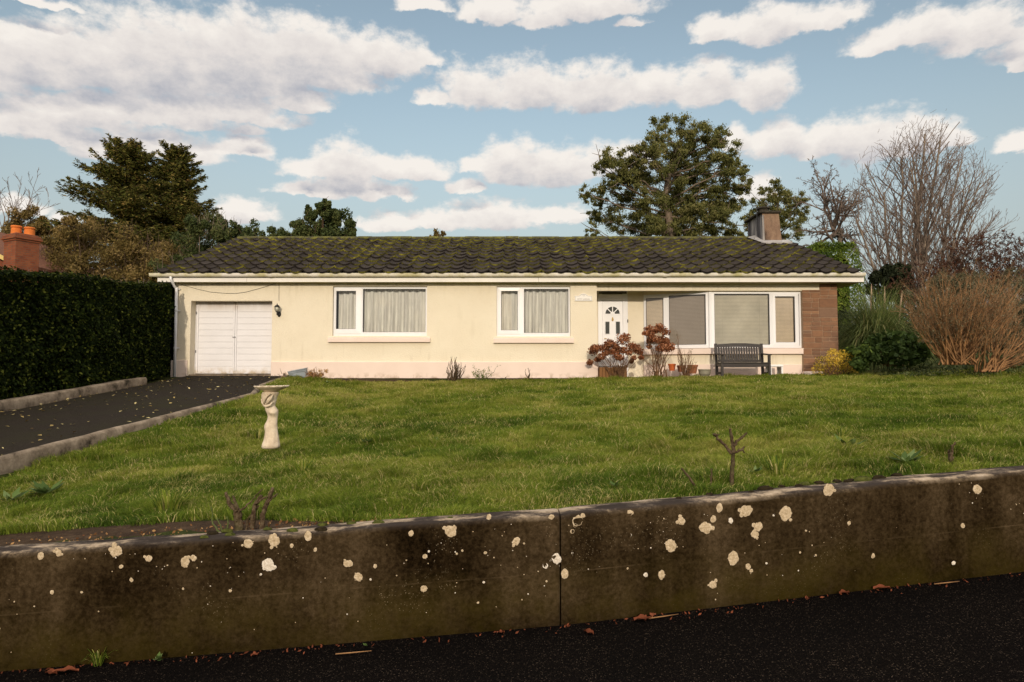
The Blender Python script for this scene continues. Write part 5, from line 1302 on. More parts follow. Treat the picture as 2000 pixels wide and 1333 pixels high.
def gum_tree(name, label, Y, base, clumps, trunk_pts, r0, per, size, group=None):
    """evergreen whose foliage hangs in separate clumps at the limb ends"""
    b = P(*base, Y); b.z = -.2; root = thing(name, b, label, 'tree', group); rng = np.random.default_rng(len(clumps))
    cl = []; tp = []
    for (u, v, r) in clumps:
        y = Y+rng.uniform(-1,1)*2.2; c = P(u, v, y); R_ = r/FPX*y; 
        for k in range(14):                                           # each clump breaks into smaller sprays
            o = rand_dirs(1)[0]*rng.random()**.5*R_*1.22*np.array([1,1.3,.9]); cl.append((np.array(c)+o, R_*rng.uniform(.24,.46), rng.uniform(.4,1.2)*(r/26)**1.4))
        tp.append(np.array(c))
    v, q, t = clump_leaves(cl, per, size, .32, rng, .0, .6, .72); np_mesh('crown', v, q, M['euc'], root, {'tint': t})
    T = [np.array(P(u, v, Y)) for u, v in trunk_pts]; T[0][2] = -.3; pol = [(np.array(T), np.linspace(r0, r0*.35, len(T)))]
    dense = np.concatenate([np.linspace(T[i],T[i+1],6)[:-1] for i in range(len(T)-1)])
    for c in tp:
        # limb from the trunk point a little below the clump
        cand = dense[dense[:,2] < c[2]-.6]; 
        if len(cand) == 0: cand = dense[:1]
        s_ = cand[np.argmin(np.linalg.norm(cand-c,axis=1)+rng.random(len(cand))*1.2)]
        mid = (s_+c)/2+np.array([0,0,-.25])+rng.normal(size=3)*.25; tt = np.linspace(0,1,8)[:,None]
        pts = s_*(1-tt)**2+2*mid*tt*(1-tt)+c*tt**2; pts += rng.normal(size=pts.shape)*.05; pts[0] = s_
        pol.append((pts, np.linspace(r0*.22,.02,8)))
        for k in range(4): pol.append((wander(pts[5+k%3], frame_dir(pts[7]-pts[5], rng.uniform(.3,.9), rng.uniform(0,6)), rng.uniform(.6,1.3), 5, .15), np.linspace(.03,.008,6)))
    tubes('trunk', pol, M['bark_pale'], root, 6); return root
EUC = [(1295,252,26),(1330,262,30),(1375,262,30),(1405,275,18),(1270,300,28),(1310,305,32),(1355,305,34),(1400,310,28),(1430,335,22),(1440,365,16),
 (1195,310,24),(1175,325,20),(1215,335,26),(1250,345,30),(1295,355,36),(1345,355,38),(1395,360,32),(1150,380,16),(1180,370,24),(1215,385,32),(1255,400,36),
 (1305,405,40),(1355,405,42),(1405,400,32),(1435,395,18),(1165,415,18),(1195,430,30),(1240,440,34),(1290,450,34),(1340,450,36),(1390,445,34),(1430,440,24),(1160,450,16),(1285,275,20),(1440,320,12),(1450,340,10),(1320,330,30),(1370,335,28),(1330,380,36),(1380,385,32),(1285,425,34),(1320,430,36),(1370,425,34),(1410,425,26),(1205,355,16),(1165,395,12),(1350,280,20),(1395,270,24),(1415,300,26),(1262,292,24),(1248,305,20),(1425,335,24),(1235,330,24),(1442,365,20),(1225,350,26)]
gum_tree('gum_tree', 'big grey green evergreen tree with clumped crown rising behind the roof ridge', 38, (1310,600), EUC, [(1312,640),(1312,520),(1308,440),(1300,380),(1312,320),(1330,275)], .30, 270, .155)
EUC2 = [(1510,375,22),(1540,392,24),(1490,395,20),(1515,415,28),(1555,420,20),(1565,395,16),(1535,445,26),(1490,435,24),(1560,455,14),(1470,425,16),(1465,450,18)]
gum_tree('gum_tree', 'smaller dark evergreen tree partly hidden behind the house chimney', 44, (1520,600), EUC2, [(1520,640),(1520,500),(1515,440),(1520,390)], .20, 300, .17)

# ---- spruce pair
def spruce(name, label, Y, base_u, top, lower, spread_l, spread_r, seed, nb=150):
    rng = np.random.default_rng(seed); tp = np.array(P(top[0], top[1], Y)); bs = np.array(P(base_u, 640, Y)); bs[2] = -.3
    root = thing(name, bs, label, 'conifer'); pol = []; C = []; AX = []; N_ = []
    zlow = P(1000, lower, Y).z; H = tp[2]-zlow
    trunk = np.linspace(bs, tp, 12)+rng.normal(size=(12,3))*.04; trunk[-1] = tp; pol.append((trunk, np.linspace(.32,.02,12)))
    def spray(pts, wdt, den):
        seg = np.diff(pts, axis=0); L_ = np.linalg.norm(seg,axis=1).sum(); n = int(L_*den)
        t = rng.random(n)**.85*(len(pts)-1); i = np.minimum(t.astype(int), len(pts)-2); f = (t-i)[:,None]; p = pts[i]*(1-f)+pts[i+1]*f
        d = seg[i]/np.linalg.norm(seg[i],axis=1,keepdims=True); s_ = np.cross(d, np.array([0,0,1.])); s_ /= np.maximum(np.linalg.norm(s_,axis=1,keepdims=True),1e-6)
        sg = rng.choice([-1,1],n)[:,None]; w = wdt*(1-.75*(t/(len(pts)-1)))[:,None]*rng.random((n,1))
        hang = np.array([0,0,-1.])*rng.random((n,1))**1.3*.50
        q = p+s_*sg*w*.7+hang*w/max(wdt,.01); a = d*.8+s_*sg*.6+np.array([0,0,-.25])+rng.normal(size=(n,3))*.35
        C.append(q); AX.append(a); N_.append(rng.normal(size=(n,3))+np.array([0,0,.8]))
    for k in range(nb):
        h = rng.random()**1.15; z = zlow+H*(1-h); ph = rng.uniform(0,2*math.pi); right = math.cos(ph) > 0
        Rm = (spread_r if right else spread_l)*(.14+.86*h**.58)*rng.uniform(.45,1.15)
        f = (z-bs[2])/(tp[2]-bs[2]); st = bs+(tp-bs)*f
        d = np.array([math.cos(ph), math.sin(ph)*.75, .75-.72*h]); m = 8; pts = [st]
        dd = d/np.linalg.norm(d)
        for j in range(m):
            dd = dd+np.array([0,0,(-.075 if j < 4 else .085)])+rng.normal(size=3)*.035; dd /= np.linalg.norm(dd); pts.append(pts[-1]+dd*Rm/m)
        pts = np.array(pts); pol.append((pts, np.linspace(.045,.008,m+1))); spray(pts, .46+.42*h, 66)
        for j in range(2, m, 1):
            for sgn in (-1,1):
                if rng.random() < .62:
                    s_ = np.cross(pts[j+1]-pts[j] if j < m else pts[j]-pts[j-1], [0,0,1]); s_ /= np.linalg.norm(s_); e = (pts[min(j+1,m)]-pts[j]); e /= np.linalg.norm(e)
                    tw = wander(pts[j], e*.8+s_*sgn*.8+np.array([0,0,-.12]), Rm*.30*rng.uniform(.5,1.1), 4, .08, (0,0,.03)); pol.append((tw, np.linspace(.014,.005,5))); spray(tw, .34, 56)
    for j in range(5): spray(np.linspace(tp-np.array([0,0,1.6]), tp, 4), .22, 30)
    c = np.concatenate(C); a = np.concatenate(AX); nn = np.concatenate(N_)
    v, q, t = leaves(c, rng.uniform(.11,.27,len(c)), .24, nn, a, .0); np_mesh('foliage', v, q, M['spruce'], root, {'tint': t}); tubes('trunk', pol, M['bark_brown'], root, 5)
spruce('spruce_tree', 'tall dark spruce on the left, the broader one with wide drooping left branches', 34, 262, (250,290), 575, 4.2, 3.6, 5, 290)
spruce('spruce_tree', 'dark spruce whose tip stands just right of the broader spruce', 35.5, 345, (343,295), 575, 3.5, 3.0, 6, 260)

# ---- bare trees
def bare_tree(name, label, Y, base_u, stems, levels, kids, r0, seed, ang, ratio, mat, dome=None, *, trop=(0,0,.03), wob=.05, rmin=.008, group=None, basev=560, ivy=None, steps=8, tmin=.22, taper=.3):
    rng = np.random.default_rng(seed); bs = np.array(P(base_u, basev, Y)); bs[2] = -.3; root = thing(name, bs, label, 'tree', group); br = []
    for (du, tu, tv, f, ry) in stems:
        s_ = bs+np.array([du/FPX*Y, rng.normal()*.15, 0]); e = np.array(P(tu+(base_u-tu)*.10, tv+(560-tv)*.13, Y+ry)); d = e-s_; L_ = np.linalg.norm(d)
        # stems spring out and then rise
        d0 = d/L_+np.array([d[0]*.25/L_,0,0])
        branching(s_, d/L_, L_, r0*f, levels, rng, kids, ang, ratio, wob, trop, tmin, steps, br, 0, rmin, taper)
    if dome:
        # twigs end at the outline of the crown, give or take
        u0, v0, ru, rv, ry = dome; keep = []
        for (p, r, l) in br:
            k_ = FPX/p[:,1]; uu = 1000+p[:,0]*k_; vv = 734-p[:,2]*k_; e = ((uu-u0)/ru)**2+(np.minimum(vv-v0,0)/rv)**2+((p[:,1]-Y)/ry)**2
            lim = (1+rng.normal()*.07)**2; bad = np.where(e > lim)[0]; m_ = bad[0] if len(bad) else len(p)
            if m_ >= 2: keep.append((p[:m_], r[:m_], l))
        br = keep
    tubes('trunk', [(p, r) for p, r, l in br if l == 0], mat, root, 8); tubes('branches', [(p, r) for p, r, l in br if l > 0], M['bark_twig'], root, 4)
    if ivy:
        C = []
        for (p, r, l) in br:
            if l == 0:
                n = 420; t = rng.random(n)*ivy*(len(p)-1); i = t.astype(int); f = (t-i)[:,None]; q = p[i]*(1-f)+p[np.minimum(i+1,len(p)-1)]*f; C.append(q+rand_dirs(n)*(r[0]+.10)*rng.uniform(.6,1.5,(n,1)))
        c = np.concatenate(C); v, q, t = leaves(c, rng.uniform(.10,.2,len(c)), .7); np_mesh('ivy', v, q, M['ivy'], root, {'tint': t})
    return root
bare_tree('bare_tree', 'large leafless tree with many upright stems and domed crown behind the right border', 30, 1775,
   [(-8,1665,345,.75,-1.2),(-4,1700,300,.9,.8),(0,1735,262,1.0,-.6),(4,1775,240,1.05,1.0),(7,1815,238,1.05,-1),(10,1855,250,1.0,.5),(12,1905,290,.95,1.2),(14,1945,345,.85,-.6),(14,1965,410,.7,.4),(-6,1690,400,.6,1),(0,1800,270,.8,-1.8),(8,1880,320,.8,-1.5)],
   3, (16,7,4), .10, 4, .62, .40, M['bark_grey'], (1826,525,176,292,5.2), trop=(0,0,.045), wob=.05, rmin=.0062, basev=575, ivy=.30, tmin=.26)
bare_tree('bare_tree', 'gnarled leafless tree with ivy on its trunk right of the chimney', 36, 1622,
   [(0,1628,430,1.9,0)], 0, (0,), .20, 9, .7, .5, M['bark_grey'], trop=(0,0,.0), wob=.03, rmin=.01, ivy=.98)
def gnarled():
    root = [o for o in bpy.data.objects if o.get('label','').startswith('gnarled')][0]; rng = np.random.default_rng(12); Y = 36; br = []
    hub = np.array(P(1627,440,Y))
    for (u, v, ry) in ((1570,345,.5),(1590,400,-1),(1600,335,1),(1625,330,-.5),(1655,328,.8),(1680,350,-.8),(1700,390,.6),(1690,430,-1),(1565,440,1),(1575,480,-.4),(1695,460,.8),(1640,370,-1.5)):
        e = np.array(P(u, v, Y+ry)); d = e-hub; L_ = np.linalg.norm(d); s_ = hub+np.array([0,0,-rng.random()*1.0])
        branching(s_, d/L_, L_*1.0, .085, 3, rng, (8,6,5), .75, .44, .15, (0,0,.015), .2, 9, br, 0, .0095, .22)
    tubes('branches', [(p,r) for p,r,l in br], M['bark_twig'], root, 5)
gnarled()
for (lb, Y, bu, stems, sd_) in (('bare reddish twiggy tree at the far left edge behind the brick chimney', 38, 12, [(0,2,392,1,0),(-3,-30,420,1,1),(4,30,405,1,-1),(2,55,415,.8,.5),(6,80,395,.8,.4)], 21),):
    bare_tree('bare_tree', lb, Y, bu, stems, 3, (8,5,4), .09, sd_, .5, .42, M['bark_twig'], trop=(0,0,.04), wob=.06, rmin=.009)

# ---- dense shrubs and smaller evergreens beyond the house
def shrub(name, label, Y, blobs, mat, per, size, asp=.5, stem_mat=None, base=None, group=None, cat='shrub', twigs=0, zb=-.1, dy=.8, shell=.4, rng_seed=1):
    rng = np.random.default_rng(rng_seed); cl = []; cs = []
    for (u, v, r) in blobs:
        y = Y+rng.uniform(-dy,dy); c = np.array(P(u, v, y)); R_ = r/FPX*y; cs.append((c,R_))
        for k in range(6): cl.append((c+rng.normal(size=3)*R_*.6, R_*rng.uniform(.4,.75), rng.uniform(.7,1.2)))
    ctr = np.mean([c for c,_ in cs],axis=0); root = thing(name, (ctr[0],Y,zb), label, cat, group)
    v, q, t = clump_leaves(cl, per, size, asp, rng, shell); np_mesh('foliage', v, q, mat, root, {'tint': t})
    pol = []
    for c, R_ in cs:
        b = np.array([ctr[0]+(c[0]-ctr[0])*.35, Y+rng.normal()*.1, zb]); tt = np.linspace(0,1,7)[:,None]; mid = (b+c)/2+np.array([(ctr[0]-c[0])*.2,0,.2])
        p = b*(1-tt)**2+2*mid*tt*(1-tt)+c*tt**2; pol.append((p, np.linspace(.05,.015,7)*Y/30))
        for k in range(twigs): pol.append((wander(c+rng.normal(size=3)*R_*.4, np.array([rng.normal()*.5,rng.normal()*.5,1]), R_*rng.uniform(.8,1.7), 6, .12), np.linspace(.012,.004,7)*Y/30))
    tubes('stems', pol, stem_mat or M['bark_brown'], root, 5); return root
shrub('bay_tree', 'dark evergreen bush with pointed leaders above the roof left of centre', 27, [(632,398,9),(630,412,13),(628,430,22),(640,450,26),(605,420,10),(600,440,20),(585,450,18),(660,430,12),(668,447,20),(690,450,12),(610,460,26),(575,460,16),(650,468,26),(655,418,8),(603,408,6)], M['bay'], 340, .11, .5, twigs=2, rng_seed=3)
shrub('bay_tree', 'loose evergreen bush showing over the left end of the roof ridge', 27, [(470,455,16),(492,452,12),(510,462,18),(540,460,14),(475,470,24),(555,465,14),(450,450,14),(430,470,24)], M['bay'], 200, .10, .5, twigs=3, rng_seed=4)
shrub('sapling', 'thin sprig of a small tree just showing over the ridge centre', 27, [(856,458,7),(848,462,6),(866,456,4)], M['scrub'], 40, .10, .5, twigs=2, rng_seed=5)
shrub('thicket', 'brown and green leafless scrub under the spruces beyond the hedge', 29, [(120,480,30),(130,470,26),(160,465,30),(215,500,34),(260,505,34),(300,500,34),(330,500,30),(250,470,24),(150,510,34),(200,520,34),(180,470,26),(110,520,30),(250,530,30),(300,520,30),(140,450,18),(90,500,24),(95,520,26),(120,540,30),(180,545,30),(240,550,30),(300,550,30)], M['scrub'], 330, .13, .35, twigs=14, rng_seed=6, dy=1.5)
shrub('thicket', 'olive coloured scrub with pale bare stems at the left roof verge', 28, [(400,470,30),(430,455,20),(380,500,30),(350,520,28),(420,440,16),(440,440,14),(330,540,26),(390,440,18)], M['bay'], 300, .12, .38, stem_mat=M['bark_pale'], twigs=14, rng_seed=7, dy=1.2)
shrub('brown_tree', 'russet brown leafy tree behind the neighbour brick chimney', 36, [(60,425,18),(55,450,24),(75,455,20),(40,455,20),(80,440,14),(30,475,24),(85,475,22),(100,500,20)], M['dry_leaf'] if False else M['scrub'], 260, .16, .4, twigs=8, rng_seed=8)
def block_hedge(name, label, Y, u0, u1, vtop, mat, core, n, size, asp, depth, zb=-.1, rag=.1, twigs=0, seed=1, round_=.3):
    rng = np.random.default_rng(seed); x0, x1 = PX(u0,Y), PX(u1,Y); zt = PZ(vtop,Y); root = thing(name, ((x0+x1)/2,Y,zb), label, 'hedge')
    w = rng.random(n); x = rng.uniform(x0,x1,n); z = zb+(zt-zb)*rng.random(n)**.8; y = rng.uniform(Y,Y+depth,n)
    f = w < .55; t_ = (w > .55) & (w < .8); l = (w >= .8)
    y = np.where(f, Y, y); z = np.where(t_, zt, z); x = np.where(l, np.where(rng.random(n)<.5, x0, x1), x)
    # round the top edges, swell and hollow the faces
    e = np.minimum(np.minimum(x-x0, x1-x)/round_, 1); z = zb+(z-zb)*(1-.07*(1-e)**2*(z-zb)/(zt-zb)*3)
    b = rag*2*(fbm(x*1.6,z*1.6+y,3,seed)-.5); y = y+np.where(f, b+.25*((z-zb)/(zt-zb))**4, 0); z = z+np.where(t_, b, 0); x = x+np.where(l, b*np.where(x > (x0+x1)/2, 1, -1), 0)
    c = np.stack([x,y,z],-1)+rng.normal(size=(n,3))*rag*.45
    nn = np.where(f[:,None], [[0,-1,.3]], np.where(t_[:,None], [[0,-.2,1]], [[0,-.4,.4]]))+rng.normal(size=(n,3))*.7; nn /= np.linalg.norm(nn,axis=1,keepdims=True)
    v, q, t = leaves(c, rng.uniform(size*.6,size*1.3,n), asp, nn, np.cross(nn, rand_dirs(n)), .05)
    cl_ = np.repeat(fbm(x*2.2,z*2.2,3,seed+4), 4); np_mesh('foliage', v, q, mat, root, {'tint': np.clip(t*.7+(cl_-.35)*.6, 0, 1)})
    if core is not None:
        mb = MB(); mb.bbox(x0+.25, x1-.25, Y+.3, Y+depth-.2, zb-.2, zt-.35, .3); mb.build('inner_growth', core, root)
    if twigs:
        pol = [(wander((rng.uniform(x0,x1),rng.uniform(Y,Y+depth*.6),zb+(zt-zb)*rng.uniform(.3,.95)), (rng.normal()*.7,-.3+rng.normal()*.4,.8), rng.uniform(.3,.8), 6, .12), np.linspace(.010,.004,7)) for k in range(twigs)]
        tubes('twigs', pol, M['bark_twig'], root, 4)
    return root
block_hedge('laurel_hedge', 'bright green clipped laurel block behind the right end of the roof', 25.5, 1585, 1690, 476, M['laurel'], M['hedge_core'], 15000, .10, .5, 2.2, rag=.10, seed=3)
block_hedge('boundary_hedge', 'low dark hedge closing the garden behind the pampas and orange stemmed shrubs', 22.5, 1640, 2150, 612, M['ivy'], M['hedge_core'], 16000, .085, .6, 1.2, zb=.2, rag=.16, seed=8)
def copper_hedge():
    Y = 24; rng = np.random.default_rng(31); x0, x1 = PX(1842,Y), PX(2150,Y); root = thing('copper_hedge', ((x0+x1)/2,Y,-.1), 'dark reddish brown twiggy hedge at the right edge under the big bare tree', 'hedge'); br = []
    for k in range(64):
        x = x0+.5+(x1-x0-.7)*rng.random(); y = Y+rng.uniform(0,1.5); e = min(1, (x-x0)/1.7); h = (PZ(455,Y)+.1)*(.62+.38*e**.6)*rng.uniform(.72,.98)
        branching((x,y,-.1), (rng.normal()*.16-.12*(1-e),rng.normal()*.12,1), h, .030, 3, rng, (9,6,4), .75, .36, .08, (0,0,.02), .25, 6, br, 0, .0055, .25)
    tubes('stems', [(p,r) for p,r,l in br if l == 0], M['bark_brown'], root, 5); tubes('twigs', [(p,r) for p,r,l in br if l > 0], M['bark_brown'], root, 4)
    T = [p for p,r,l in br if l >= 2]; c = np.concatenate(T); c = c[rng.integers(0,len(c),52000)]+rng.normal(size=(52000,3))*.025
    v, q, t = leaves(c, rng.uniform(.04,.085,len(c)), .5); np_mesh('foliage', v, q, M['beech'], root, {'tint': t})
copper_hedge()
shrub('ivy_bush', 'near black ivy bush at the foot of the big bare tree', 27, [(1725,535,18),(1740,545,24),(1760,560,26),(1735,570,24),(1765,530,12),(1712,545,10)], M['ivy'], 420, .12, .7, rng_seed=11)
shrub('grey_bush', 'grey green small leaved bush behind the orange stemmed shrub', 21, [(1830,575,26),(1870,560,28),(1910,555,28),(1950,555,28),(1990,560,30),(1850,600,30),(1900,600,34),(1950,600,34),(2000,600,34),(1800,590,18),(2040,570,34),(1880,640,30),(1940,640,30),(1990,650,30)], M['greybush'], 560, .055, .45, stem_mat=M['stem_brown'], twigs=10, rng_seed=13, dy=.5)

# ---- right border
def canes(name, label, base, Y, n, top_pts, mat, seed, twig_lv=2, r0=.012, leaf=None, leaf_n=0, cat='shrub', twig_mat=None, spread=.3, kids=(6,4), zoff=0, L_ratio=.28, arch=.15):
    rng = np.random.default_rng(seed); b = Vector(P(base[0], base[1], Y)); root = thing(name, b, label, cat); br = []; C = []
    for k in range(n):
        f = (k+rng.random())/n; x = f*(len(top_pts)-1); i = min(int(x), len(top_pts)-2); g = x-i
        u = top_pts[i][0]*(1-g)+top_pts[i+1][0]*g; v = top_pts[i][1]*(1-g)+top_pts[i+1][1]*g
        sc = rng.uniform(.62,1.0); u = base[0]+(u-base[0])*sc; v = base[1]+(v-base[1])*sc
        e = np.array(P(u, v, Y+rng.uniform(-1,1)*spread*2)); s_ = np.array(b)+rng.normal(size=3)*np.array([spread*.35,spread*.3,0]); s_[2] = b.z-.05
        d = e-s_; L_ = np.linalg.norm(d); out = d/L_+np.array([d[0]/L_*arch, 0, -arch*.3])
        tt = np.linspace(0,1,8)[:,None]; mid = s_+d*.5+np.array([d[0]*arch,0,-.0])+rng.normal(size=3)*.04
        p = s_*(1-tt)**2+2*mid*tt*(1-tt)+e*tt**2+rng.normal(size=(8,3))*.012; p[0] = s_; br.append((p, np.linspace(r0*rng.uniform(.7,1.3), r0*.3, 8)))
        for j in range(kids[0]):
            q = rng.uniform(.35,1)*7; i = min(int(q),6); st = p[i]+(p[i+1]-p[i])*(q-i); dd = frame_dir(p[i+1]-p[i], rng.uniform(.25,.7), rng.uniform(0,6.3)); tw = wander(st, dd, L_*L_ratio*rng.uniform(.4,1), 5, .10, (0,0,.04)); br.append((tw, np.linspace(r0*.4,r0*.14,6))); C.append(tw)
            if twig_lv > 1:
                for m in range(kids[1]):
                    tw2 = wander(tw[rng.integers(1,5)], frame_dir(tw[-1]-tw[0], rng.uniform(.3,.8), rng.uniform(0,6.3)), L_*L_ratio*.4*rng.uniform(.4,1), 4, .1, (0,0,.03)); br.append((tw2, np.linspace(r0*.2,r0*.1,5))); C.append(tw2)
    if twig_mat is not None: tubes('stems', [b_ for b_ in br if len(b_[0]) == 8], mat, root, 5); tubes('twigs', [b_ for b_ in br if len(b_[0]) != 8], twig_mat, root, 4)
    else: tubes('stems', br, mat, root, 5)
    if leaf is not None:
        c = np.concatenate(C); c = c[rng.integers(0,len(c),leaf_n)]+rng.normal(size=(leaf_n,3))*.02; v, q, t = leaves(c, rng.uniform(.018,.042,leaf_n), .5); np_mesh('foliage', v, q, leaf, root, {'tint': t})
    return root
canes('orange_stemmed_shrub', 'wide fan of orange brown stems, the big leafless shrub in the right border', (1868,708), 14.6, 105, [(1752,600),(1780,560),(1830,545),(1880,540),(1930,540),(1985,545),(2020,580)], M['stem_orange'], 3, 2, .0145, M['greybush'], 12000, twig_mat=M['stem_tan'], spread=.42, kids=(8,4))
canes('orange_stemmed_shrub', 'orange stemmed shrub at the right frame edge, its low branches reaching sideways', (1930,722), 14.3, 46, [(1900,640),(1950,620),(2010,620),(2060,650),(2060,690)], M['stem_orange'], 4, 2, .018, M['greybush'], 2600, twig_mat=M['stem_tan'], spread=.30, kids=(6,3))
# pampas grass
def pampas():
    Y = 19.0; b = Vector(P(1714,700,Y)); root = thing('pampas_grass', b, 'big mound of arching grey green pampas grass right of the stone pier', 'ornamental grass')
    n = 5200; rng = np.random.default_rng(4); a = rng.uniform(0,2*math.pi,n); el_ = rng.uniform(.35,1.45,n); L_ = rng.uniform(1.35,2.45,n)*(.85+.15*np.sin(el_)); 
    d = np.stack([np.cos(a)*np.cos(el_), np.sin(a)*np.cos(el_), np.sin(el_)],-1); p = np.array(b)+np.stack([rng.normal(size=n)*.16,rng.normal(size=n)*.16,np.zeros(n)],-1); V = []; w = np.cross(d,[0,0,1]); w /= np.maximum(np.linalg.norm(w,axis=1,keepdims=True),1e-6)
    m = 6
    for j in range(m+1):
        ww = .008*(1-(j/m)**1.5)+.0008; V.append(p-w*ww); V.append(p+w*ww)
        d = d+np.array([0,0,-.72])*(j/m+.12)*(np.cos(el_)[:,None]*.7+.45); d /= np.linalg.norm(d,axis=1,keepdims=True); p = p+d*(L_/m)[:,None]
    v = np.stack(V,1); i = np.arange(n*2*(m+1)).reshape(n,2*(m+1)); q = np.concatenate([np.stack([i[:,2*j],i[:,2*j+1],i[:,2*j+3],i[:,2*j+2]],-1) for j in range(m)])
    np_mesh('blades', v.reshape(-1,3), q, M['pampas'], root, {'tint': np.repeat(rng.random(n)**1.3, 2*(m+1))})
    pol = []
    for (u0,v0,u1,v1) in ((1725,600,1728,560),(1752,600,1762,568),(1698,640,1706,590),(1700,580,1702,555)):
        pol.append((np.linspace(np.array(P(u0,v0+60,Y)), np.array(P(u1,v1,Y)), 6), [.012,.012,.014,.026,.024,.006]))
    tubes('plume', pol, M['sign'] if False else M['mortar'], root, 6)
pampas()
def bigleaf():
    Y = 16.6; root = thing('leafy_shrub', P(1745,712,Y), 'low shrub of large dark leaves with some lime yellow ones by the pampas', 'shrub'); rng = np.random.default_rng(8); cl = []
    for (u,v,r) in ((1690,690,18),(1665,690,14),(1680,712,16),(1705,672,18),(1730,665,20),(1760,668,22),(1790,672,22),(1720,690,22),(1755,695,24),(1800,690,18),(1700,695,14),(1780,700,16)):
        y = Y+rng.uniform(-.5,.4); cl.append((np.array(P(u,v,y)), r/FPX*y, 1))
    v, q, t = clump_leaves(cl, 190, .135, .62, rng, .5); np_mesh('foliage', v, q, M['bigleaf'], root, {'tint': t})
    pol = [(wander(P(1745+rng.normal()*12,716,Y), (rng.normal()*.6,rng.normal()*.4,1), .5, 5, .1), np.linspace(.012,.005,6)) for k in range(24)]; tubes('stems', pol, M['stem_brown'], root, 5)
bigleaf()
def euonymus():
    Y = 17.0; root = thing('variegated_shrub', P(1632,733,Y), 'rounded yellow variegated shrub at the foot of the stone pier', 'shrub'); rng = np.random.default_rng(9); cl = []
    for (u,v,r) in ((1610,710,18),(1630,698,18),(1650,705,20),(1600,722,14),(1635,720,20),(1662,718,14),(1625,688,8),(1668,726,9),(1648,690,8)):
        y = Y+rng.uniform(-.3,.25); cl.append((np.array(P(u,v,y)), r/FPX*y, (r/16)**2))
    v, q, t = clump_leaves(cl, 420, .040, .5, rng, .55); np_mesh('foliage', v, q, M['euonymus'], root, {'tint': t})
    pol = [(wander(P(1632+rng.normal()*9,735,Y), (rng.normal()*.7,rng.normal()*.5,1), rng.uniform(.3,.65), 5, .12), np.linspace(.008,.003,6)) for k in range(40)]; tubes('stems', pol, M['stem_brown'], root, 4)
euonymus()
# ground cover at the foot of the border
def cover():
    n = 16000; rng = np.random.default_rng(6); x = rng.uniform(8.3,14,n); y = rng.uniform(11.5,19.5,n)
    ok = (x-8.3 > (17.2-y)*.52+.35*fbm(y*1.3,x,2,4)-.45) & ~((y > 17.9) & (x < 8.9)); x, y = x[ok], y[ok]; z = terrain(x,y)+.02+.16*rng.random(len(x))*fbm(x*2,y*2,3,8)
    v, q, t = leaves(np.stack([x,y,z],-1), rng.uniform(.04,.10,len(x)), .45, rng.normal(size=(len(x),3))*.5+np.array([0,-.3,1])); o = np_mesh('ground_cover', v, q, M['bay'], None, {'tint': t}); tag(o, 'low dark ground cover under the shrubs on the right', 'ground cover', kind='stuff')
cover()

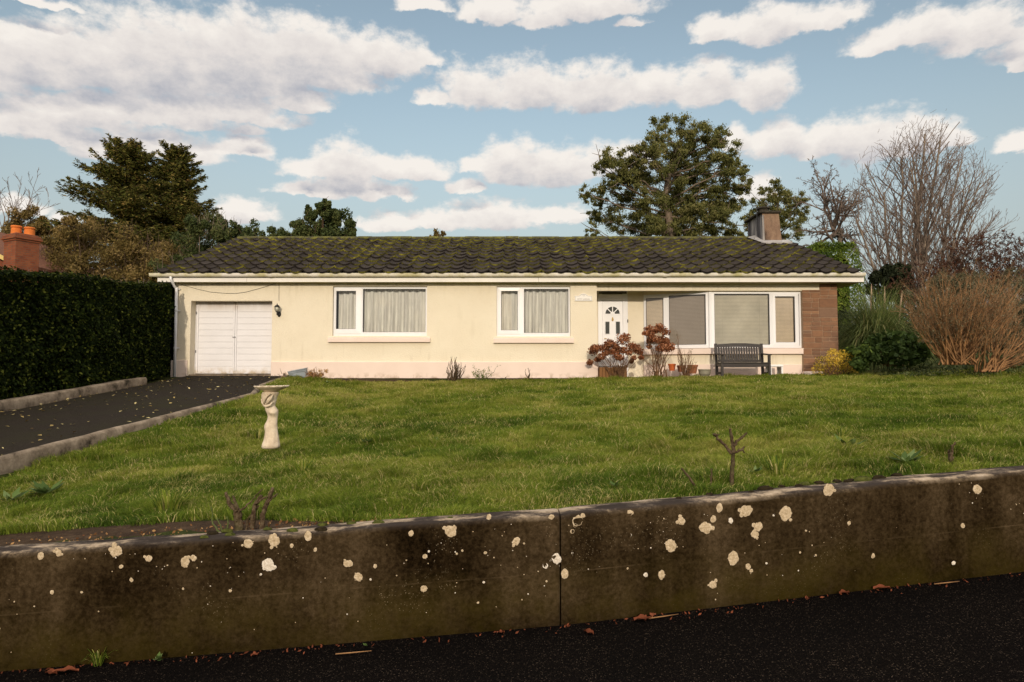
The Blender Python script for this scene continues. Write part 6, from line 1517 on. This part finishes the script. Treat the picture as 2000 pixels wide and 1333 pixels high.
# ------------------------------------------------------------------ things standing about the house
def build_bench():
    x0, x1, yf, yb = 5.27, 6.52, 17.20, 17.70; zg = -.06
    root = thing('garden_bench', ((x0+x1)/2, (yf+yb)/2, zg), 'dark stained slatted wooden bench under the large front window', 'bench')
    zs, za, zt = PZ(708,yf), PZ(693.5,yf), PZ(672,yb+.06); W = M['bench']; t = .06
    def leg(x, y, h, lean=0): 
        m = MB(); m.add([(x,y,zg-.05),(x+t,y,zg-.05),(x+t,y+t,zg-.05),(x,y+t,zg-.05),(x,y+lean,h),(x+t,y+lean,h),(x+t,y+t+lean,h),(x,y+t+lean,h)],[(0,3,2,1),(4,5,6,7),(0,1,5,4),(1,2,6,5),(2,3,7,6),(3,0,4,7)]); m.build('leg', W, root)
    leg(x0, yf, za-.012); leg(x1-t, yf, za-.012); leg(x0, yb-t, zt+.005, .09); leg(x1-t, yb-t, zt+.005, .09)
    m = MB()
    for k in range(5): m.bbox(x0+.005, x1-.005, yf-.01+k*.093, yf+.073+k*.093, zs-.022, zs, .006)
    m.build('seat', W, root)
    m = MB(); m.bbox(x0+t+.002, x1-t-.002, yf+.012, yf+.045, zs-.115, zs-.024, .006); m.build('apron', W, root); m = MB(); m.bbox(x0+t+.002, x1-t-.002, yb-.05, yb-.02, zs-.10, zs-.024, .006)
    m.build('apron', W, root)
    for x in (x0+.012, x1-t+.012):
        for za_, zb_ in ((zs-.10, zs-.024), (zg+.10, zg+.15)):
            m = MB(); m.bbox(x, x+.036, yf+t+.002, yb-t-.002, za_, zb_, .006); m.build('side_rail', W, root)
    # backrest: curved top rail, low rail, upright slats that lean back
    yz = lambda z: yb-.045+.09*(z-zs)/(zt-zs)
    m = MB(); n = 14; zr0 = zs+.045; vs = []
    xa, xb = x0+t+.001, x1-t-.001
    for k in range(n+1):
        s_ = k/n; x = xa+(xb-xa)*s_; top = zt-.012+.028*math.sin(math.pi*s_)**1.2; bot = zt-.092+.012*math.sin(math.pi*s_)
        vs += [(x,yz(bot)-.018,bot),(x,yz(top)-.018,top),(x,yz(top)+.022,top),(x,yz(bot)+.022,bot)]
    m.add(vs, [(4*k+a,4*k+4+a,4*k+4+(a+1)%4,4*k+(a+1)%4) for k in range(n) for a in range(4)]+[(0,1,2,3),(4*n+3,4*n+2,4*n+1,4*n)])
    m.build('top_rail', W, root)
    m = MB(); m.bbox(xa, xb, yz(zr0)-.018, yz(zr0)+.02, zr0-.03, zr0+.03, .006); m.build('lower_rail', W, root)
    ns = 17; w = .042
    for k in range(ns):
        x = xa+.018+(xb-xa-.036-w)*k/(ns-1); za_, zb_ = zr0+.031, zt-.094
        m = MB(); m.add([(x,yz(za_)-.007,za_),(x+w,yz(za_)-.007,za_),(x+w,yz(za_)+.011,za_),(x,yz(za_)+.011,za_),(x,yz(zb_)-.007,zb_+.01),(x+w,yz(zb_)-.007,zb_+.01),(x+w,yz(zb_)+.011,zb_+.01),(x,yz(zb_)+.011,zb_+.01)],[(0,3,2,1),(4,5,6,7),(0,1,5,4),(1,2,6,5),(2,3,7,6),(3,0,4,7)]); m.build('back_slat', W, root)
    for x in (x0-.012, x1-t-.012):
        m = MB(); m.prism([(yf-.05,za-.012),(yf-.055,za+.008),(yf-.02,za+.018),(yb-.03,za+.052),(yb-.03,za+.024)], 'x', x, x+.085); m.build('armrest', W, root)
build_bench()
# white plastic stool to the right of the bench
m_root = thing('stool', (6.78, 17.72, -.08), 'small white plastic stool beside the right arm of the bench', 'stool')
mb = MB(); xa, xb, ya, yb_ = 6.62, 6.98, 17.55, 17.88; zt = PZ(713,17.6); mb.bbox(xa, xb, ya, yb_, zt-.05, zt, .012); mb.build('seat', M['plastic_white'], m_root)
for (x, y) in ((xa+.01,ya+.01),(xb-.055,ya+.01),(xa+.01,yb_-.055),(xb-.055,yb_-.055)):
    mb = MB(); mb.prism([(x,y),(x+.045,y),(x+.045,y+.02),(x+.02,y+.02),(x+.02,y+.045),(x,y+.045)], 'z', -.10, zt-.051); mb.build('leg', M['plastic_white'], m_root)
mb = MB(); mb.box(xb-.03, xb-.022, ya+.06, yb_-.06, -.08, zt-.052); mb.build('side_panel', M['plastic_white'], m_root)

def pot(name, label, u0, u1, vt, vb, Y, mat, prof='flower', plant=None, group=None):
    x0, x1 = PX(u0,Y,720), PX(u1,Y,720); r = (x1-x0)/2; zt, zb = PZ(vt,Y), PZ(vb,Y); c = Vector(((x0+x1)/2, Y, zb)); h = zt-zb
    root = thing(name, c, label, 'flower pot', group); mb = MB()
    if prof == 'flower': P_ = [(r*.68,0),(r*.90,h*.76),(r*.985,h*.77),(r,h*.80),(r,h*.98),(r*.97,h),(r*.90,h),(r*.86,h*.90)]
    else: P_ = [(r*.70,0),(r*.92,h*.30),(r*.97,h*.75),(r*1.03,h*.85),(r*1.03,h*.98),(r*.98,h),(r*.92,h),(r*.88,h*.88)]
    mb.lathe(P_, c, 24); mb.build('bowl', mat, root, smooth=False)
    mb = MB(); mb.lathe([(r*.87,h*.86),(r*.5,h*.90)], c, 16); mb.build('compost', M['soil'], root); return root
pot('flower_pot', 'bright orange clay pot standing between the two hydrangeas and the cut stems', 1305, 1320, 711, 724.5, 17.95, M['terracotta'])
pot('flower_pot', 'dull reddish clay pot just behind the cut stems', 1322, 1340, 714, 727, 18.0, M['terracotta_dull'])
pot('flower_pot', 'brown clay pot with dry twigs right of the cut stems', 1342, 1363, 713, 730, 17.85, M['terracotta_dull'])
pot('plant_bowl', 'wide grey glazed bowl on the paving left of the bench', 1364, 1388, 721.5, 735, 17.7, M['stoneware'], 'bowl')
# half barrel planter behind the first hydrangea
def barrel():
    Y = 17.75; x0, x1 = PX(1169,Y), PX(1222,Y); z0, z1 = -.09, PZ(717.5,Y); root = thing('wooden_planter', ((x0+x1)/2,Y,z0), 'brown slatted wooden planter at the foot of the first hydrangea by the door', 'planter')
    n = 9; mb = MB(); w = (x1-x0)/n
    for k in range(n): mb.bbox(x0+k*w+.003, x0+(k+1)*w-.003, Y-.16, Y-.135, z0, z1-.004*random.random(), .005)
    for k in range(4): mb.bbox(x0-.002, x0+.022, Y-.13+k*.075, Y-.13+k*.075+.07, z0, z1, .005); mb.bbox(x1-.022, x1+.002, Y-.13+k*.075, Y-.13+k*.075+.07, z0, z1, .005)
    mb.bbox(x0+.03, x1-.03, Y+.17, Y+.195, z0, z1, .005)
    mb.build('side_boards', M['barrel'], root)
    mb = MB(); mb.bbox(x0-.015, x1+.015, Y-.175, Y-.13, z1+.001, z1+.022, .006); mb.build('rim', M['bench'], root)
    mb = MB(); mb.bbox(x0+.025, x1-.025, Y-.13, Y+.168, z0, z1-.03, .01); mb.build('compost', M['soil'], root)
barrel()
def trough():
    Y = 17.35; a, b, c, d = P(562,727,Y), P(597,720.5,Y+.05), P(596.5,737.5,Y+.05), P(566,738,Y); root = thing('plastic_trough', P(580,738,Y), 'grey plastic trough tipped at an angle on the bed beside the garage', 'trough')
    mb = MB(); back = Vector((0,.26,.05)); lip = Vector((0,-.012,0))
    f = [Vector(p) for p in (a,b,c,d)]; ctr = sum(f, Vector())/4; inn = [p.lerp(ctr, .10) for p in f]
    bk = [p.lerp(ctr,.12)+back for p in f]
    mb.add([*f,*inn,*bk], [(0,1,5,4),(1,2,6,5),(2,3,7,6),(3,0,4,7),(1,0,8,9),(2,1,9,10),(3,2,10,11),(0,3,11,8),(8,11,10,9)])
    mid = [p+Vector((0,-.004,0)) for p in inn]; mb.add(mid, [(0,3,2,1)])
    mb.build('body', M['trough'], root)
    mb = MB(); rm = [p+lip for p in f]; mb.tube([rm[0],rm[1]],[.014,.014],6); mb.tube([f[0].lerp(f[3],.28)+lip, f[1].lerp(f[2],.22)+lip],[.008,.008],6); mb.build('rim', M['black_iron'] if False else M['trough'], root)
trough()

# ---- birdbath
def build_birdbath():
    Y = 8.5; b = P(528,868,Y); b.z = ground_z(b.x, Y)-.03; k = Y/FPX
    root = thing('birdbath', b, 'pale cast stone birdbath carried by a draped female figure on the lawn', 'birdbath')
    Z = lambda v: PZ(v, Y); X = lambda u, v: P(u, v, Y).x
    # cross-sections of the figure read up the column: (v, left u, right u, depth ratio)
    SEC = [(878,509,548,.9),(868,512,546,.9),(860,515.5,545,.9),(850,517.5,543.5,.9),(842,518.5,542.2,.9),(838,516.5,542,.85),(832,515.8,541.5,.85),(826,519.5,541.5,.8),(820,522.5,541.8,.78),(814,523.5,542.3,.78),(810,522.8,543,.85),(806,521,543.4,.95),(802,519,543.8,.9),(797,518,540,.8),(793,516.5,536.5,.8),(788,514,538.5,.95),(782,512.5,540,1.0),(776,511,541,1.0),(771,511.2,543,1.0),(767.5,513,544.5,1.0),(765,513.5,544,1.0)]
    n = 28; m = MB(); vs = []
    for i, (v, u0, u1, dr) in enumerate(SEC):
        x0, x1 = X(u0,v), X(u1,v); r = (x1-x0)/2; cx = (x0+x1)/2; z = Z(v)
        for j in range(n):
            t = 2*math.pi*j/n; c_, s_ = math.cos(t), math.sin(t); q = 1.0
            front = max(0,-s_)
            if v > 838: q += .045*math.sin(9*t+v*.10)*(1 if s_ < .5 else .5)                  # drapery pleats
            if 765 < v < 795: q += .05*math.sin(6*t+v*.5)                                        # raised arms and hair round the head
            yy = Y+r*dr*s_*q; xx = cx+r*c_*q
            if 800 < v < 812:                                                                    # bust
                for bx in (.12, .72): yy -= .050*math.exp(-(((xx-cx)/r-bx)/.30)**2)*math.exp(-((v-807)/3.5)**2)*(front > .2)
            vs.append((xx, yy, z))
    N_ = len(SEC); m.add(vs, [(i*n+j, i*n+(j+1)%n, (i+1)*n+(j+1)%n, (i+1)*n+j) for i in range(N_-1) for j in range(n)]+[tuple(range(n))[::-1], tuple(range((N_-1)*n,N_*n))])
    o = m.build('figure', M['cast'], root, smooth=True)
    sub = o.modifiers.new('sub','SUBSURF'); sub.levels = 1; sub.render_levels = 1
    # hair and veil swirls, and an arm folded up to the bowl
    m = MB(); c = lambda u, v, d: Vector((X(u,v), Y-d, Z(v)))
    for pts in ([(524,790,.105),(530,784,.115),(536,777,.11),(538,771,.10)],[(521,788,.10),(523,780,.115),(528,773,.115),(535,769,.11)],[(519,792,.085),(526,793,.11),(533,791,.10),(537,785,.085)],[(527,786,.12),(531,780,.123),(534,775,.118)],[(516,779,.085),(518,786,.095),(522,793,.10)]):
        m.tube([c(*p) for p in pts], [.010,.017,.016,.008][:len(pts)] if len(pts) == 4 else [.010,.016,.008], 6)
    m.build('hair', M['cast'], root, smooth=True)
    m = MB(); cx = X(530.5,757); R_ = (X(563,757)-X(498,757))/2; zr = Z(754.5); nn = 40
    prof = [(.085,Z(765.5)),(.10,Z(763)),(.13,Z(761.5)),(R_*.75,Z(759.5)),(R_*.97,Z(756.5)),(R_,zr),(R_*.96,zr+.004),(R_*.84,zr-.016),(R_*.4,zr-.028),(.005,zr-.03)]
    vs = []
    for r, z in prof:
        for j in range(nn):
            t = 2*math.pi*j/nn; sc = 1+(.035*math.cos(14*t) if r > R_*.7 else 0); q = r*sc*(1-.10*math.exp(-((t-2.2)/.12)**2)*(r > R_*.8)); vs.append((cx+q*math.cos(t), Y+q*math.sin(t), z+(.005*math.cos(14*t) if r > R_*.8 else 0)+.004*math.sin(t+2)))
    L_ = len(prof); m.add(vs, [(i*nn+j, i*nn+(j+1)%nn, (i+1)*nn+(j+1)%nn, (i+1)*nn+j) for i in range(L_-1) for j in range(nn)]+[tuple(range(nn))[::-1]])
    m.build('bowl', M['cast'], root, smooth=True)
build_birdbath()

# ---- hydrangeas with dead flower heads
def hydrangea(label, base, Y, heads, seed, n_extra, thick=.008):
    rng = np.random.default_rng(seed); b = P(*base, Y); b.z = ground_z(b.x, min(Y,17.4)); root = thing('hydrangea', b, label, 'shrub', None); pol = []
    for (u, v, r) in heads:
        y = Y+rng.uniform(-.3,.3); c = np.array(P(u, v, y)); s_ = np.array(b)+rng.normal(size=3)*np.array([.10,.07,0]); s_[2] = b.z-.03
        tt = np.linspace(0,1,7)[:,None]; mid = s_+(c-s_)*.5+np.array([(s_[0]-c[0])*.18,0,.10]); p = s_*(1-tt)**2+2*mid*tt*(1-tt)+c*tt**2+rng.normal(size=(7,3))*.008; pol.append((p, np.linspace(thick*rng.uniform(.8,1.3),.0035,7)))
        R_ = 1.25*r/FPX*y; n = int(110+r*13); d = rand_dirs(n); d[:,2] = d[:,2]*.85+.12; sc = RNG.uniform(.40,.98,n)[:,None]; q = c+d*R_*sc*np.array([1,1,.95]); nn = d+rng.normal(size=(n,3))*.6
        v_, f_, t_ = leaves(q, rng.uniform(.034,.060,n), .8, nn/np.linalg.norm(nn,axis=1,keepdims=True), np.cross(nn, rand_dirs(n)), .08); np_mesh('flower_head', v_, f_, M['hyd'], root, {'tint': t_})
    for k in range(n_extra):
        d = np.array([rng.normal()*.45, rng.normal()*.35, 1]); pol.append((wander(np.array(b)+rng.normal(size=3)*[.1,.06,0], d, rng.uniform(.35,.95), 6, .06), np.linspace(thick*.8,.003,7)))
    tubes('stems', pol, M['stem_brown'], root, 5); return root
hydrangea('rounded hydrangea with many brown dead flower heads in front of the door', (1208,742), 17.45,
   [(1158,687,9),(1170,681,9),(1185,677,9),(1182,690,8),(1200,676,9),(1215,664,12),(1222,660,9),(1190,671,8),(1232,676,9),(1240,681,10),(1246,684,9),(1205,697,8),(1175,697,8),(1152,709,6),(1218,685,7),(1238,700,5),(1167,703,6),(1203,683,8),(1228,690,6),(1195,688,7),(1160,680,7),(1233,707,4),(1212,700,6),(1250,690,5)], 5, 26)
hydrangea('taller hydrangea with fewer dead flower heads before the narrow bay pane', (1286,742), 17.5,
   [(1268,645,9),(1288,641,10),(1300,650,8),(1275,648,8),(1262,652,5),(1280,664,9),(1293,666,9),(1297,674,8),(1290,681,9),(1303,681,9),(1310,679,9),(1270,665,7),(1268,678,5),(1258,652,4),(1300,667,7),(1252,699,5),(1285,645,8),(1272,656,6)], 6, 14, .011)
canes('cut_stems', 'bundle of cut back brown canes beside the clay pots', (1337,738), 17.4, 34, [(1316,672),(1322,650),(1330,682),(1340,690),(1347,680),(1356,690),(1366,704)], M['stem_brown'], 9, 1, .010, M['bay'], 60, cat='shrub', spread=.14, kids=(1,0), L_ratio=.25)
canes('pruned_rose', 'leafless pruned rose bush on the bed below the gap between the windows', (886,752), 17.2, 26, [(868,718),(876,706),(889,694),(895,712),(903,700),(912,712)], M['rose_wood'], 10, 1, .017, None, 0, spread=.16, kids=(2,0), L_ratio=.22)
canes('leafy_rose', 'low rose with a few green leaves right of the leafless rose bush', (940,746), 17.25, 13, [(918,722),(928,714),(940,720),(955,718),(972,717)], M['green_cane'], 11, 1, .008, M['laurel'], 420, spread=.12, kids=(3,0), L_ratio=.3)
canes('rose_stub', 'short twin cane stub against the plinth left of the door', (1031,741), 17.35, 3, [(1024,722),(1036,712),(1038,711)], M['rose_wood'], 12, 1, .014, None, 0, spread=.05, kids=(1,0), L_ratio=.15)
shrub('dry_shrub', 'small dry yellowish shrub beside the grey plastic trough', 17.1, [(604,733,8),(615,730,9),(628,735,8),(610,742,9),(625,743,9),(618,738,9)], M['dry_leaf'], 80, .035, .5, stem_mat=M['stem_brown'], twigs=3, dy=.1, rng_seed=15)
shrub('twiggy_shrub', 'sparse purple twigged plant at the kerb end beside the garage', 17.0, [(553,735,7),(560,742,6),(548,745,5)], M['dry_leaf'], 10, .03, .5, stem_mat=M['bark_twig'], twigs=6, dy=.1, rng_seed=16)

# ---- old pruned roses along the roadside wall
def stump(label, Y, limbs, seed, mat=None, name='pruned_rose'):
    """limbs: list of (polyline in photo coordinates, start radius, end radius)"""
    rng = np.random.default_rng(seed); p0 = P(*limbs[0][0][0], Y); root = thing(name, p0, label, 'shrub'); mb = MB()
    for pts, r0, r1 in limbs:
        q = []; yo = 0
        for i, (u, v) in enumerate(pts): q.append(P(u, v, Y+yo)); yo += rng.uniform(-.03,.04)
        # resample with knobbly thickness
        Q = []; 
        for a, b in zip(q[:-1], q[1:]):
            for k in range(5): Q.append(a.lerp(b,k/5))
        Q.append(q[-1]); n = len(Q); R_ = [(r0+(r1-r0)*i/(n-1))*(1+.16*rng.normal()*(.5+.5*(i%3 == 0))) for i in range(n)]
        R_ = [max(x, r1*.6) for x in R_]; Q = [p+Vector(rng.normal(size=3)*.0025) for p in Q]
        mb.tube(Q, R_, 9)
        for k in range(int(n/2)):
            i = rng.integers(1,n-1); d = Vector(rand_dirs(1)[0]); mb.tube([Q[i], Q[i]+d*R_[i]*1.25, Q[i]+d*R_[i]*1.7+Vector((0,0,.006))], [R_[i]*.35,R_[i]*.22,R_[i]*.10], 5)
    mb.build('stem', mat or M['rose_wood'], root, smooth=True); return root
stump('tallest pruned rose, a bare trunk with forked stubs behind the right half of the wall', 5.25, [([(1426,985),(1430,920),(1432,886)],.018,.015),([(1432,886),(1431,865),(1425,838)],.016,.011),([(1432,872),(1445,858),(1459,846)],.012,.008),([(1430,887),(1412,867),(1397,851),(1394,848)],.013,.009),([(1397,851),(1404,848)],.008,.005),([(1434,884),(1447,880),(1453,874)],.011,.007),([(1450,880),(1455,885)],.006,.004)], 1)
stump('two thin leaning rose stubs left of the tallest pruned rose', 5.15, [([(1368,975),(1350,938),(1331,915)],.011,.008),([(1388,972),(1388,945),(1390,915)],.010,.007),([(1388,965),(1398,950)],.008,.006)], 2)
stump('single thin dark rose stump behind the right end of the wall', 5.6, [([(1857,930),(1856,900),(1858,885)],.016,.013),([(1858,886),(1860,872),(1866,864)],.011,.007),([(1856,895),(1853,885),(1854,880)],.011,.008)], 3)
stump('gnarled many stemmed rose stump behind the wall below the birdbath', 4.75, [([(470,1050),(466,1015),(463,995)],.034,.024),([(462,998),(450,985),(443,970),(440,962)],.015,.010),([(464,996),(458,978),(456,970)],.012,.007),([(466,1000),(480,990),(497,972),(512,955)],.007,.004),([(492,1050),(494,1010),(498,985),(512,968)],.017,.012),([(510,1050),(513,1005),(524,978),(533,952)],.020,.012),([(520,985),(535,970),(543,966)],.008,.005),([(498,985),(520,970)],.009,.007),([(478,1050),(485,1015),(505,988)],.010,.007)], 4)
stump('thin green rose shoots left of the gnarled rose stump', 4.7, [([(440,1050),(425,1035),(415,1020),(413,990)],.007,.004),([(438,1050),(432,1030),(424,1012)],.006,.004),([(442,1048),(446,1025),(444,1008)],.006,.004)], 5, M['green_cane'])

# ---- neighbour's house with the brick stack, beyond the hedge
def neighbour():
    Y = 25; c = P(42,500,Y); root = thing('neighbour_house', (c.x-1.5, Y+2, -1.6), 'neighbouring house beyond the hedge with red brick chimney', 'house')
    R_ = Matrix.Translation((c.x, Y, 0)) @ Matrix.Rotation(rad(-28), 4, 'Z')
    zt = PZ(461,Y); za = PZ(475,Y)
    mb = MB(); mb.M = R_; mb.bbox(-.40, .40, -.40, .40, -1.5, za, .01); ch = mb.build('chimney', M['brick'], root)
    mb = MB(); mb.M = R_
    for k, (o, z0, z1) in enumerate(((.03,za,za+.07),(.075,za+.07,za+.16),(.04,za+.16,za+.235),(-.02,za+.235,za+.29))): mb.bbox(-.40-o, .40+o, -.40-o, .40+o, z0+.001, z1, .012)
    mb.build('corbel', M['brick'], ch)
    for (dx, dy, h) in ((-.16,-.12,.34),(.17,.16,.30)):
        mb = MB(); p = R_ @ Vector((dx, dy, za+.285)); mb.lathe([(.175,0),(.165,h*.6),(.155,h*.75),(.175,h*.8),(.185,h*.9),(.17,h),(.14,h),(.12,h*.7)], p, 22); mb.build('chimney_pot', M['pot'], ch)
    xe = c.x-.35; ze = PZ(511,Y); pk = (xe-4.5, ze+2.2); xw = xe-9.0
    mb = MB(); mb.prism([(xw+.2,-1.6),(xe-.2,-1.6),(xe-.2,ze-.15),(pk[0],pk[1]-.15),(xw+.2,ze-.15)], 'y', Y+.35, Y+8); mb.build('wall', M['brick'], root)
    mb = MB(); mb.prism([(xe,ze-.1),(xe,ze+.02),(pk[0],pk[1]+.02),(xw,ze+.02),(xw,ze-.1),(pk[0],pk[1]-.1)], 'y', Y+.1, Y+8.3); mb.build('roof', M['old_tile'], root)
    mb = MB(); mb.prism([(xe+.02,ze-.13),(xe+.02,ze+.03),(pk[0],pk[1]+.03),(xw-.02,ze+.03),(xw-.02,ze-.13),(pk[0],pk[1]-.13)], 'y', Y+.04, Y+.09); mb.build('bargeboard', M['ivory'], root)
neighbour()

# ---- litter
def litter():
    rng = np.random.default_rng(14); n = 430; y = rng.uniform(6,17.9,n); s_ = rng.random(n); edge = rng.random(n) < .45
    s_ = np.where(edge, s_**3*.35, s_); xa, xb = -8.38, kerb_x(y)-.14; x = xa+(xb-xa)*s_; z = drive_z(y)+.016+.01*rng.random(n)
    nn = np.stack([rng.normal(size=n)*.25,rng.normal(size=n)*.25,np.ones(n)],-1); nn /= np.linalg.norm(nn,axis=1,keepdims=True)
    v, q, t = leaves(np.stack([x,y,z],-1), rng.uniform(.03,.085,n), .55, nn, np.cross(nn, rand_dirs(n)), .08); o = np_mesh('leaf_litter', v, q, M['litter'], None, {'tint': t}); tag(o, 'pale fallen leaves scattered over the driveway', 'leaf litter', kind='stuff')
    # crumbs of dead leaf in the gutter of the road and on the bare soil
    n = 420; x = rng.uniform(-4.5,6,n); y = wall_y(x)-.015-np.abs(rng.normal(size=n))*.05; z = foot_z(x)+.006; v, q, t = leaves(np.stack([x,y,z],-1), rng.uniform(.008,.035,n), .4); o = np_mesh('road_debris', v, q, M['red_leaf'], None, {'tint': t*.6}); tag(o, 'crumbled dead leaves along the foot of the road wall', 'leaf litter', kind='stuff')
    n = 900; x = rng.uniform(-4.5,.2,n); w = .55*sstep(1.0,-2.6,x); y = wall_y(x)+WTH+w*rng.random(n); z = terrain(x,y)+.008+.02*rng.random(n); v, q, t = leaves(np.stack([x,y,z],-1), rng.uniform(.008,.035,n), .55); o = np_mesh('bed_debris', v, q, M['dry_leaf'], None, {'tint': t*.7}); tag(o, 'dead leaf scraps on the bare soil behind the wall', 'leaf litter', kind='stuff')
litter()
def curled_leaf(label, c, L_, w, yaw, mat, tint, curl=.35):
    root_mb = []; n = 7; V = []
    for i in range(n):
        s_ = i/(n-1); x = (s_-.5)*L_; ww = w*math.sin(math.pi*min(max(s_,.04),.97))**.8; z = curl*L_*(.5-abs(s_-.5))*.5+.004
        for k in (-1,-.5,0,.5,1): V.append((x+.1*ww*abs(k), ww*k, z+abs(k)*curl*w*.8+.006*math.sin(i*2+k)))
    Mx = Matrix.Translation(c) @ Matrix.Rotation(yaw, 4, 'Z'); V = [Mx @ Vector(p) for p in V]
    i = np.arange(n*5).reshape(n,5); q = np.stack([i[:-1,:-1], i[1:,:-1], i[1:,1:], i[:-1,1:]],-1).reshape(-1,4)
    o = np_mesh('fallen_leaf', np.array(V), q, mat, None, {'tint': np.full(n*5, tint)}, smooth=True); tag(o, label, 'fallen leaf', 'fallen leaves by the wall'); return o
def on_road(u, v):
    d = P(u, v, 1.0); lo, hi = 1.0, 6
    for _ in range(40):
        m_ = (lo+hi)/2
        if d.z*m_ > float(foot_z(d.x*m_)): lo = m_
        else: hi = m_
    y = min(lo, float(wall_y(d.x*lo))-.03); return Vector((d.x*lo, y, float(foot_z(d.x*lo))+.004))
for (u,v,L_,w,yw,tn,lb) in ((1713,1147,.13,.035,.2,.55,'largest red brown leaf curled against the wall foot on the right'),(1640,1155,.09,.025,.4,.35,'small brown leaf left of the largest red leaf at the wall foot'),(1255,1213,.12,.035,.3,.4,'brown leaf lying on the road right of the wall joint'),(1275,1205,.07,.02,1.2,.7,'paler leaf tip resting behind the brown leaf right of the wall joint'),(1150,1238,.08,.025,2.2,.2,'dark leaf flat on the road below the wall joint'),(978,1238,.05,.016,.3,.5,'small round leaf at the wall foot left of the joint'),(498,1282,.05,.022,.8,.55,'rusty leaf at the wall foot between the succulent and the long twig'),(128,1315,.14,.03,.2,.45,'long reddish leaf on the road near the bottom left corner'),(100,1318,.09,.025,2.8,.3,'dark red leaf left of the long reddish leaf')):
    curled_leaf(lb, on_road(u,v), L_, w, yw, M['red_leaf'], tn)
for (u,v,L_,tn,lb) in ((1203,835,.09,.8,'orange brown leaf lying in the lawn right of centre'),(1018,938,.06,.9,'small orange leaf standing in the lawn above the wall joint'),(660,875,.07,.8,'narrow brown leaf in the lawn right of the birdbath'),(1126,903,.06,.7,'round dry leaf in the middle of the lawn'),(1040,865,.05,.6,'tiny brown leaf in the lawn centre'),(865,868,.06,.7,'reddish leaf resting on the low weed in the lawn'),(1525,868,.07,.9,'pale orange leaf in the lawn above the tallest rose')):
    c = on_lawn(u,v); c.z += .045; curled_leaf(lb, c, L_, L_*.35, random.random()*3, M['red_leaf'], tn, .5)
# twigs on the road
for (a, b, lb) in (((658,1277),(728,1270),'long pale twig lying along the wall foot left of the joint'),((1265,1208),(1322,1198),'thin curved twig at the wall foot right of the joint'),((1815,1139),(1860,1132),'thin orange twig at the wall foot on the far right')):
    p, q = on_road(*a), on_road(*b); mb = MB(); mb.tube([p+Vector((0,-.03,.006)), p.lerp(q,.5)+Vector((0,-.05,.012)), q+Vector((0,-.035,.006))],[.004,.0035,.002],5); o = mb.build('twig', M['stem_orange'], None, smooth=True); tag(o, lb, 'twig', 'twigs on the road')
c = on_road(192,1300); blade_tuft('grass_tuft', 'bright green grass tuft growing where the road meets the wall on the left', 'grass tuft', c, .03, .11, 34, M['bigleaf'] if False else M['grass'], None, .9)
c = on_road(308,1297); rosette_plant('succulent', 'tiny pale succulent at the wall foot right of the grass tuft', c, .045, 26, M['weed'], None, 1.1, .6)
c = on_road(716,1270); rosette_plant('weed', 'small green weed seedling beside the long pale twig', c, .035, 7, M['weed'], None, .7, .6)
